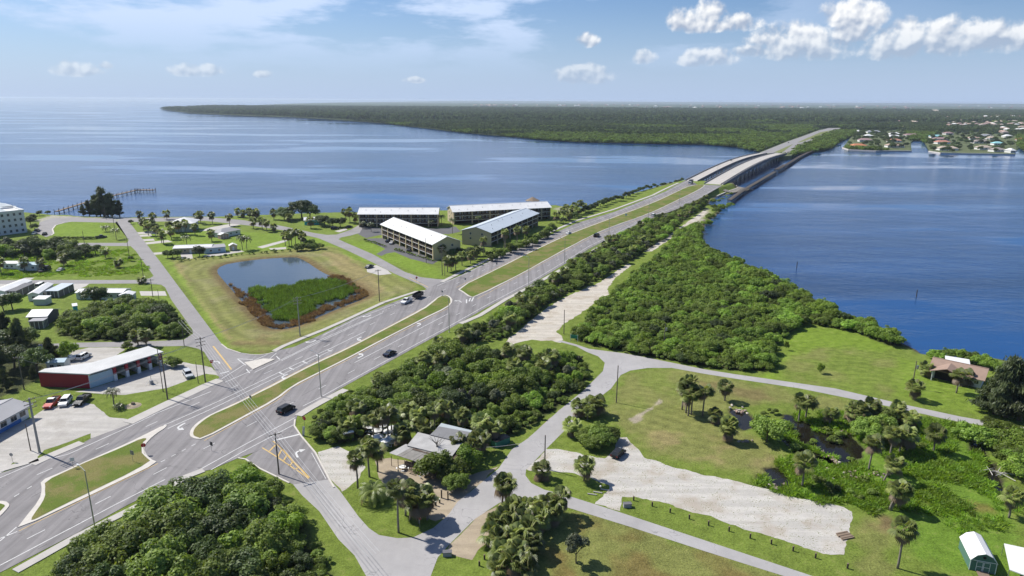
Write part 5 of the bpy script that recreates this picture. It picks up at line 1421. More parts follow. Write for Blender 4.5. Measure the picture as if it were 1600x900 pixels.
def house(name, label, A, B, D, h, kind='gable', rise=1.2, wm=None, rm=None, ov=.4, front=(), left=(), right=(), doors=(), cat='house', group=None, z=0.0, world=None, ws=(1.1, 1.0)):
    """A, B: the two feet of its front wall; depth runs away from the viewer"""
    if world: a, ang, L = world
    else: a, ang, L = frame_of(A, B)
    root = empty(name, (a[0], a[1], z), ang)
    wall_mesh(kind, L, D, h, rise).build('wall', wm or M_WALLW, root)
    rf = roof_mesh(kind, L, D, h + .004, rise, ov).build('roof', rm or M_WROOF, root)
    if kind in ('gable', 'gabley') and L > 6:
        mb = MB()
        if kind == 'gable': mb.box(-ov, L + ov, D / 2 - .18, D / 2 + .18, h + rise + .12, h + rise + .24)
        else: mb.box(L / 2 - .18, L / 2 + .18, -ov, D + ov, h + rise + .12, h + rise + .24)
        mb.build('ridge_cap', rm or M_WROOF, rf)
    for q in front: window(root, L * q, 0, h * .55, *ws, 0)
    for q in left: window(root, 0, D * q, h * .55, *ws, -math.pi / 2)
    for q in right: window(root, L, D * q, h * .55, *ws, math.pi / 2)
    for q in doors: door(root, L * q, 0, 0, .95, 2.05, 0)
    if cat in ('carport', 'porch'):
        for x in np.linspace(.1, L - .1, 4): MB().box(x - .07, x + .07, -.12, -.02, 0, h).build('post', M_TRIM, root)
        for y in np.linspace(.1, D - .1, 4): MB().box(L + .02, L + .12, y - .07, y + .07, 0, h).build('post', M_TRIM, root)
    tag(root, label, cat, group)
    return root

# ------------------------------------------------------------------ apartment blocks: carports below, screened balconies above
def apartment(label, A, L, ang, D, bays, roofm, wallm, floors=2, front_style='balcony', gh=2.5, fh=2.75, rise=2.6):
    root = empty('apartment_block', (A[0], A[1], 0), ang)
    H = gh + fh * floors
    core = MB().box(.2, L - .2, 2.2, D - .2, gh, H).box(0, .35, 0, D, 0, H).box(L - .35, L, 0, D, 0, H).box(.35, L - .35, D - .3, D, 0, H)
    core.extr([(0, H), (D, H), (D / 2, H + rise)], 'x', 0, .35).extr([(0, H), (D, H), (D / 2, H + rise)], 'x', L - .35, L)
    core.build('wall', wallm, root)
    MB().box(.35, L - .35, 4.5, D - .35, 0, gh - .02).build('carport_back', M_DARK, root)  # dark block paints in the shade of the open parking
    for k in range(floors + 1):
        zz = gh + fh * k
        MB().box(.35, L - .35, .12, 2.2, zz - .22, zz).build('floor_slab', M_TRIM if k < floors else wallm, root)
    rf = roof_mesh('gable', L, D, H + .01, rise, .7, .2).build('roof', roofm, root)
    MB().box(-.7, L + .7, D / 2 - .25, D / 2 + .25, H + rise + .16, H + rise + .3).build('ridge_cap', roofm, rf)
    for k in range(bays):
        q = rng.uniform(.2, .8); zz = H + rise * q; x = L * (k + rng.uniform(.2, .8)) / bays
        MB().tube([(x, D / 2 * q, zz), (x, D / 2 * q, zz + .75)], .14, 8).build('roof_vent', M_GROOF, rf)
    bw = (L - .7) / bays
    pm = MB().box(-.38, .38, 0, .55, 0, H - .23).mesh('pier', wallm)
    rail = MB().box(-bw / 2 + .40, bw / 2 - .40, .16, .24, .03, 1.05).mesh('railing', M_BROWNW)
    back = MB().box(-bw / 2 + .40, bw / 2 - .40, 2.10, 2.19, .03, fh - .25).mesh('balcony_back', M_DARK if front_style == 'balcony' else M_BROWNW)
    scr = MB()
    for q in np.linspace(-bw / 2 + .45, bw / 2 - .45, 4): scr.box(q - .04, q + .04, .18, .22, 1.05, fh - .24)
    scr = scr.mesh('screen_post', M_BROWNW)
    for i in range(bays + 1):
        if front_style == 'balcony' or i % 2 == 0: obj('pier', pm, root, (.35 + bw * i, -.02, 0))
    for i in range(bays):
        for k in range(floors):
            b = obj('balcony', rail, root, (.35 + bw * (i + .5), 0, gh + fh * k)); obj('balcony_back', back, b)
            if front_style == 'balcony': obj('screen_post', scr, b)
            else: window(root, .35 + bw * (i + .3), 2.05, gh + fh * k + 1.4, 1.2, 1.2, 0); door(root, .35 + bw * (i + .75), 2.05, gh + fh * k + .02, .9, 2.0, 0, M_WALLG)
    for s, x, r in ((0, 0, -math.pi / 2), (1, L, math.pi / 2)):
        for k in range(floors):
            for q in (.3, .7): window(root, x, D * q, gh + fh * k + 1.3, 1.2, 1.3, r)
    tag(root, label, 'apartments')
    return root
a1 = g(597, 372.5); a1b = g(677, 407); d1 = a1b - a1
apartment('long cream apartment block with white roof and dark balconies beside the parking', a1, float(np.linalg.norm(d1)), math.atan2(d1[1], d1[0]), 15.0, 8, M_WROOF, M_CREAM, rise=3.0)
a2 = g(767, 386); a2b = g(842, 352)
# its near gable faces the lawn: long balcony side runs away along the highway
d2 = a2b - a2; L2 = float(np.linalg.norm(d2)) * .98
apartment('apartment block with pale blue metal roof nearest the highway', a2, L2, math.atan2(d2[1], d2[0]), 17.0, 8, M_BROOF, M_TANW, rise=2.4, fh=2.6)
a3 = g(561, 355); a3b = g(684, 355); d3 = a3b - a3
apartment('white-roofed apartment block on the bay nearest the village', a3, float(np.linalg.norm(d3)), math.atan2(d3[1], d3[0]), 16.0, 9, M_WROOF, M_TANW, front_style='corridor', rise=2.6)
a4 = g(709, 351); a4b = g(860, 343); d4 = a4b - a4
apartment('longest white-roofed apartment block on the bay behind the blue-roofed one', a4, float(np.linalg.norm(d4)), math.atan2(d4[1], d4[0]), 16.0, 11, M_WROOF, M_TANW, front_style='corridor', rise=2.6)

# ------------------------------------------------------------------ white condominium cut by the left edge
a = g(43, 363); root = empty('condominium', (a[0], a[1], 0), math.radians(52))
tag(root, 'white stepped condominium with pale roofs beside the bay parking', 'condominium')
MB().box(-34, 0, 0, 16, -.3, 12.5).box(-30, -2, 16, 34, -.3, 12.5).box(-20, 1.5, 22, 36, -.3, 13.2).build('wall', M_WALLW, root)
MB().box(-34.3, .3, -.3, .4, 12.5, 13.3).box(-34.3, .3, 15.6, 16.3, 12.5, 13.3).box(-.4, .3, .4, 15.6, 12.5, 13.3).build('parapet', M_TRIM, root)
for (x0, x1, y0, y1, z0) in ((-33.5, -6, 1.5, 14.5, 12.5), (-29, -3, 17, 33, 12.5), (-19, 1.2, 22.5, 35.5, 13.2)):
    r_ = min(x1 - x0, y1 - y0) / 2; ym = (y0 + y1) / 2
    V = [(x0, y0, z0), (x1, y0, z0), (x1, y1, z0), (x0, y1, z0), (x0 + r_, ym, z0 + 2.6), (x1 - r_, ym, z0 + 2.6)]
    MB().add(V, [(0, 1, 5, 4), (1, 2, 5), (2, 3, 4, 5), (3, 0, 4)]).build('roof', worn('pale_condo_roof', (.55, .60, .60), .6, .08, .3), root)
for fl in range(4):
    for k in range(11): window(root, -2.0 - 2.9 * k, 0, 1.7 + 3.1 * fl, 1.3, 1.6, 0)
    for k in range(4): window(root, 0, 2.2 + 3.6 * k, 1.7 + 3.1 * fl, 1.6, 1.4, math.pi / 2)
    for k in range(3): window(root, 1.5, 24 + 4.5 * k, 1.7 + 3.1 * fl, 1.6, 1.4, math.pi / 2)
    MB().box(0, 1.6, 16.5, 21.5, 3.1 * fl + 2.9, 3.1 * fl + 3.15).box(1.5, 1.6, 16.5, 21.5, 3.1 * fl + 3.15, 3.1 * fl + 4.0).build('balcony', M_TRIM, root)

# ------------------------------------------------------------------ red carwash
A, B = g(64, 604), g(141, 607)
ax = (B - A) / np.linalg.norm(B - A); C = g(254, 571)
Lc = float(np.linalg.norm(C - B)); angc = math.atan2((C - B)[1], (C - B)[0])
root = empty('carwash', (B[0], B[1], 0), angc)          # local x runs along the bays, local y away to the left
tag(root, 'red carwash with long white canopy roof and open wash bays', 'carwash')
pw = float((A - B) @ np.array([-math.sin(angc), math.cos(angc)])); px_ = float((A - B) @ np.array([math.cos(angc), math.sin(angc)]))
Hc = 4.0; Dp = 7.5
wl = MB(); t_ = .25
dirw = Vector((px_, pw, 0)).normalized(); nn_ = Vector((-dirw.y, dirw.x, 0)) * t_
red = [(0, 0), (px_, pw), (px_ - nn_.x, pw - nn_.y), (-nn_.x, -nn_.y)]
MB().prism(red, -.2, Hc - .02).build('red_wall', M_RED, root)['label'] = 'dark red painted end wall'
MB().box(-.02, .18, .02, .3, 0, Hc - .1).build('corner_post', M_TRIM, root)
bay = (Lc - 7.0) / 4
MB().box(.2, 6.6, .15, .35, 0, Hc - .55).build('garage_door', M_LBLUE, root)
poly = [(px_, pw), (0, -.6), (Lc + .5, -.6), (Lc + .5, Dp), (4.5, Dp), (px_ + 2.0, pw + 1.0)]
MB().prism(poly, Hc, Hc + .28).build('canopy_roof', M_CANROOF, root)
MB().box(3.5, Lc, Dp - .3, Dp - .1, 0, Hc - .02).build('back_wall', M_WALLG, root)
for i in range(5):
    x = 7.0 + bay * i - .3
    col_ = MB().box(x - .4, x + .4, -.35, .45, 0, 1.9).build('column_base', M_TRIM, root)
    MB().box(x - .38, x + .38, -.33, .43, 1.9, Hc - .02).build('column_top', M_RED, col_)
    MB().box(x - .12, x + .12, .5, Dp - .35, 0, 2.4).build('partition', M_TRIM, root)
MB().box(-7.5, -6.3, .9, 1.1, 2.0, 2.9)
q_ = Vector((px_ * .42, pw * .42, 2.45)); MB().box(-.45, .45, -.16, .02, -.42, .42).build('wall_sign', M_TRIM, root, q_ - Vector((nn_.x, nn_.y, 0)) * 1.0, math.atan2(pw, px_) + math.pi)
house('storage_shed', 'small white shed behind the red carwash wall', (74, 579), (102, 578), 3.2, 2.3, 'gable', .6, M_WALLW, M_LBLUE, .2, (.3, .7), cat='shed')
MB()
# store at the left edge
house('store', 'white and blue store with grey shed roof at the edge of the gravel lot', (-34, 697), (46, 652), 9, 3.2, 'gable', 1.0, M_WALLW, M_GROOF, .9, (.1, .3, .5, .7, .88), doors=(.6,), cat='store', ws=(1.8, 1.4))
o = MB().box(0, 12, 0, .1, 0, .9).build('blue_band', M_BLUE, bpy.data.objects['store'], (0, -.1, .05)); o['label'] = 'blue painted band along the wall foot'

# ------------------------------------------------------------------ trailers, sheds, houses of the village
house('mobile_home', 'white-roofed trailer with dark carport at the back street edge', (-14, 466), (9, 466), 16, 2.7, 'gabley', .7, M_WALLW, M_WROOF, .2, (.3,), right=(.2, .5, .8), cat='trailer')
house('carport', 'dark grey carport roof beside the edge trailer', (12, 465), (26, 465), 11, 2.5, 'shed', .3, M_PORCH, M_DROOF, .3, cat='carport')
house('mobile_home', 'white-roofed trailer behind the pale green garden shed', (45, 471), (62, 470), 15, 2.7, 'gabley', .7, M_WALLW, M_WROOF, .2, (.5,), right=(.3, .7), cat='trailer')
house('carport', 'grey porch roof attached to the trailer behind the garden shed', (74, 465), (92, 465), 10, 2.6, 'shed', .3, M_PORCH, M_BROOF, .3, cat='carport')
house('mobile_home', 'long pale green trailer with bright white roof', (120, 468), (193, 468), 6.0, 2.7, 'gable', .7, M_WALLT, M_WROOF, .3, (.15, .35, .55, .75, .9), doors=(.65,), cat='trailer')
house('garden_shed', 'pale green garden shed with flat white roof on the trailer lawn', (53, 477), (72, 477), 3.6, 2.2, 'shed', .4, M_WALLT, M_WROOF, .15, cat='shed')
house('garden_shed', 'white garden shed beside the dark carport', (2, 474), (24, 472), 4.0, 2.3, 'gable', .5, M_WALLW, M_WROOF, .15, cat='shed')
house('garden_shed', 'grey garden shed with white roof at the end of the long trailer', (187, 471), (208, 470), 4.0, 2.3, 'gabley', .7, M_WALLG, M_WROOF, .2, cat='shed')
house('playhouse', 'tiny turquoise shed at the edge of the thicket', (115, 487), (122, 486), 2.4, 1.9, 'shed', .4, M_TURQ, M_WROOF, .15, cat='shed')
house('lean_to', 'low grey lean-to roof hidden behind the thicket', (163, 481), (193, 480), 3.0, 2.0, 'shed', .3, M_WALLG, M_BROOF, .15, cat='shed')
house('cottage', 'cottage with tiered white roof behind the dark pines', (46, 508), (75, 507), 8.0, 3.0, 'gable', 1.2, M_PORCH, M_WROOF, .5, (.3, .7), doors=(.5,), cat='house')
house('cottage_porch', 'pale flat porch roof in front of the tiered cottage', (48, 514), (69, 513), 3.0, 2.5, 'flat', 0, M_PORCH, M_GROOF, .3, cat='porch')
house('mobile_home', 'white trailer at the street end below the dark tree row', (5, 421), (29, 421), 4.0, 2.7, 'gable', .6, M_WALLW, M_WROOF, .2, (.3, .6), cat='trailer')
house('mobile_home', 'white trailer with dark porch between two round palms', (29, 424), (58, 423), 4.5, 2.7, 'gable', .7, M_WALLW, M_LBLUE, .3, (.2, .8), doors=(.5,), cat='trailer')
house('villa', 'white hip-roofed house on stilts among palms near the bay road', (269, 363), (303, 362), 12, 5.0, 'hip', 2.8, M_WALLG, M_WROOF, 1.0, (.15, .4, .65, .9), right=(.3, .7), doors=(.5,), ws=(1.4, 1.5))
house('bungalow', 'low brown house with white flat roofs beside the pond', (272, 397), (330, 395), 8, 2.8, 'gable', .7, M_TANW, M_WROOF, .4, (.15, .3, .6, .85), doors=(.45,))
house('bungalow_wing', 'blue-grey wing of the low house facing the pond', (320, 397), (353, 394), 6, 2.7, 'shed', .4, M_LBLUE, M_GROOF, .3, (.3, .7))
house('garden_shed', 'cream gabled shed beside the coconut palms', (359, 392), (371, 391), 3.2, 2.5, 'gabley', .9, M_CREAM, M_WROOF, .2, doors=(.5,), cat='shed')
house('cottage', 'cottage with grey hip roof and small white porch on the green', (346, 372), (376, 366), 8, 2.8, 'hip', 1.6, M_WALLW, M_GROOF, .5, (.2, .5, .8))
house('porch', 'little pink porch of the grey-roofed cottage', (345, 374), (358, 372), 3, 2.4, 'gabley', .7, worn('pink_wall', (.45, .30, .26), .8, .1, .5), M_WROOF, .2, cat='porch')
house('cottage', 'teal cottage half hidden by dark trees near the bay', (476, 352), (500, 351), 8, 3.0, 'gable', 1.2, M_TURQ, M_WROOF, .4, (.3, .7))
house('house', 'long brown-roofed house on the riverside lawn', (1453, 589), (1532, 607), 9.0, 2.7, 'gable', 1.7, M_WALLW, M_TERRA, .7, (.5, .72, .9), doors=(.6,), cat='house')
hs = bpy.data.objects['house']
MB().box(1.0, 6.5, -.06, .02, 0, 2.2).build('garage_opening', M_DARK, hs)
roof_mesh('gabley', 7.2, 5.0, 2.75, 1.4, .4).build('porch_roof', M_TERRA, hs, (.4, -2.4, 0))
for x in (.7, 7.3): MB().box(x - .12, x + .12, -2.5, -2.26, 0, 2.75).build('porch_post', M_TRIM, hs)
house('patio_roof', 'flat white patio roof behind the brown-roofed house', (1476, 578), (1512, 584), 4.5, 2.6, 'flat', 0, M_WALLG, M_WROOF, .2, cat='patio')
# ------------------------------------------------------------------ gambrel shed and carport at the lower right
a = g(1514, 890); b = g(1559, 905); d = b - a; Ls = float(np.linalg.norm(d)); angs = math.atan2(d[1], d[0]) + math.radians(18)
root = empty('gambrel_shed', (a[0], a[1], 0), angs); tag(root, 'green barn-style shed with white gambrel roof and double door', 'shed')
Wd, Dd, hw = 3.7, 6.2, 2.0
prof = [(0, 0), (Wd, 0), (Wd, hw), (Wd * .80, hw + .95), (Wd * .5, hw + 1.4), (Wd * .2, hw + .95), (0, hw)]
MB().extr(prof, 'y', 0, Dd).build('wall', M_GREENW, root)
rp = [(-.12, hw - .08), (Wd * .2, hw + .98), (Wd * .5, hw + 1.44), (Wd * .80, hw + .98), (Wd + .12, hw - .08)]
for i in range(4):
    p, q = rp[i], rp[i + 1]
    MB().hexa([(p[0], -.15, p[1]), (q[0], -.15, q[1]), (q[0], Dd + .15, q[1]), (p[0], Dd + .15, p[1]), (p[0], -.15, p[1] + .09), (q[0], -.15, q[1] + .09), (q[0], Dd + .15, q[1] + .09), (p[0], Dd + .15, p[1] + .09)]).build('roof_panel', M_WROOF, root)
MB().box(0, Wd, -.05, 0, hw - .05, hw + .04).box(-.05, .05, -.05, .02, 0, hw).box(Wd - .05, Wd + .05, -.05, .02, 0, hw).build('trim', M_TRIM, root)
for x0 in (.85, 1.88):
    dd = MB().box(x0, x0 + .95, -.05, .0, .05, 1.85).build('door', M_GREENW, root)
    MB().box(x0, x0 + .07, -.08, -.045, .05, 1.85).box(x0 + .88, x0 + .95, -.08, -.045, .05, 1.85).box(x0 + .07, x0 + .88, -.08, -.045, 1.78, 1.85).box(x0 + .07, x0 + .88, -.08, -.045, .9, .97).box(x0 + .07, x0 + .88, -.08, -.045, .05, .12).build('door_trim', M_TRIM, dd)
MB().tube([(Wd / 2, -.06, hw + .72), (Wd / 2, .0, hw + .72)], .24, 12).build('round_vent', M_DARK, root)
MB().hexa([(1.0, -1.6, .02), (2.7, -1.6, .02), (2.7, -.05, .02), (1.0, -.05, .02), (1.0, -1.6, .05), (2.7, -1.6, .05), (2.7, -.05, .2), (1.0, -.05, .2)]).build('ramp', M_WOOD, root)
Q = [g(1569, 849, 2.4), g(1640, 866, 2.2), g(1640, 915, 2.2), g(1578, 890, 2.4)]
root = empty('canopy', (Q[0][0], Q[0][1], 0)); tag(root, 'white flat metal canopy beside the green shed', 'canopy')
V = [(q[0] - Q[0][0], q[1] - Q[0][1], 2.25) for q in Q]
MB().hexa(V + [(v[0], v[1], 2.4) for v in V]).build('roof', M_BROOF if False else M_WROOF, root)
for v in V: MB().tube([(v[0] * .96, v[1] * .96, 0), (v[0] * .96, v[1] * .96, 2.25)], .05, 6).build('post', M_METAL, root)

# ------------------------------------------------------------------ open-air bar
def slab_roof(name, px, zs, m, parent, org, t=.14):
    P = [(*(g(x, y, z) - org), z) for (x, y), z in zip(px, zs)]
    return MB().hexa([Vector(p) for p in P] + [Vector(p) + Vector((0, 0, t)) for p in P]).build(name, m, parent)
org = g(663, 736)
bar = empty('open_air_bar', (org[0], org[1], 0)); tag(bar, 'open-air bar with white, grey and rusty corrugated roofs under palms', 'bar')
slab_roof('white_roof', [(636, 697), (706, 714), (722, 693), (653, 676)], [3.1, 3.1, 3.7, 3.7], M_OLDROOF, bar, org)['label'] = 'pale metal roof of the main room'
slab_roof('grey_roof', [(672, 680), (722, 692), (735, 676), (686, 667)], [3.9, 3.9, 3.9, 3.9], M_FLATROOF, bar, org)['label'] = 'flat grey roof of the back room'
# corrugated awning panels, each its own sheet
n_p = 9
for i in range(n_p):
    q0, q1 = i / n_p, (i + .96) / n_p
    f0 = np.array([608, 708]) + (np.array([664, 726]) - [608, 708]) * q0; f1 = np.array([608, 708]) + (np.array([664, 726]) - [608, 708]) * q1
    b0 = np.array([634, 694]) + (np.array([686, 711]) - [634, 694]) * q0; b1 = np.array([634, 694]) + (np.array([686, 711]) - [634, 694]) * q1
    slab_roof('corrugated_panel', [tuple(f0), tuple(f1), tuple(b1), tuple(b0)], [2.4 + .02 * (i % 2), 2.4 + .02 * (i % 2), 3.0, 3.0], M_OLDROOF if i < 2 else M_RUST, bar, org, .05 + .015 * (i % 3))
def wall_poly(px, z0, z1, m, name='wall'):
    P = [tuple(g(x, y) - org) for x, y in px]
    return MB().prism(P, z0, z1).build(name, m, bar)
wall_poly([(645, 722), (708, 740), (728, 713), (660, 697)], -.1, 3.0, M_BROWNW)
wall_poly([(676, 702), (724, 716), (738, 697), (690, 685)], -.1, 3.88, M_WALLG)
for i in range(6):
    p = g(612 + (664 - 612) * i / 5, 728 + (746 - 728) * i / 5) - org
    MB().tube([(p[0], p[1], -.1), (p[0], p[1], 2.42)], .07, 6).build('post', M_WOOD, bar)
p0, p1 = g(632, 729) - org, g(668, 741) - org
MB().hexa([(p0[0], p0[1], 0), (p1[0], p1[1], 0), (p1[0] + .3, p1[1] + .5, 0), (p0[0] + .3, p0[1] + .5, 0), (p0[0], p0[1], 1.1), (p1[0], p1[1], 1.1), (p1[0] + .3, p1[1] + .5, 1.1), (p0[0] + .3, p0[1] + .5, 1.1)]).build('counter', M_WOOD, bar)
p = g(708, 716); vent = MB().tube([(0, 0, 0), (0, 0, 1.7)], .1, 8).build('vent_pipe', M_METAL, bar, (p[0] - org[0], p[1] - org[1], 3.0))
p = g(790, 700); 
root = empty('dumpster', (*g(782, 694), 0), math.radians(40)); tag(root, 'green dumpster enclosure under the trees beside the street', 'dumpster')
MB().box(-2, 2, -1, 1, 0, 1.5).build('body', worn('dumpster_green', (.03, .16, .12), .6, .2, 1), root); MB().box(-2.05, 2.05, -1.05, 1.05, 1.5, 1.6).build('lid', M_BLACK, root)
# tables, umbrellas
def picnic(px, rz, label):
    p = g(*px); root = empty('picnic_table', (p[0], p[1], 0), rz); tag(root, label, 'table')
    for k in range(4): MB().box(-.9, .9, -.38 + .2 * k, -.2 + .2 * k, .72, .76).build('plank', M_WOOD, root)
    for s in (-1, 1): MB().box(-.9, .9, s * .75 - .13, s * .75 + .13, .42, .46).build('bench', M_WOOD, root)
    for x in (-.65, .65): MB().box(x - .05, x + .05, -.8, .8, .36, .41).box(x - .05, x + .05, -.3, -.2, 0, .72).box(x - .05, x + .05, .2, .3, 0, .72).build('leg_frame', M_WOOD, root)
def round_table(px, label, group=None, m=None, umbrella=None):
    p = g(*px); root = empty('round_table', (p[0], p[1], 0), rng.uniform(0, 3)); tag(root, label, 'table', group)
    MB().tube([(0, 0, .7), (0, 0, .76)], .75, 14).build('tabletop', m or M_TRIM, root)
    MB().tube([(0, 0, 0), (0, 0, .7)], .08, 8).build('pedestal', M_METAL, root)
    for k in range(4):
        a_ = k * math.pi / 2; c_, s_ = math.cos(a_), math.sin(a_)
        MB().prism([(c_ * 1.1 - s_ * .4, s_ * 1.1 + c_ * .4), (c_ * 1.35 - s_ * .4, s_ * 1.35 + c_ * .4), (c_ * 1.35 + s_ * .4, s_ * 1.35 - c_ * .4), (c_ * 1.1 + s_ * .4, s_ * 1.1 - c_ * .4)], .42, .47).build('seat', m or M_TRIM, root)
    if umbrella is not None:
        u = MB().tube([(0, 0, .7), (0, 0, 2.3)], .03, 6).build('umbrella_pole', M_METAL, root)
        V = [(0, 0, 2.45)] + [(1.25 * math.cos(k * math.pi / 4), 1.25 * math.sin(k * math.pi / 4), 1.95) for k in range(8)]
        MB().add(V, [(0, 1 + k, 1 + (k + 1) % 8) for k in range(8)]).build('umbrella_canopy', umbrella, u)
round_table((629, 734), 'white round table in front of the bar awning'); picnic((646, 738), -.5, 'weathered picnic table in front of the bar counter')
round_table((664, 744), 'dark round table beside the lime-green tree', m=M_GROOF); picnic((676, 748), .4, 'small picnic table half under the lime-green tree')
for k, p in enumerate(((580, 678), (590, 684), (598, 676), (606, 686), (614, 680), (622, 690), (592, 694), (612, 696), (603, 700))):
    round_table(p, 'white-umbrella table behind the gravel pad palms', 'umbrella tables behind the bar', umbrella=M_TRIM)
for k, (x, y) in enumerate(((666, 803), (671, 798), (676, 794), (681, 790), (687, 786))):
    p = g(x, y); root = empty('yard_post', (p[0], p[1], 0)); tag(root, 'stubby dark timber post in the row at the bar yard edge', 'post', 'yard posts')
    MB().tube([(0, 0, -.1), (0, 0, .85)], .16, 8).build('post', M_DWOOD, root); MB().tube([(0, 0, .85), (0, 0, .92)], .18, 8).build('cap', M_TRIM, root)
for px in ((690, 778), (700, 780)):
    p = g(*px); root = empty('gate_post', (p[0], p[1], 0)); tag(root, 'taller timber gate post between the bar yard and the street', 'post', 'gate posts')
    MB().box(-.12, .12, -.12, .12, -.1, 1.6).build('post', M_DWOOD, root); MB().box(-.16, .16, -.16, .16, 1.6, 1.68).build('cap', M_DWOOD, root)

# ------------------------------------------------------------------ twin highway bridges
def bz(t): return 4.0 + .6 * t + 4.3 * math.sin(math.pi * t)
def bridge(label, P0, P1, width, walkway):
    P0, P1 = np.array(P0, float), np.array(P1, float); d = P1 - P0; L = float(np.linalg.norm(d)); ang = math.atan2(d[1], d[0])
    root = empty('highway_bridge', (P0[0], P0[1], 0), ang); tag(root, label, 'bridge', None)
    n = 48; V, F = [], []
    ts_ = np.linspace(0, 1, n + 1)
    def strip(y0, y1, z0, z1, name, m, x0=0.0):
        V = []; F = []
        for t in ts_:
            z = bz(t); x = t * L
            V += [(x, y0, z + z0), (x, y1, z + z0), (x, y1, z + z1), (x, y0, z + z1)]
        for i in range(n):
            a_ = 4 * i
            for k in range(4): F.append((a_ + k, a_ + (k + 1) % 4, a_ + 4 + (k + 1) % 4, a_ + 4 + k))
        F += [(3, 2, 1, 0), (4 * n, 4 * n + 1, 4 * n + 2, 4 * n + 3)]
        return MB().add(V, F).build(name, m, root)
    strip(-width, 0, -.35, .06, 'deck', M_BCONC)
    strip(-width - .05, -width + .35, .065, 1.0, 'parapet', M_PARA); strip(-.35, .05, .065, 1.0, 'parapet', M_PARA)
    for y in np.linspace(-width + 1.2, -1.2, 5): strip(y - .25, y + .25, -1.6, -.36, 'girder', M_PIER)
    strip(-width - .12, -width - .055, -1.7, .95, 'fascia', M_FASC)  # added strip, coloured as the shaded outer face
    if walkway:
        strip(-width + 2.4, -width + 2.6, .065, .9, 'walkway_barrier', M_BCONC)
        strip(-width + .1, -width + .16, 1.25, 1.32, 'hand_rail', M_METAL)
    k = 0
    for t in np.arange(.055, .97, .055):
        z = bz(t); x = t * L
        cap = MB().box(x - .7, x + .7, -width + .6, -.6, z - 2.5, z - 1.61).build('pier_cap', M_PIER, root)
        for y in np.linspace(-width + 1.8, -1.8, 4):
            MB().tube([(x, y, -3), (x, y, z - 2.5)], .45, 8).build('column', M_PIER, cap)
    for y in (-1.7, -5.4, -9.0):
        if y > -width + 1: strip(y - .07, y + .07, .064, .07, 'lane_line', M_WHITE)
    return root
bridge('nearer concrete highway bridge with pedestrian parapet beside the old trestle', (171, 613), (370, 983), 17.0, True)
bridge('farther concrete highway bridge on the bay side', (160, 637), (347, 981), 11.5, False)
root = bpy.data.objects['highway_bridge']
# abutment mound and sea wall
sheet('riprap_bank', None, 0, worn('riprap', (.20, .185, .16), .95, .35, 1.2, bump=.5), world_pts=np.array([(183, 604, 3.2), (176, 590, 2.6), (185, 580, .2), (214, 607, -.2), (206, 622, .4), (197, 634, .6)]))
wall_pts = [g3(1120, 307, 0), g3(1136, 300, 0), g3(1152, 294.5, 0), (206, 632, 0)]
mb = MB()
for p, q in zip(wall_pts[:-1], wall_pts[1:]):
    p, q = Vector(p), Vector(q); n_ = Vector((-(q - p).y, (q - p).x, 0)).normalized() * .4
    mb.hexa([p - n_ - Vector((0, 0, 1.5)), q - n_ - Vector((0, 0, 1.5)), q + n_ - Vector((0, 0, 1.5)), p + n_ - Vector((0, 0, 1.5)), p - n_ + Vector((0, 0, .6)), q - n_ + Vector((0, 0, .6)), q + n_ + Vector((0, 0, .6)), p + n_ + Vector((0, 0, .6))])
tag(mb.build('sea_wall', M_KERB), 'concrete sea wall round the bridge abutment', 'sea wall')
# ------------------------------------------------------------------ old timber trestle (fishing pier)
def pier(name, label, pts, width, z, m, step, post_up=.0, rail=False, cat='pier', plank=None, pr=.2):
    pts = [np.array(p) for p in pts]
    root = empty(name, (pts[0][0], pts[0][1], 0)); tag(root, label, cat); o_ = pts[0]
    for p, q in zip(pts[:-1], pts[1:]):
        d = q - p; L = float(np.linalg.norm(d)); ang = math.atan2(d[1], d[0])
        dk = MB().box(0, L, -width / 2, width / 2, z - .45, z).build('deck', plank or m, root, (p[0] - o_[0], p[1] - o_[1], 0), ang)
        k = int(L / step); pm_ = MB().tube([(0, 0, -2.5), (0, 0, z - .45 if not post_up else z + post_up)], pr, 6).mesh('pile', m)
        for i in range(k + 1):
            for s in (-1, 1): obj('pile', pm_, dk, (min(i * step, L - .3) + .15, s * (width / 2 - .25 if not post_up else width / 2 + .2), 0))
        if rail:
            for s in (-1, 1): MB().box(0, L, s * width / 2 - .06, s * width / 2 + .06, z + .95, z + 1.05).build('rail', m, dk)
            for i in range(int(L / 4) + 1):
                for s in (-1, 1): MB().box(i * 4, i * 4 + .12, s * width / 2 - .05, s * width / 2 + .05, z, z + .95).build('rail_post', m, dk)
    return root
pier('old_trestle', 'long dark timber trestle running beside the highway bridge', [g(1140, 312, 2.4), g(1160, 297.5, 2.4), g(1211, 268, 2.4)], 3.2, 2.4, M_DWOOD, 5.0, rail=True, plank=M_TPLANK)
pier('broken_trestle', 'raised middle piece of the old timber trestle', [g(1213, 264.5, 3.4), g(1227, 257, 3.4)], 5.0, 3.4, M_DWOOD, 5.0)
pier('broken_trestle', 'far dark piece of the old timber trestle ending at the mangroves', [g(1227, 258, 2.4), g(1250, 244, 2.4), g(1269, 235, 2.4)], 4.0, 2.4, M_DWOOD, 6.0)
pier('long_pier', 'long wooden pier with posts reaching into the bay', [g(88, 330, 1.3), g(140, 314, 1.3), g(180, 304.5, 1.3), g(216, 296, 1.3)], 2.4, 1.3, M_WOOD, 6.5, post_up=1.2, pr=.2)
pier('pier_head', 'wider head of the wooden pier over the bay', [g(212, 296.5, 1.3), g(241, 296.5, 1.3)], 4.5, 1.3, M_WOOD, 5.0, post_up=1.4, pr=.22)
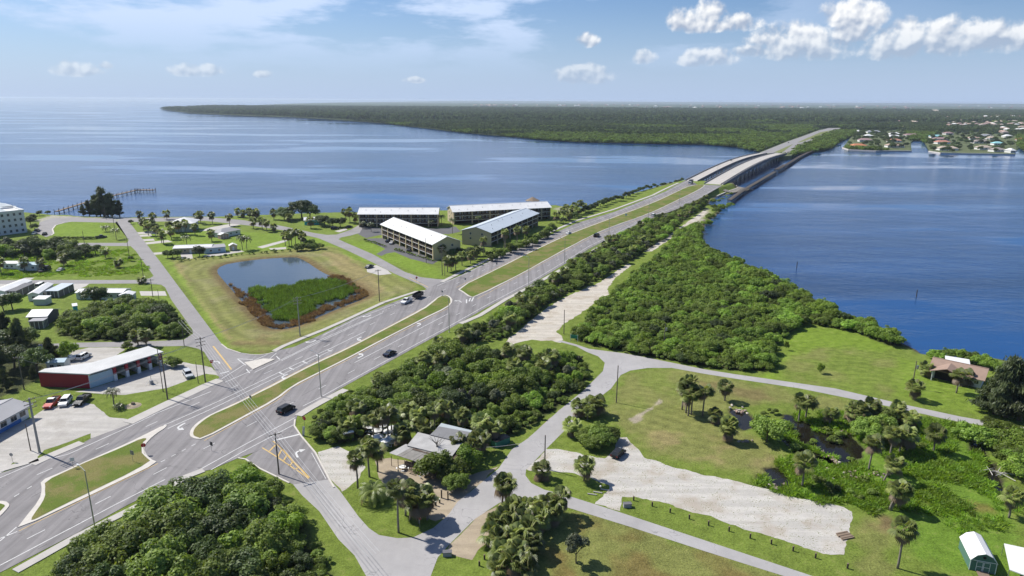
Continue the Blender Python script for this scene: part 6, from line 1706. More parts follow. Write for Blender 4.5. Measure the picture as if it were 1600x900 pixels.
for px in ((1147, 407), (1245, 417), (1432, 462)):
    p = g(*px); root = empty('channel_marker', (p[0], p[1], 0)); tag(root, 'lone dark pile standing in the river', 'pile', 'piles in the river')
    MB().tube([(0, 0, -2), (0, 0, 2.4)], .17, 7).build('pile', M_DWOOD, root); MB().tube([(0, 0, 2.4), (0, 0, 2.55)], [.2, .05], 7).build('cap', M_DWOOD, root)
p = g(832, 324); root = empty('gazebo', (p[0], p[1], 0)); tag(root, 'brown-roofed gazebo at the water behind the longest block', 'gazebo')
MB().tube([(0, 0, 5.0), (0, 0, 7.6)], [5.5, .2], 8).build('roof', worn('thatch', (.22, .17, .12), .95, .2, 1), root)
for k in range(8): MB().tube([(4.4 * math.cos(k * .785), 4.4 * math.sin(k * .785), -.5), (4.4 * math.cos(k * .785), 4.4 * math.sin(k * .785), 5.0)], .15, 6).build('post', M_WOOD, root)

# ------------------------------------------------------------------ far causeway body and far-shore houses
M_FLAWN = worn('far_lawn', (.095, .115, .045), .95, .5, .03, fine=.2)
def skirt(name, px, z0, z1, m):
    P = wpoly(px, z1); n = len(P)
    V = [(*p, z1 - .15) for p in P] + [(*(p + (p - P.mean(0)) * .01), z0) for p in P]
    o = obj(name, mesh_np(name, V, fill(V[:n]) + [(i, n + i, n + (i + 1) % n, (i + 1) % n) for i in range(n)], m)); o['kind'] = 'structure'; return o
skirt('far_causeway', [(1182, 241.5), (1188, 237.5), (1230, 220.5), (1257, 211), (1279, 203), (1320, 199), (1318, 203), (1297, 208.5), (1277, 217), (1252, 232), (1236, 243), (1220, 244), (1200, 243)], -1, FAR_HW_Z, M_FLAWN)
isl1 = [(1318, 230), (1326, 233.4), (1368, 235.4), (1423, 235.4), (1422, 223), (1424, 214), (1412, 204), (1345, 205), (1331, 213), (1324, 222)]
isl2 = [(1446, 225), (1452, 235.6), (1470, 238.4), (1510, 239.4), (1585, 240.4), (1587, 234), (1592, 213), (1530, 207), (1470, 207), (1447, 217)]
for nm, q in (('far_lawn', isl1), ('far_lawn', isl2)): sheet(nm, None, 0, M_FLAWN, world_pts=np.c_[wpoly(q, .5), np.full(len(q), .5)])
for lab, q in (('pale sea wall before the orange-roofed far house', [(1316, 231), (1326, 234.2), (1368, 236.2), (1424, 236.2)]), ('pale sea wall before the tan-roofed far houses', [(1451, 236.5), (1470, 239.3), (1510, 240.3), (1586, 241.3)])):
    mb = MB(); W3 = [Vector(g3(x, y, 0)) for x, y in q]
    for p, r_ in zip(W3[:-1], W3[1:]): mb.hexa([p + Vector((0, -1, -1)), r_ + Vector((0, -1, -1)), r_ + Vector((0, 1, -1)), p + Vector((0, 1, -1)), p + Vector((0, -1, 1.0)), r_ + Vector((0, -1, 1.0)), r_ + Vector((0, 1, 1.0)), p + Vector((0, 1, 1.0))])
    tag(mb.build('far_sea_wall', M_KERB), lab, 'sea wall')
def cmat(c): return worn('far_roof_%d%d%d' % tuple(int(v * 99) for v in c), c, .8, .1, .1)
ORG, MAU, WHI, GRY, PNK, SAL, TAN, TEA, TAU = [cmat(c) for c in ((.50, .20, .10), (.30, .20, .20), (.66, .66, .66), (.30, .31, .34), (.42, .30, .25), (.45, .22, .16), (.45, .37, .30), (.25, .50, .52), (.30, .26, .24))]
FH = [(1344, 231, 22, ORG, 'orange-roofed white house at the corner of the far canal'), (1352, 221.5, 18, MAU, 'mauve-roofed house behind the orange-roofed far house'), (1358, 214.5, 10, WHI, 'small white-roofed house behind the mauve-roofed one'),
      (1365, 208, 18, GRY, 'grey-roofed house at the back of the first far island'), (1342, 207.5, 7, WHI, 'tiny white house beside the far mangrove canal'), (1399, 230.5, 24, PNK, 'wide pinkish-brown roofed house on the far sea wall'),
      (1400, 222.5, 18, SAL, 'salmon-roofed house behind the pinkish far house'), (1399, 216, 18, WHI, 'white-roofed house behind the salmon-roofed one'), (1398, 211.5, 14, WHI, 'second white-roofed house farther behind the salmon-roofed one'),
      (1426, 213.5, 20, MAU, 'mauve-brown house at the head of the middle far canal'), (1417, 200.5, 12, PNK, 'pale pink house alone in the far trees'), (1481, 235, 26, TAN, 'long white house with tan roof on the second far sea wall'),
      (1475, 225, 20, SAL, 'terracotta-roofed house behind the tan-roofed far house'), (1472, 220, 22, MAU, 'dark mauve-roofed house behind the terracotta-roofed one'), (1463, 215.5, 16, TEA, 'pale teal-roofed house on the far canal bank'),
      (1484, 210.5, 12, MAU, 'small mauve house at the edge of the far woods'), (1525, 218.5, 18, PNK, 'brown-roofed house in the middle of the second far island'), (1533, 224, 22, TAU, 'taupe-roofed house before the brown-roofed one'),
      (1540, 214.5, 16, GRY, 'grey-roofed house behind the brown-roofed far one'), (1542, 234, 22, TAN, 'tan-roofed house beside the far teal pool cage'), (1562, 237.5, 18, TAU, 'low taupe house with dark porch on the far sea wall'),
      (1560, 227, 14, TEA, 'teal screened pool cage among far houses'), (1583, 239, 8, WHI, 'white boat house at the end of the far sea wall'), (1552, 218, 12, TAN, 'small tan house behind the teal pool cage'),
      (1576, 215, 10, WHI, 'white-roofed house behind the taupe house on the far island'), (1598, 221, 9, ORG, 'orange-roofed house beyond the last far canal')]
for x, y, w, m, lab in FH:
    a, b = g(x - w / 2, y, .5), g(x + w / 2, y, .5); L = float(np.linalg.norm(b - a))
    house('far_house', lab, None, None, 13.0, 3.6, 'hip', 3.2, M_WALLW, m, .8, (.2, .45, .7), doors=(.58,), cat='house', z=.5, world=(a, rng.uniform(-.15, .15), L), ws=(2.2, 1.6))
for k in range(260):
    q = isl1 if k % 2 else isl2; P = wpoly(q, .5); c = nrg.uniform(P.min(0), P.max(0))
    while poly_sd(c[None], P)[0] < 4: c = nrg.uniform(P.min(0), P.max(0))
    add_plant('oak', c[0], c[1], rng.uniform(5, 9), 'garden tree on the far island of the %s house' % ('orange-roofed' if k % 2 else 'long tan-roofed'), 'tree', 'garden trees of the far island with the %s house' % ('orange-roofed' if k % 2 else 'long tan-roofed'), z=.5, wide=1.1, name='garden_tree')
# distant town: white roofs scattered over the far plain
HB = [MB().box(-9, 9, -6, 6, 0, 4).add([(-10, -7, 4), (10, -7, 4), (10, 7, 4), (-10, 7, 4), (-4, 0, 7), (4, 0, 7)], [(0, 1, 5, 4), (1, 2, 5), (2, 3, 4, 5), (3, 0, 4)]).mesh('town_house', m) for m in (M_WALLW, PNK, TAN, TAU, MAU)]
T = []
for (x0, x1, y0, y1, n) in ((1480, 1600, 183, 196, 90), (720, 1000, 163.8, 166.5, 40), (1000, 1600, 163.5, 170, 80), (1560, 1600, 198, 208, 12), (1400, 1440, 186, 192, 10)):
    for k in range(n):
        p = g(rng.uniform(x0, x1), rng.uniform(y0, y1), 8); T.append((p[0], p[1], 7.0 + 4 * (p[1] > 3000)))
T = np.array(T); stuff_points('distant_town', T, HB, 'scattered white roofs of a far-off town on the plain', np.clip(T[:, 1] / 3000, .7, 2.0), 21, 'town')
far_clear = far_sheet('far_clearing', [(1450, 171.5), (1464, 171), (1471, 177), (1459, 177.5)], 6.0, M_TAN)
far_sheet('far_clearing', [(1342, 198.5), (1394, 191), (1395, 192.3), (1346, 199.8)], 4.0, M_TAN)
# ------------------------------------------------------------------ vehicles
M_TYRE = mat('tyre_rubber', (.018, .018, .018), .85, 0, .2)
M_RIM = mat('wheel_rim', (.42, .42, .44), .35, .9, .5)
M_LAMP = mat('headlight_glass', (.75, .75, .72), .15, 0, .6)
M_TAIL = mat('tail_light', (.30, .012, .012), .25, 0, .5)
M_CGLASS = mat('car_glass', (.02, .025, .03), .18, 0, .35)
PAINT = {}
def paint(n, c, metal=.1):
    if n not in PAINT:
        m = mat('car_paint_' + n, c, .5, metal, .35); b = m.node_tree.nodes['Principled BSDF']
        b.inputs['Coat Weight'].default_value = .15; b.inputs['Coat Roughness'].default_value = .3; PAINT[n] = m
    return PAINT[n]
P_BLACK, P_WHITE, P_RED, P_SILV, P_GREY, P_NAVY = paint('black', (.012, .013, .016)), paint('white', (.72, .72, .71), 0), paint('red', (.32, .028, .022)), paint('silver', (.42, .44, .46), .5), paint('grey', (.06, .065, .075), .3), paint('navy', (.02, .03, .06), .2)
DIM = {'sedan': (4.7, 1.82, .95, 1.45, [(.20, .36), (.78, .66)], 'c'), 'suv': (4.8, 1.92, 1.08, 1.75, [(.22, .34), (.97, .90)], 'c'), 'van': (5.4, 2.0, 1.15, 2.05, [(.15, .28), (.99, .97)], 'c'), 'pickup': (5.7, 1.98, 1.08, 1.85, [(.26, .38), (.62, .58)], 'p'), 'hatch': (4.2, 1.78, .98, 1.5, [(.20, .36), (.97, .84)], 'c')}
VM = {}
def wheel_parts(root, x, y, r=.35, w=.22):
    key = (r, w)
    if key not in VM:
        VM[key] = (MB().tube([(0, -w / 2, 0), (0, w / 2, 0)], r, 14).mesh('tyre', M_TYRE), MB().tube([(0, -w / 2 - .012, 0), (0, w / 2 + .012, 0)], r * .62, 10).mesh('rim', M_RIM))
    t = obj('wheel', VM[key][0], root, (x, y, r)); obj('rim', VM[key][1], t); return t
def car(kind, pm, px, toward, label, group=None, z=None, cat=None, name=None, roofm=None):
    """toward: a pixel further along its heading"""
    a = gz(*px) if z is None else np.array([*g(px[0], px[1], z), z]); b = gz(*toward) if z is None else np.array([*g(toward[0], toward[1], z), z])
    ang = math.atan2(b[1] - a[1], b[0] - a[0])
    root = empty(name or {'suv': 'suv', 'sedan': 'car', 'van': 'van', 'pickup': 'pickup_truck', 'hatch': 'car'}[kind], (a[0], a[1], a[2] + .09), ang)
    L, Wd, bh, H, (f, r), st = DIM[kind]
    def X(q): return L / 2 - L * q
    hw = Wd / 2
    gl = .22
    prof = [(X(0) - .12, gl), (X(0), .45), (X(0) - .06, bh * .74), (X(f[0]) + .15, bh - .05), (X(f[0]), bh), (X(r[0]), bh), (X(1), bh * .99 if st == 'c' else bh * .97), (X(1) + .0, .5), (X(1) + .15, gl)]
    n = len(prof); V, F = [], []
    for y, s in ((-hw + .06, .0), (-hw, 1), (hw, 1), (hw - .06, 0)):
        for (x, zz) in prof: V.append((x * (1 if s else .985), y, zz if s or zz < bh * .7 else zz + .02))
    for k in range(3):
        for i in range(n): F.append((k * n + i, k * n + (i + 1) % n, (k + 1) * n + (i + 1) % n, (k + 1) * n + i))
    F += [tuple(range(n))[::-1], tuple(3 * n + i for i in range(n))]
    body = MB().add(V, F)
    if st == 'p':                      # open bed: two rails and a tail gate above a dark floor
        pass
    # cabin: pillars and roof
    x0, x1, xr1, xr0 = X(f[0]), X(f[1]), X(r[1]), X(r[0]); t = .14
    cab = [(x0, -hw + .08, bh), (x0, hw - .08, bh), (xr0, hw - .08, bh), (xr0, -hw + .08, bh), (x1, -hw + t + .08, H), (x1, hw - t - .08, H), (xr1, hw - t - .08, H), (xr1, -hw + t + .08, H)]
    body.hexa([cab[0], cab[1], cab[2], cab[3], cab[4], cab[5], cab[6], cab[7]])
    bo = body.build('body', pm, root)
    if roofm: MB().box(xr1 + .05, x1 - .05, -hw + t + .1, hw - t - .1, H, H + .03).build('roof', roofm, root)
    c = [Vector(v) for v in cab]
    def pane(name, q, out, inset=.09):
        cen = sum(q, Vector()) / 4; Q = [v.lerp(cen, inset) + out for v in q]
        MB().add(Q + [v - out * .9 for v in Q], [(0, 1, 2, 3), (0, 1, 5, 4), (1, 2, 6, 5), (2, 3, 7, 6), (3, 0, 4, 7)]).build(name, M_CGLASS, root)
    pane('windscreen', [c[0], c[1], c[5], c[4]], Vector((.012, 0, .012))); pane('rear_window', [c[3], c[2], c[6], c[7]], Vector((-.014, 0, .005)))
    for s in (0, 1):
        A4 = [c[0], c[3], c[7], c[4]] if s == 0 else [c[1], c[2], c[6], c[5]]; o = Vector((0, -.014 if s == 0 else .014, .003))
        m0, m1 = A4[0].lerp(A4[1], .5), A4[3].lerp(A4[2], .5)
        pane('side_window', [A4[0], m0, m1, A4[3]], o); pane('side_window', [m0, A4[1], A4[2], m1], o)
    if st == 'p':
        bx0, bx1 = X(r[0]) - .08, X(1) + .1
        MB().box(bx1, bx0, -hw + .16, hw - .16, bh + .005, bh + .02).build('bed_floor', M_BLACK, root)
        MB().box(bx1 - .02, bx0, -hw + .03, -hw + .14, bh, bh + .22).box(bx1 - .02, bx0, hw - .14, hw - .03, bh, bh + .22).box(bx1 - .06, bx1 + .03, -hw + .14, hw - .14, bh, bh + .22).build('bed_rail', pm, root)
    for x in (X(.18), X(.80)):
        for s in (-1, 1): wheel_parts(root, x, s * (hw - .09))
    for s in (-1, 1):
        MB().box(X(0) - .1, X(0) + .015, s * hw * .78 - .18, s * hw * .78 + .18, bh * .58, bh * .74).build('headlight', M_LAMP, root)
        MB().box(X(1) - .015, X(1) + .08, s * hw * .82 - .13, s * hw * .82 + .13, bh * .66, bh * .88).build('tail_light', M_TAIL, root)
        MB().box(x0 - .05, x0 + .12, s * (hw + .10) - .1, s * (hw + .10) + .1, bh + .02, bh + .16).build('mirror', pm, root)
    tag(root, label, cat or {'suv': 'suv', 'sedan': 'car', 'van': 'van', 'pickup': 'pickup', 'hatch': 'car'}[kind], group)
    return root
car('suv', P_BLACK, (447, 643), (500, 615), 'black SUV driving on the near carriageway past the stop sign')
car('sedan', P_NAVY, (609, 555), (660, 528), 'dark blue-grey car driving beside the thicket edge')
car('pickup', P_WHITE, (635, 473), (600, 490), 'white pickup truck towing a dark dump trailer')
car('sedan', P_GREY, (577, 418.5), (571, 420.5), 'dark grey car parked on the concrete patch above the pond')
car('sedan', P_WHITE, (888, 365.5), (860, 378), 'white car on the bay-side carriageway passing the blue-roofed block')
car('van', P_BLACK, (932, 370), (960, 356), 'black van on the carriageway next to the green strip thicket')
car('suv', P_WHITE, (1021, 337.5), (1050, 326), 'white SUV on the climb to the bridge')
car('pickup', P_RED, (82, 633), (74, 640), 'red pickup parked beside the white SUV in front of the carwash', roofm=P_WHITE)
car('suv', P_WHITE, (103, 631), (96, 639), 'white SUV parked between the red and the black pickups')
car('pickup', P_BLACK, (129, 629), (119, 637), 'black pickup parked at the grass edge of the store lot')
car('suv', P_SILV, (294, 588), (299, 595), 'silver SUV parked on the carwash pad')
car('suv', P_WHITE, (131, 560), (140, 555), 'white SUV parked behind the carwash')
car('hatch', P_BLACK, (966, 712), (974, 705), 'black and red hatchback parked on the shell lot')
car('sedan', P_GREY, (66, 425), (72, 421), 'dark car parked beside the palms at the trailers')
car('suv', P_BLACK, (74, 421), (80, 417), 'black SUV parked behind the dark car at the trailers')
car('sedan', P_SILV, (95, 424), (101, 421), 'silver car on the rough lot beside the trailers')
car('suv', P_BLACK, (523, 358.5), (530, 358), 'black SUV parked at the apartment entrance')
car('sedan', P_NAVY, (545, 356), (552, 355), 'navy car parked by the end of the bay block')
car('pickup', P_GREY, (158, 372), (166, 371), 'grey pickup beside the coconut palms near the bay road')
car('van', P_WHITE, (64, 449), (70, 446), 'white van between the trailers')
for i, (x, y, pm, lb) in enumerate(((612, 381, P_WHITE, 'white car in the carport of the cream block'), (640, 392, P_GREY, 'grey car in the carport of the cream block'), (606, 378, P_NAVY, 'navy car in the end carport of the cream block'))):
    car('sedan', pm, (x, y), (x + 4, y - 3), lb)
for (x, y, tx, ty, pm, k, lb) in ((54, 366, 58, 363, P_WHITE, 'sedan', 'white car parked under the condominium'), (58, 362, 62, 359, P_GREY, 'suv', 'grey SUV parked under the condominium'), (70, 367, 74, 364, P_BLACK, 'sedan', 'black car parked beside the condominium drive')):
    car(k, pm, (x, y), (tx, ty), lb)
car('sedan', P_BLACK, (1142, 251), (1130, 258), 'black car on the crest of the farther bridge', z=9.0)
car('sedan', P_RED, (1246, 226.5), (1252, 223), 'red car on the far causeway', z=4.7)
car('sedan', P_WHITE, (1262, 213), (1256, 215), 'white car on the far causeway heading back', z=4.7)
car('van', P_WHITE, (1279, 206), (1273, 208), 'white van far along the causeway', z=4.7)
car('sedan', P_GREY, (1232, 223.5), (1226, 226), 'grey car leaving the far end of the bridge', z=4.7)
# dump trailer behind the white pickup
a = gz(653, 465.5); b = gz(618, 482.5); ang = math.atan2(b[1] - a[1], b[0] - a[0])
root = empty('dump_trailer', (a[0], a[1], a[2] + .08), ang); tag(root, 'dark high-sided dump trailer behind the white pickup', 'trailer')
MB().box(-2.6, 2.4, -1.05, -.95, .7, 2.1).box(-2.6, 2.4, .95, 1.05, .7, 2.1).box(-2.6, -2.5, -.95, .95, .7, 2.1).box(2.3, 2.4, -.95, .95, .7, 2.1).box(-2.5, 2.3, -.95, .95, .62, .75).build('box', P_BLACK, root)
MB().box(2.4, 4.2, -.08, .08, .5, .62).build('drawbar', M_BLACK, root)
for x in (-.6, .4):
    for s in (-1, 1): wheel_parts(root, x, s * 1.0, .38, .24)
# box truck at the bridge end
a = gz(1079, 287.5); b = gz(1040, 305); ang = math.atan2(b[1] - a[1], b[0] - a[0])
root = empty('box_truck', (a[0], a[1], a[2] + .08), ang); tag(root, 'white-cabbed truck with dark box coming off the farther bridge', 'truck')
MB().box(1.9, 4.0, -1.15, 1.15, .5, 2.6).build('cab', P_WHITE, root); MB().box(3.98, 4.03, -1.0, 1.0, 1.5, 2.4).build('windscreen', M_CGLASS, root)
MB().box(-4.2, 1.7, -1.25, 1.25, .9, 3.7).build('box', P_GREY, root)
for x in (3.0, -2.0, -3.1):
    for s in (-1, 1): wheel_parts(root, x, s * 1.05, .5, .3)
# boat on a trailer behind the carwash
p = g(112, 564); root = empty('boat', (p[0], p[1], 0), .9); tag(root, 'small white boat on a trailer beside the white SUV behind the carwash', 'boat')
MB().add([(-2.4, -.9, .6), (1.2, -.9, .6), (2.8, 0, .7), (1.2, .9, .6), (-2.4, .9, .6), (-2.4, -1.05, 1.3), (1.2, -1.05, 1.35), (3.2, 0, 1.5), (1.2, 1.05, 1.35), (-2.4, 1.05, 1.3)], [(4, 3, 2, 1, 0), (0, 1, 6, 5), (1, 2, 7, 6), (2, 3, 8, 7), (3, 4, 9, 8), (4, 0, 5, 9), (5, 6, 7, 8, 9)]).build('hull', P_WHITE, root)
MB().box(-.6, .4, -.5, .5, 1.35, 1.9).build('console', P_WHITE, root); MB().box(-2.9, -2.4, -.25, .25, .7, 1.7).build('outboard', M_BLACK, root)
for s in (-1, 1): wheel_parts(root, -.6, s * .95, .3, .2)
# ------------------------------------------------------------------ poles
M_PWOOD = worn('pole_wood', (.15, .125, .10), .9, .2, 2)
M_WIRE = mat('aluminium_wire', (.42, .42, .42), .5, .4, .5)
POLES = {}
def utility_pole(key, base, top, label, arms=2, r=.16, adir=None, transformer=False, m=None):
    p = g(*base); h = min(max(height_at(base, top), 5), 15)
    root = empty('utility_pole', (p[0], p[1], 0)); tag(root, label, 'pole')
    MB().tube([(0, 0, -.3), (0, 0, h)], [r, r * .72], 8).build('shaft', m or M_PWOOD, root)
    ang = math.radians(adir if adir is not None else -27)
    for k in range(arms):
        z = h - .4 - .95 * k; c, s = math.cos(ang), math.sin(ang)
        a_ = MB().box(-1.25, 1.25, -.06, .06, -.07, .07).build('crossarm', M_PWOOD, root, (0, 0, z), ang)
        for x in (-1.1, -.45, .45, 1.1): MB().tube([(x, 0, .07), (x, 0, .28)], .045, 6).build('insulator', M_TRIM, a_)
    if transformer: MB().tube([(.4, -.2, h * .72), (.4, -.2, h * .72 + .9)], .3, 10).build('transformer', M_METAL, root)
    POLES[key] = Vector((p[0], p[1], h)); return root
utility_pole('a', (62, 707), 622, 'thick concrete power pole with crossarms on the sidewalk of the store lot', 3, .26, 60, m=worn('concrete_pole', (.36, .34, .31), .9, .1, 1))
utility_pole('a2', (48, 704), 663, 'short wooden pole beside the thick concrete pole', 0, .12)
utility_pole('b', (262, 624), 552, 'tall wooden power pole before the carwash bays', 3, .2, 50)
utility_pole('b2', (255, 612), 545, 'thin wooden pole beside the carwash power pole', 0, .12)
utility_pole('c', (321, 597), 527, 'tall power pole at the corner of the left road', 3, .2, 40)
utility_pole('c2', (310, 599), 565, 'short dark pole beside the silver SUV', 0, .1)
utility_pole('d', (469, 525), 464, 'power pole with crossarms on the pond verge', 3, .2, 30, m=worn('concrete_pole_b', (.34, .33, .30), .9, .1, 1))
utility_pole('e', (593, 471), 421, 'power pole at the mown verge near the apartments road', 1, .18, 30)
utility_pole('f', (691, 430), 386, 'grey power pole on the apartments corner lawn', 2, .18, 30)
utility_pole('f2', (695, 431), 410, 'short pole beside the apartments corner pole', 0, .1)
utility_pole('f3', (666, 411), 372, 'dark pole rising before the cream block', 0, .14)
utility_pole('f4', (756, 402), 366, 'dark pole before the gable of the blue-roofed block', 0, .14)
utility_pole('h', (436, 741), 676, 'wooden power pole at the edge of the hatched side road', 1, .17, 35)
utility_pole('i', (963, 629), 571, 'bare wooden pole on the mown field by the street', 0, .15)
utility_pole('j', (851, 732), 680, 'wooden pole on the grass islet with a leaning wire', 0, .15)
utility_pole('k', (881, 522), 484, 'wooden pole at the edge of the sand lot', 0, .15)
utility_pole('l', (1037, 545), 505, 'wooden pole standing in the mangrove thicket', 0, .15, transformer=True)
utility_pole('m', (1425, 606), 564, 'wooden pole with grey transformer on the riverside lawn', 0, .15, transformer=True)
utility_pole('n', (38, 609), 557, 'leaning-looking wooden pole at the pine grove', 1, .16, 10)
utility_pole('o', (239, 464), 436, 'wooden pole at the end of the long trailer', 1, .14, 10)
utility_pole('p', (225, 440), 404, 'wooden pole at the back street corner', 1, .14, 10)
utility_pole('q', (202, 401), 372, 'wooden pole on the rough lot by the left road', 1, .14, 10)
utility_pole('r', (132, 381), 361, 'wooden pole by the bay lawn', 0, .14)
utility_pole('s', (166, 343), 318, 'wooden pole beside the pier casuarinas', 0, .14)
utility_pole('t', (179, 357), 337, 'wooden pole at the end of the left road', 1, .14, 10)
utility_pole('u', (288, 541), 512, 'short service pole at the back street mouth', 0, .12)
utility_pole('w', (249, 472), 452, 'thin pole beside the concrete drive of the grey shed', 0, .1)
def wire(a, b, sag, label, off=(0, 0, 0), r=.028):
    a, b = Vector(a) + Vector(off), Vector(b) + Vector(off)
    pts = [a.lerp(b, k / 14) - Vector((0, 0, sag * 4 * (k / 14) * (1 - k / 14))) for k in range(15)]
    tag(MB().tube(pts, r, 4, False).build('power_line', M_WIRE), label, 'wire', 'power lines')
PB = Vector((*g(590, 960), 10.5)); up = Vector((0, 0, -.4))
for i, o in enumerate((-1.1, -.35, .35, 1.1)):
    wire(POLES['c'] + up, POLES['h'] + up, .7, 'power line strung over the highway to the side road pole', (o * .7, o * .5, 0))
    wire(POLES['h'] + up, PB, .6, 'power line running down beside the side road', (o * .7, o * .5, 0))
for i, o in enumerate((-1.0, 0, 1.0)):
    wire(POLES['c'] + up, POLES['u'] + Vector((0, 0, 2.5)), .4, 'power line from the corner pole to the back street', (o * .6, o * .6, 0))
    wire(POLES['c'] + up, POLES['b'] + up, .5, 'power line between the corner pole and the carwash pole', (o * .7, o * .7, 0))
    wire(POLES['b'] + up, POLES['a'] + up, .8, 'power line between the carwash pole and the store pole', (o * .7, o * .7, 0))
    wire(POLES['c'] + up, POLES['d'] + up, .9, 'power line along the pond verge', (o * .6, o * .7, 0), .02)
    wire(POLES['d'] + up, POLES['e'] + up, .9, 'power line between the pond and the apartments road', (o * .6, o * .7, 0), .02)
wire(POLES['n'] + up, Vector((*g(72, 590), 4.0)), .3, 'service wire from the grove pole to the carwash')
wire(POLES['j'] + up, Vector((*g(760, 725), 4.0)), .5, 'service wire from the islet pole to the bar')
# ------------------------------------------------------------------ street lights
def street_light(px, label, hgt=12.0, arm=2.2, side=1):
    a = gz(*px); d = np.array([-axd[1], axd[0]]) * side
    root = empty('street_light', (a[0], a[1], a[2]), math.atan2(d[1], d[0])); tag(root, label, 'street light', 'street lights along the near carriageway')
    MB().tube([(0, 0, -.2), (0, 0, hgt)], [.13, .08], 8).build('shaft', M_METAL, root)
    MB().box(-.25, .25, -.25, .25, 0, .12).build('base_plate', M_CONC, root)
    am = MB().tube([(0, 0, hgt - .1), (arm * .5, 0, hgt + .2), (arm, 0, hgt + .3)], .05, 6).build('arm', M_METAL, root)
    MB().box(arm - .1, arm + .65, -.16, .16, hgt + .2, hgt + .36).build('lamp_head', M_METAL, am)
for px in ((149, 828), (502, 620), (702, 519), (826, 445), (882, 412), (951, 374), (1013, 343), (1061, 322)):
    street_light(px, 'grey metal street light pole beside the near carriageway')
for t in (.12, .35, .58, .8):
    P0, P1 = np.array((171., 613.)), np.array((370., 983.)); d = (P1 - P0) / np.linalg.norm(P1 - P0); q = P0 + (P1 - P0) * t + np.array([-d[1], d[0]]) * -.2
    root = empty('street_light', (q[0], q[1], bz(t)), math.atan2(d[1], d[0])); tag(root, 'thin street light on the nearer bridge', 'street light', 'street lights on the bridge')
    MB().tube([(0, 0, 0), (0, 0, 10)], [.12, .08], 6).build('shaft', M_METAL, root); MB().box(-.2, .2, -2.2, 0, 10, 10.15).build('arm', M_METAL, root)
# ------------------------------------------------------------------ signs
M_SRED = mat('sign_red', (.45, .02, .02), .5); M_SGRN = mat('sign_green', (.02, .20, .12), .5); M_SBACK = mat('sign_back', (.30, .31, .32), .5, .6)
def sign(px, label, kind='octagon', hgt=2.1, w=.75, face=None, m=None, back=False):
    a = gz(*px); root = empty('road_sign', (a[0], a[1], a[2]), 0 if face is None else math.radians(face)); tag(root, label, 'sign')
    MB().tube([(0, 0, -.2), (0, 0, hgt + w * .5)], .04, 6).build('post', M_METAL, root)
    n = {'octagon': 8, 'square': 4, 'diamond': 4, 'round': 12}[kind]; off = {'octagon': math.pi / 8, 'square': math.pi / 4, 'diamond': 0, 'round': 0}[kind]
    R = w * (.72 if n == 4 else .56); ring_ = [(R * math.cos(off + 2 * math.pi * k / n), R * math.sin(off + 2 * math.pi * k / n) + hgt) for k in range(n)]
    pl = MB().extr(ring_, 'y', -.07, -.05).build('plate', m or M_TRIM, root)
    if kind == 'octagon':
        s = bpy.data.curves.new('sign_text', 'FONT'); s.body = 'STOP'; s.size = w * .36; s.align_x = 'CENTER'; s.align_y = 'CENTER'; s.extrude = .004; s.materials.append(M_TRIM)
        t0 = bpy.data.objects.new('sign_text', s); me = bpy.data.meshes.new_from_object(t0); bpy.data.objects.remove(t0); me.materials.clear(); me.materials.append(M_TRIM); t = obj('sign_text', me, pl); t.location = (0, -.085, hgt); t.rotation_euler = (math.pi / 2, 0, 0)
    return root
sign((476, 668), 'stop sign at the mouth of the hatched side road', 'octagon', 2.4, 1.0, 150, M_SRED)
sign((226, 710), 'red stop sign on the nose of the kerbed median', 'octagon', 2.2, .9, -150, M_SRED)
sign((208, 722), 'grey square sign plate on the kerbed median grass', 'square', 2.2, 1.0, 160, M_SBACK)
sign((115, 731), 'small sign on the upper kerb of the first median', 'square', 2.0, .8, 20, M_TRIM)
sign((392, 632), 'dark-backed sign on the second median', 'square', 2.1, .8, 150, M_SBACK)
sign((691, 463), 'sign near the tip of the second median', 'square', 2.0, .8, 150, M_SBACK)
sign((727, 443), 'sign post at the apartments crossing', 'square', 2.0, .8, 150, M_SBACK)
sign((776, 419), 'sign post at the start of the long median', 'square', 2.1, .8, 150, M_SBACK)
sign((332, 576), 'dark sign at the left road corner', 'octagon', 2.2, .9, 20, M_SRED)
sign((651, 441), 'stop sign on the verge of the apartments road', 'octagon', 2.0, .9, 30, M_SRED)
sign((331, 705), 'black-backed arrow sign beside the turn lane', 'square', 1.8, .9, 150, M_BLACK)
sign((957, 312), 'speed sign on the bay-side sidewalk', 'square', 2.2, 1.0, 10, M_TRIM)
sign((978, 341), 'pale blue sign on the long median', 'square', 2.4, 1.3, 10, M_LBLUE)
sign((656, 824), 'street sign at the bar lawn corner', 'octagon', 2.1, .85, -20, M_SRED)
sign((20, 722), 'small shrub-topped sign post at the store lot edge', 'round', 1.8, .7, 0, M_SBACK)
sign((998, 553), 'thin street-name sign at the lane junction', 'square', 2.3, .6, 30, M_SGRN)
# notice board by the sand lot, white post at the stop sign, boxes and boards
p = g(897, 533); root = empty('notice_board', (p[0], p[1], 0), -.4); tag(root, 'green notice board on two posts beside the sand lot', 'sign')
MB().box(-1.3, 1.3, -.05, .05, .9, 2.1).build('board', M_SGRN, root)
for x in (-1.2, 1.2): MB().box(x - .07, x + .07, -.07, .07, 0, 2.3).build('post', M_TRIM, root)
p = g(545, 690); root = empty('sign_board', (p[0], p[1], 0), .5); tag(root, 'weathered wooden sign board on two posts by the bar bushes', 'sign')
MB().box(-1.1, 1.1, -.05, .05, 1.2, 2.3).build('board', M_WOOD, root); MB().box(-1.2, 1.2, -.5, .5, 2.3, 2.4).build('cap', M_TRIM, root)
for x in (-.95, .95): MB().box(x - .09, x + .09, -.09, .09, 0, 1.2).build('post', M_DWOOD, root)
p = g(474, 681); root = empty('white_banner', (p[0], p[1], 0), .6); tag(root, 'leaning white banner on the grass under the stop sign', 'banner')
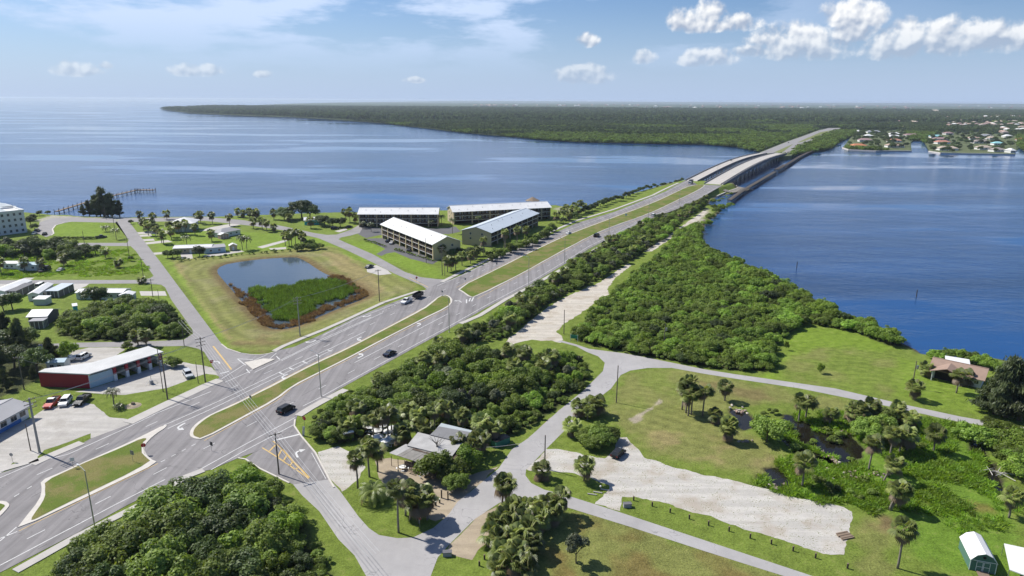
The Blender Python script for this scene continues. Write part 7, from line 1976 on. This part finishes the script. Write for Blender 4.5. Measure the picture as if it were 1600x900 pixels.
MB().hexa([(-.25, -.03, 0), (.25, -.03, 0), (.25, .03, 0), (-.25, .03, 0), (.05, -.03, 2.4), (.5, -.03, 2.3), (.5, .03, 2.3), (.05, .03, 2.4)]).build('cloth', M_TRIM, root); MB().tube([(-.28, 0, 0), (.02, 0, 2.5)], .03, 5).build('pole', M_METAL, root)
for px, lab in (((980, 792), 'dark low sign box at the driveway of the shell lot'), ((847, 749), 'white low sign box on the grass islet'), ((699, 868), 'dark slab block at the end of the tan shoulder')):
    p = g(*px); root = empty('sign_box', (p[0], p[1], 0), rng.uniform(0, 1)); tag(root, lab, 'box')
    MB().box(-.75, .75, -.4, .4, 0, .75).build('body', M_TRIM if 'white' in lab else M_GROOF, root); MB().box(-.8, .8, -.45, .45, .75, .85).build('lid', M_DROOF, root)
for px in ((990, 782), (1019, 791), (1047, 801), (1077, 811), (1107, 821), (1139, 830), (1172, 841), (1205, 850), (1239, 861), (1274, 872), (1324, 888)):
    p = g(*px); root = empty('bollard', (p[0], p[1], 0)); tag(root, 'dark timber bollard along the grass edge of the shell lot', 'bollard', 'bollards of the shell lot')
    MB().tube([(0, 0, -.2), (0, 0, .95)], .15, 8).build('post', M_DWOOD, root); MB().tube([(0, 0, .95), (0, 0, 1.0)], [.17, .1], 8).build('cap', M_WOOD, root)
for px in ((757, 874), (749, 884)):
    p = g(*px); root = empty('bollard', (p[0], p[1], 0)); tag(root, 'dark timber bollard on the lawn below the palm clump', 'bollard', 'bollards below the palm clump')
    MB().tube([(0, 0, -.2), (0, 0, .9)], .15, 8).build('post', M_DWOOD, root); MB().tube([(0, 0, .9), (0, 0, .95)], [.17, .1], 8).build('cap', M_WOOD, root)
p = g(1320, 838); root = empty('pallet_stack', (p[0], p[1], 0), .3); tag(root, 'pile of weathered boards at the end of the shell lot', 'boards')
for k in range(6): MB().box(-1.3 + .1 * (k % 3), 1.3, -.9 + .32 * k, -.64 + .32 * k, .02, .22 + .06 * (k % 2)).build('board', M_WOOD, root)
for (x, y) in ((925, 773), (934, 770), (945, 766)):
    p = g(x, y); root = empty('parking_log', (p[0], p[1], 0), -.2 + rng.uniform(-.2, .2)); tag(root, 'pale timber log edging the grass islet', 'log', 'logs of the grass islet')
    MB().tube([(-.9, 0, .12), (.9, 0, .12)], .13, 8).build('log', M_CONC, root); MB().box(-.7, -.6, -.15, .15, 0, .1).build('stake', M_DWOOD, root)
p = g(938, 768); root = empty('post_light', (p[0], p[1], 0)); tag(root, 'short post with white globe on the grass islet', 'lamp')
MB().tube([(0, 0, 0), (0, 0, 1.0)], .06, 8).build('post', M_BLACK, root); MB().tube([(0, 0, 1.0), (0, 0, 1.12), (0, 0, 1.28), (0, 0, 1.35)], [.1, .19, .17, .04], 10).build('globe', M_TRIM, root)
p = g(206, 620); root = empty('stump_mound', (*g(208, 634), 0)); tag(root, 'brown stump mound on the grass before the carwash', 'stump')
MB().tube([(0, 0, -.1), (0, 0, .25), (0, 0, .5)], [2.2, 1.4, .5], 12).build('mound', M_TAN, root); MB().tube([(0, 0, .4), (.1, 0, .9)], [.5, .42], 9).build('stump', M_BARK, root)
p = g(237, 600); root = empty('vacuum_stand', (p[0], p[1], 0), .8); tag(root, 'vacuum stand with white hoops on the carwash pad', 'machine')
MB().box(-.4, .4, -.4, .4, 0, 1.1).build('cabinet', M_GROOF, root); MB().tube([(0, 0, 1.1), (0, 0, 2.6)], .06, 6).build('mast', M_METAL, root)
for s in (-1, 1): MB().tube([(s * .5, 0, 0), (s * .9, 0, .9), (s * 1.6, 0, .1)], .06, 6).build('hose_hoop', M_TRIM, root)
# ------------------------------------------------------------------ rubble: broken concrete and brick lumps
M_RUB = [worn('rubble_%d' % i, c, .9, .25, 1.5) for i, c in enumerate(((.34, .24, .19), (.42, .38, .33), (.28, .22, .19)))]
def rock_mesh(seed):
    r = random.Random(seed); bm = bmesh.new(); bmesh.ops.create_icosphere(bm, subdivisions=1, radius=1)
    for v in bm.verts: v.co = Vector((v.co.x * r.uniform(.7, 1.2), v.co.y * r.uniform(.5, 1.0), v.co.z * r.uniform(.3, .7)))
    me = bpy.data.meshes.new('lump'); bm.to_mesh(me); bm.free(); me.materials.append(M_RUB[seed % 3]); return me
ROCKS = [rock_mesh(i) for i in range(9)]
for px, n, rx, ry, lab in (((1322, 676), 46, 4.2, 1.5, 'long heap of reddish rubble across the swamp pool'), ((1362, 742), 34, 3.2, 1.4, 'pink rubble heap under the leaning palm'), ((1156, 642), 22, 2.2, 1.6, 'grey-pink rubble heap on the field beside the north pool'), ((1165, 690), 12, 1.6, .7, 'small rubble heap under the shaggy palm'),
                           ((1306, 722), 26, 1.2, 4.0, 'trail of rubble through the swamp'), ((1320, 745), 24, 3.0, 3.0, 'scattered rubble south of the swamp pool'), ((1300, 760), 18, 3.5, 2.0, 'scattered pale stones in the marsh plants'), ((1210, 762), 10, 2.5, 1.0, 'few stones by the small pool'), ((1480, 690), 6, 1.0, .6, 'small pale stones by the marsh palm')):
    p = g(*px); root = empty('rubble_heap', (p[0], p[1], 0)); tag(root, lab, 'rubble')
    for k in range(n):
        o = obj('lump', rng.choice(ROCKS), root, (rng.gauss(0, rx * .5), rng.gauss(0, ry * .5), rng.uniform(-.05, .3))); s = rng.uniform(.18, .55); o.scale = (s, s, s); o.rotation_euler = (rng.uniform(-.4, .4), rng.uniform(-.4, .4), rng.uniform(0, 6))
# fallen grey branches along the ditch and a bare tree over the bar
for px, lab in (((1528, 690), 'grey fallen branches on the bank of the ditch'), ((1560, 740), 'grey dead branches beside the dark ditch')):
    p = g(*px); root = empty('dead_branches', (p[0], p[1], 0)); tag(root, lab, 'branches')
    for k in range(9):
        a_ = rng.uniform(0, 3.1); L = rng.uniform(1, 2.4); c = Vector((rng.gauss(0, 1.4), rng.gauss(0, .8), .3))
        MB().tube([c - Vector((math.cos(a_) * L, math.sin(a_) * L, 0)), c + Vector((0, 0, .25)), c + Vector((math.cos(a_) * L, math.sin(a_) * L, rng.uniform(0, .6)))], [.09, .07, .02], 5).build('branch', M_CONC, root)
p = g(681, 722); root = empty('bare_tree', (p[0], p[1], 0)); tag(root, 'leafless grey tree leaning over the white bar roof', 'tree')
MB().tube([(0, 0, 0), (.2, .3, 3), (.3, .4, 4.6)], [.2, .15, .1], 6).build('trunk', M_PBARK, root)
for k in range(9):
    a_ = k * .7; MB().tube([(.3, .4, 3.2 + .15 * k), (.3 + math.cos(a_) * 1.2, .4 + math.sin(a_) * 1.2, 4.8 + .1 * k), (.3 + math.cos(a_) * 1.9, .4 + math.sin(a_) * 1.9, 5.4 + .1 * k)], [.07, .04, .015], 5).build('branch', M_PBARK, root)
# guard rail between the highway and the strip thicket
pts = [gz(x, y) for x, y in ((880, 417), (905, 402), (930, 388), (960, 373))]
root = empty('guard_rail', (*pts[0][:2], 0)); tag(root, 'steel guard rail at the thicket side of the highway', 'guard rail')
q = [Vector(p) - Vector((pts[0][0], pts[0][1], 0)) for p in pts]
MB().tube([v + Vector((0, 0, .95)) for v in q], .12, 6).build('beam', M_METAL, root)
for v in q: MB().box(v.x - .07, v.x + .07, v.y - .07, v.y + .07, v.z, v.z + .95).build('post', M_METAL, root)
# ------------------------------------------------------------------ haze
HZ = 12500.0
M_HAZE = bpy.data.materials.new('haze')
M_HAZE.use_nodes = True
t_ = M_HAZE.node_tree
for n in list(t_.nodes): t_.nodes.remove(n)
pv = t_.nodes.new('ShaderNodeVolumePrincipled')
pv.inputs['Color'].default_value = (.74, .86, 1.0, 1)
pv.inputs['Density'].default_value = 0.00005
pv.inputs['Anisotropy'].default_value = 0.2
to = t_.nodes.new('ShaderNodeOutputMaterial')
t_.links.new(pv.outputs[0], to.inputs['Volume'])
mb = MB().box(-HZ, HZ, -2500, 2 * HZ, -4.5, 82)
hz_o = mb.build('haze', M_HAZE)
hz_o['kind'] = 'stuff'
hz_o['label'] = 'thin pale haze in the air over the river and land'
hz_o['category'] = 'haze'
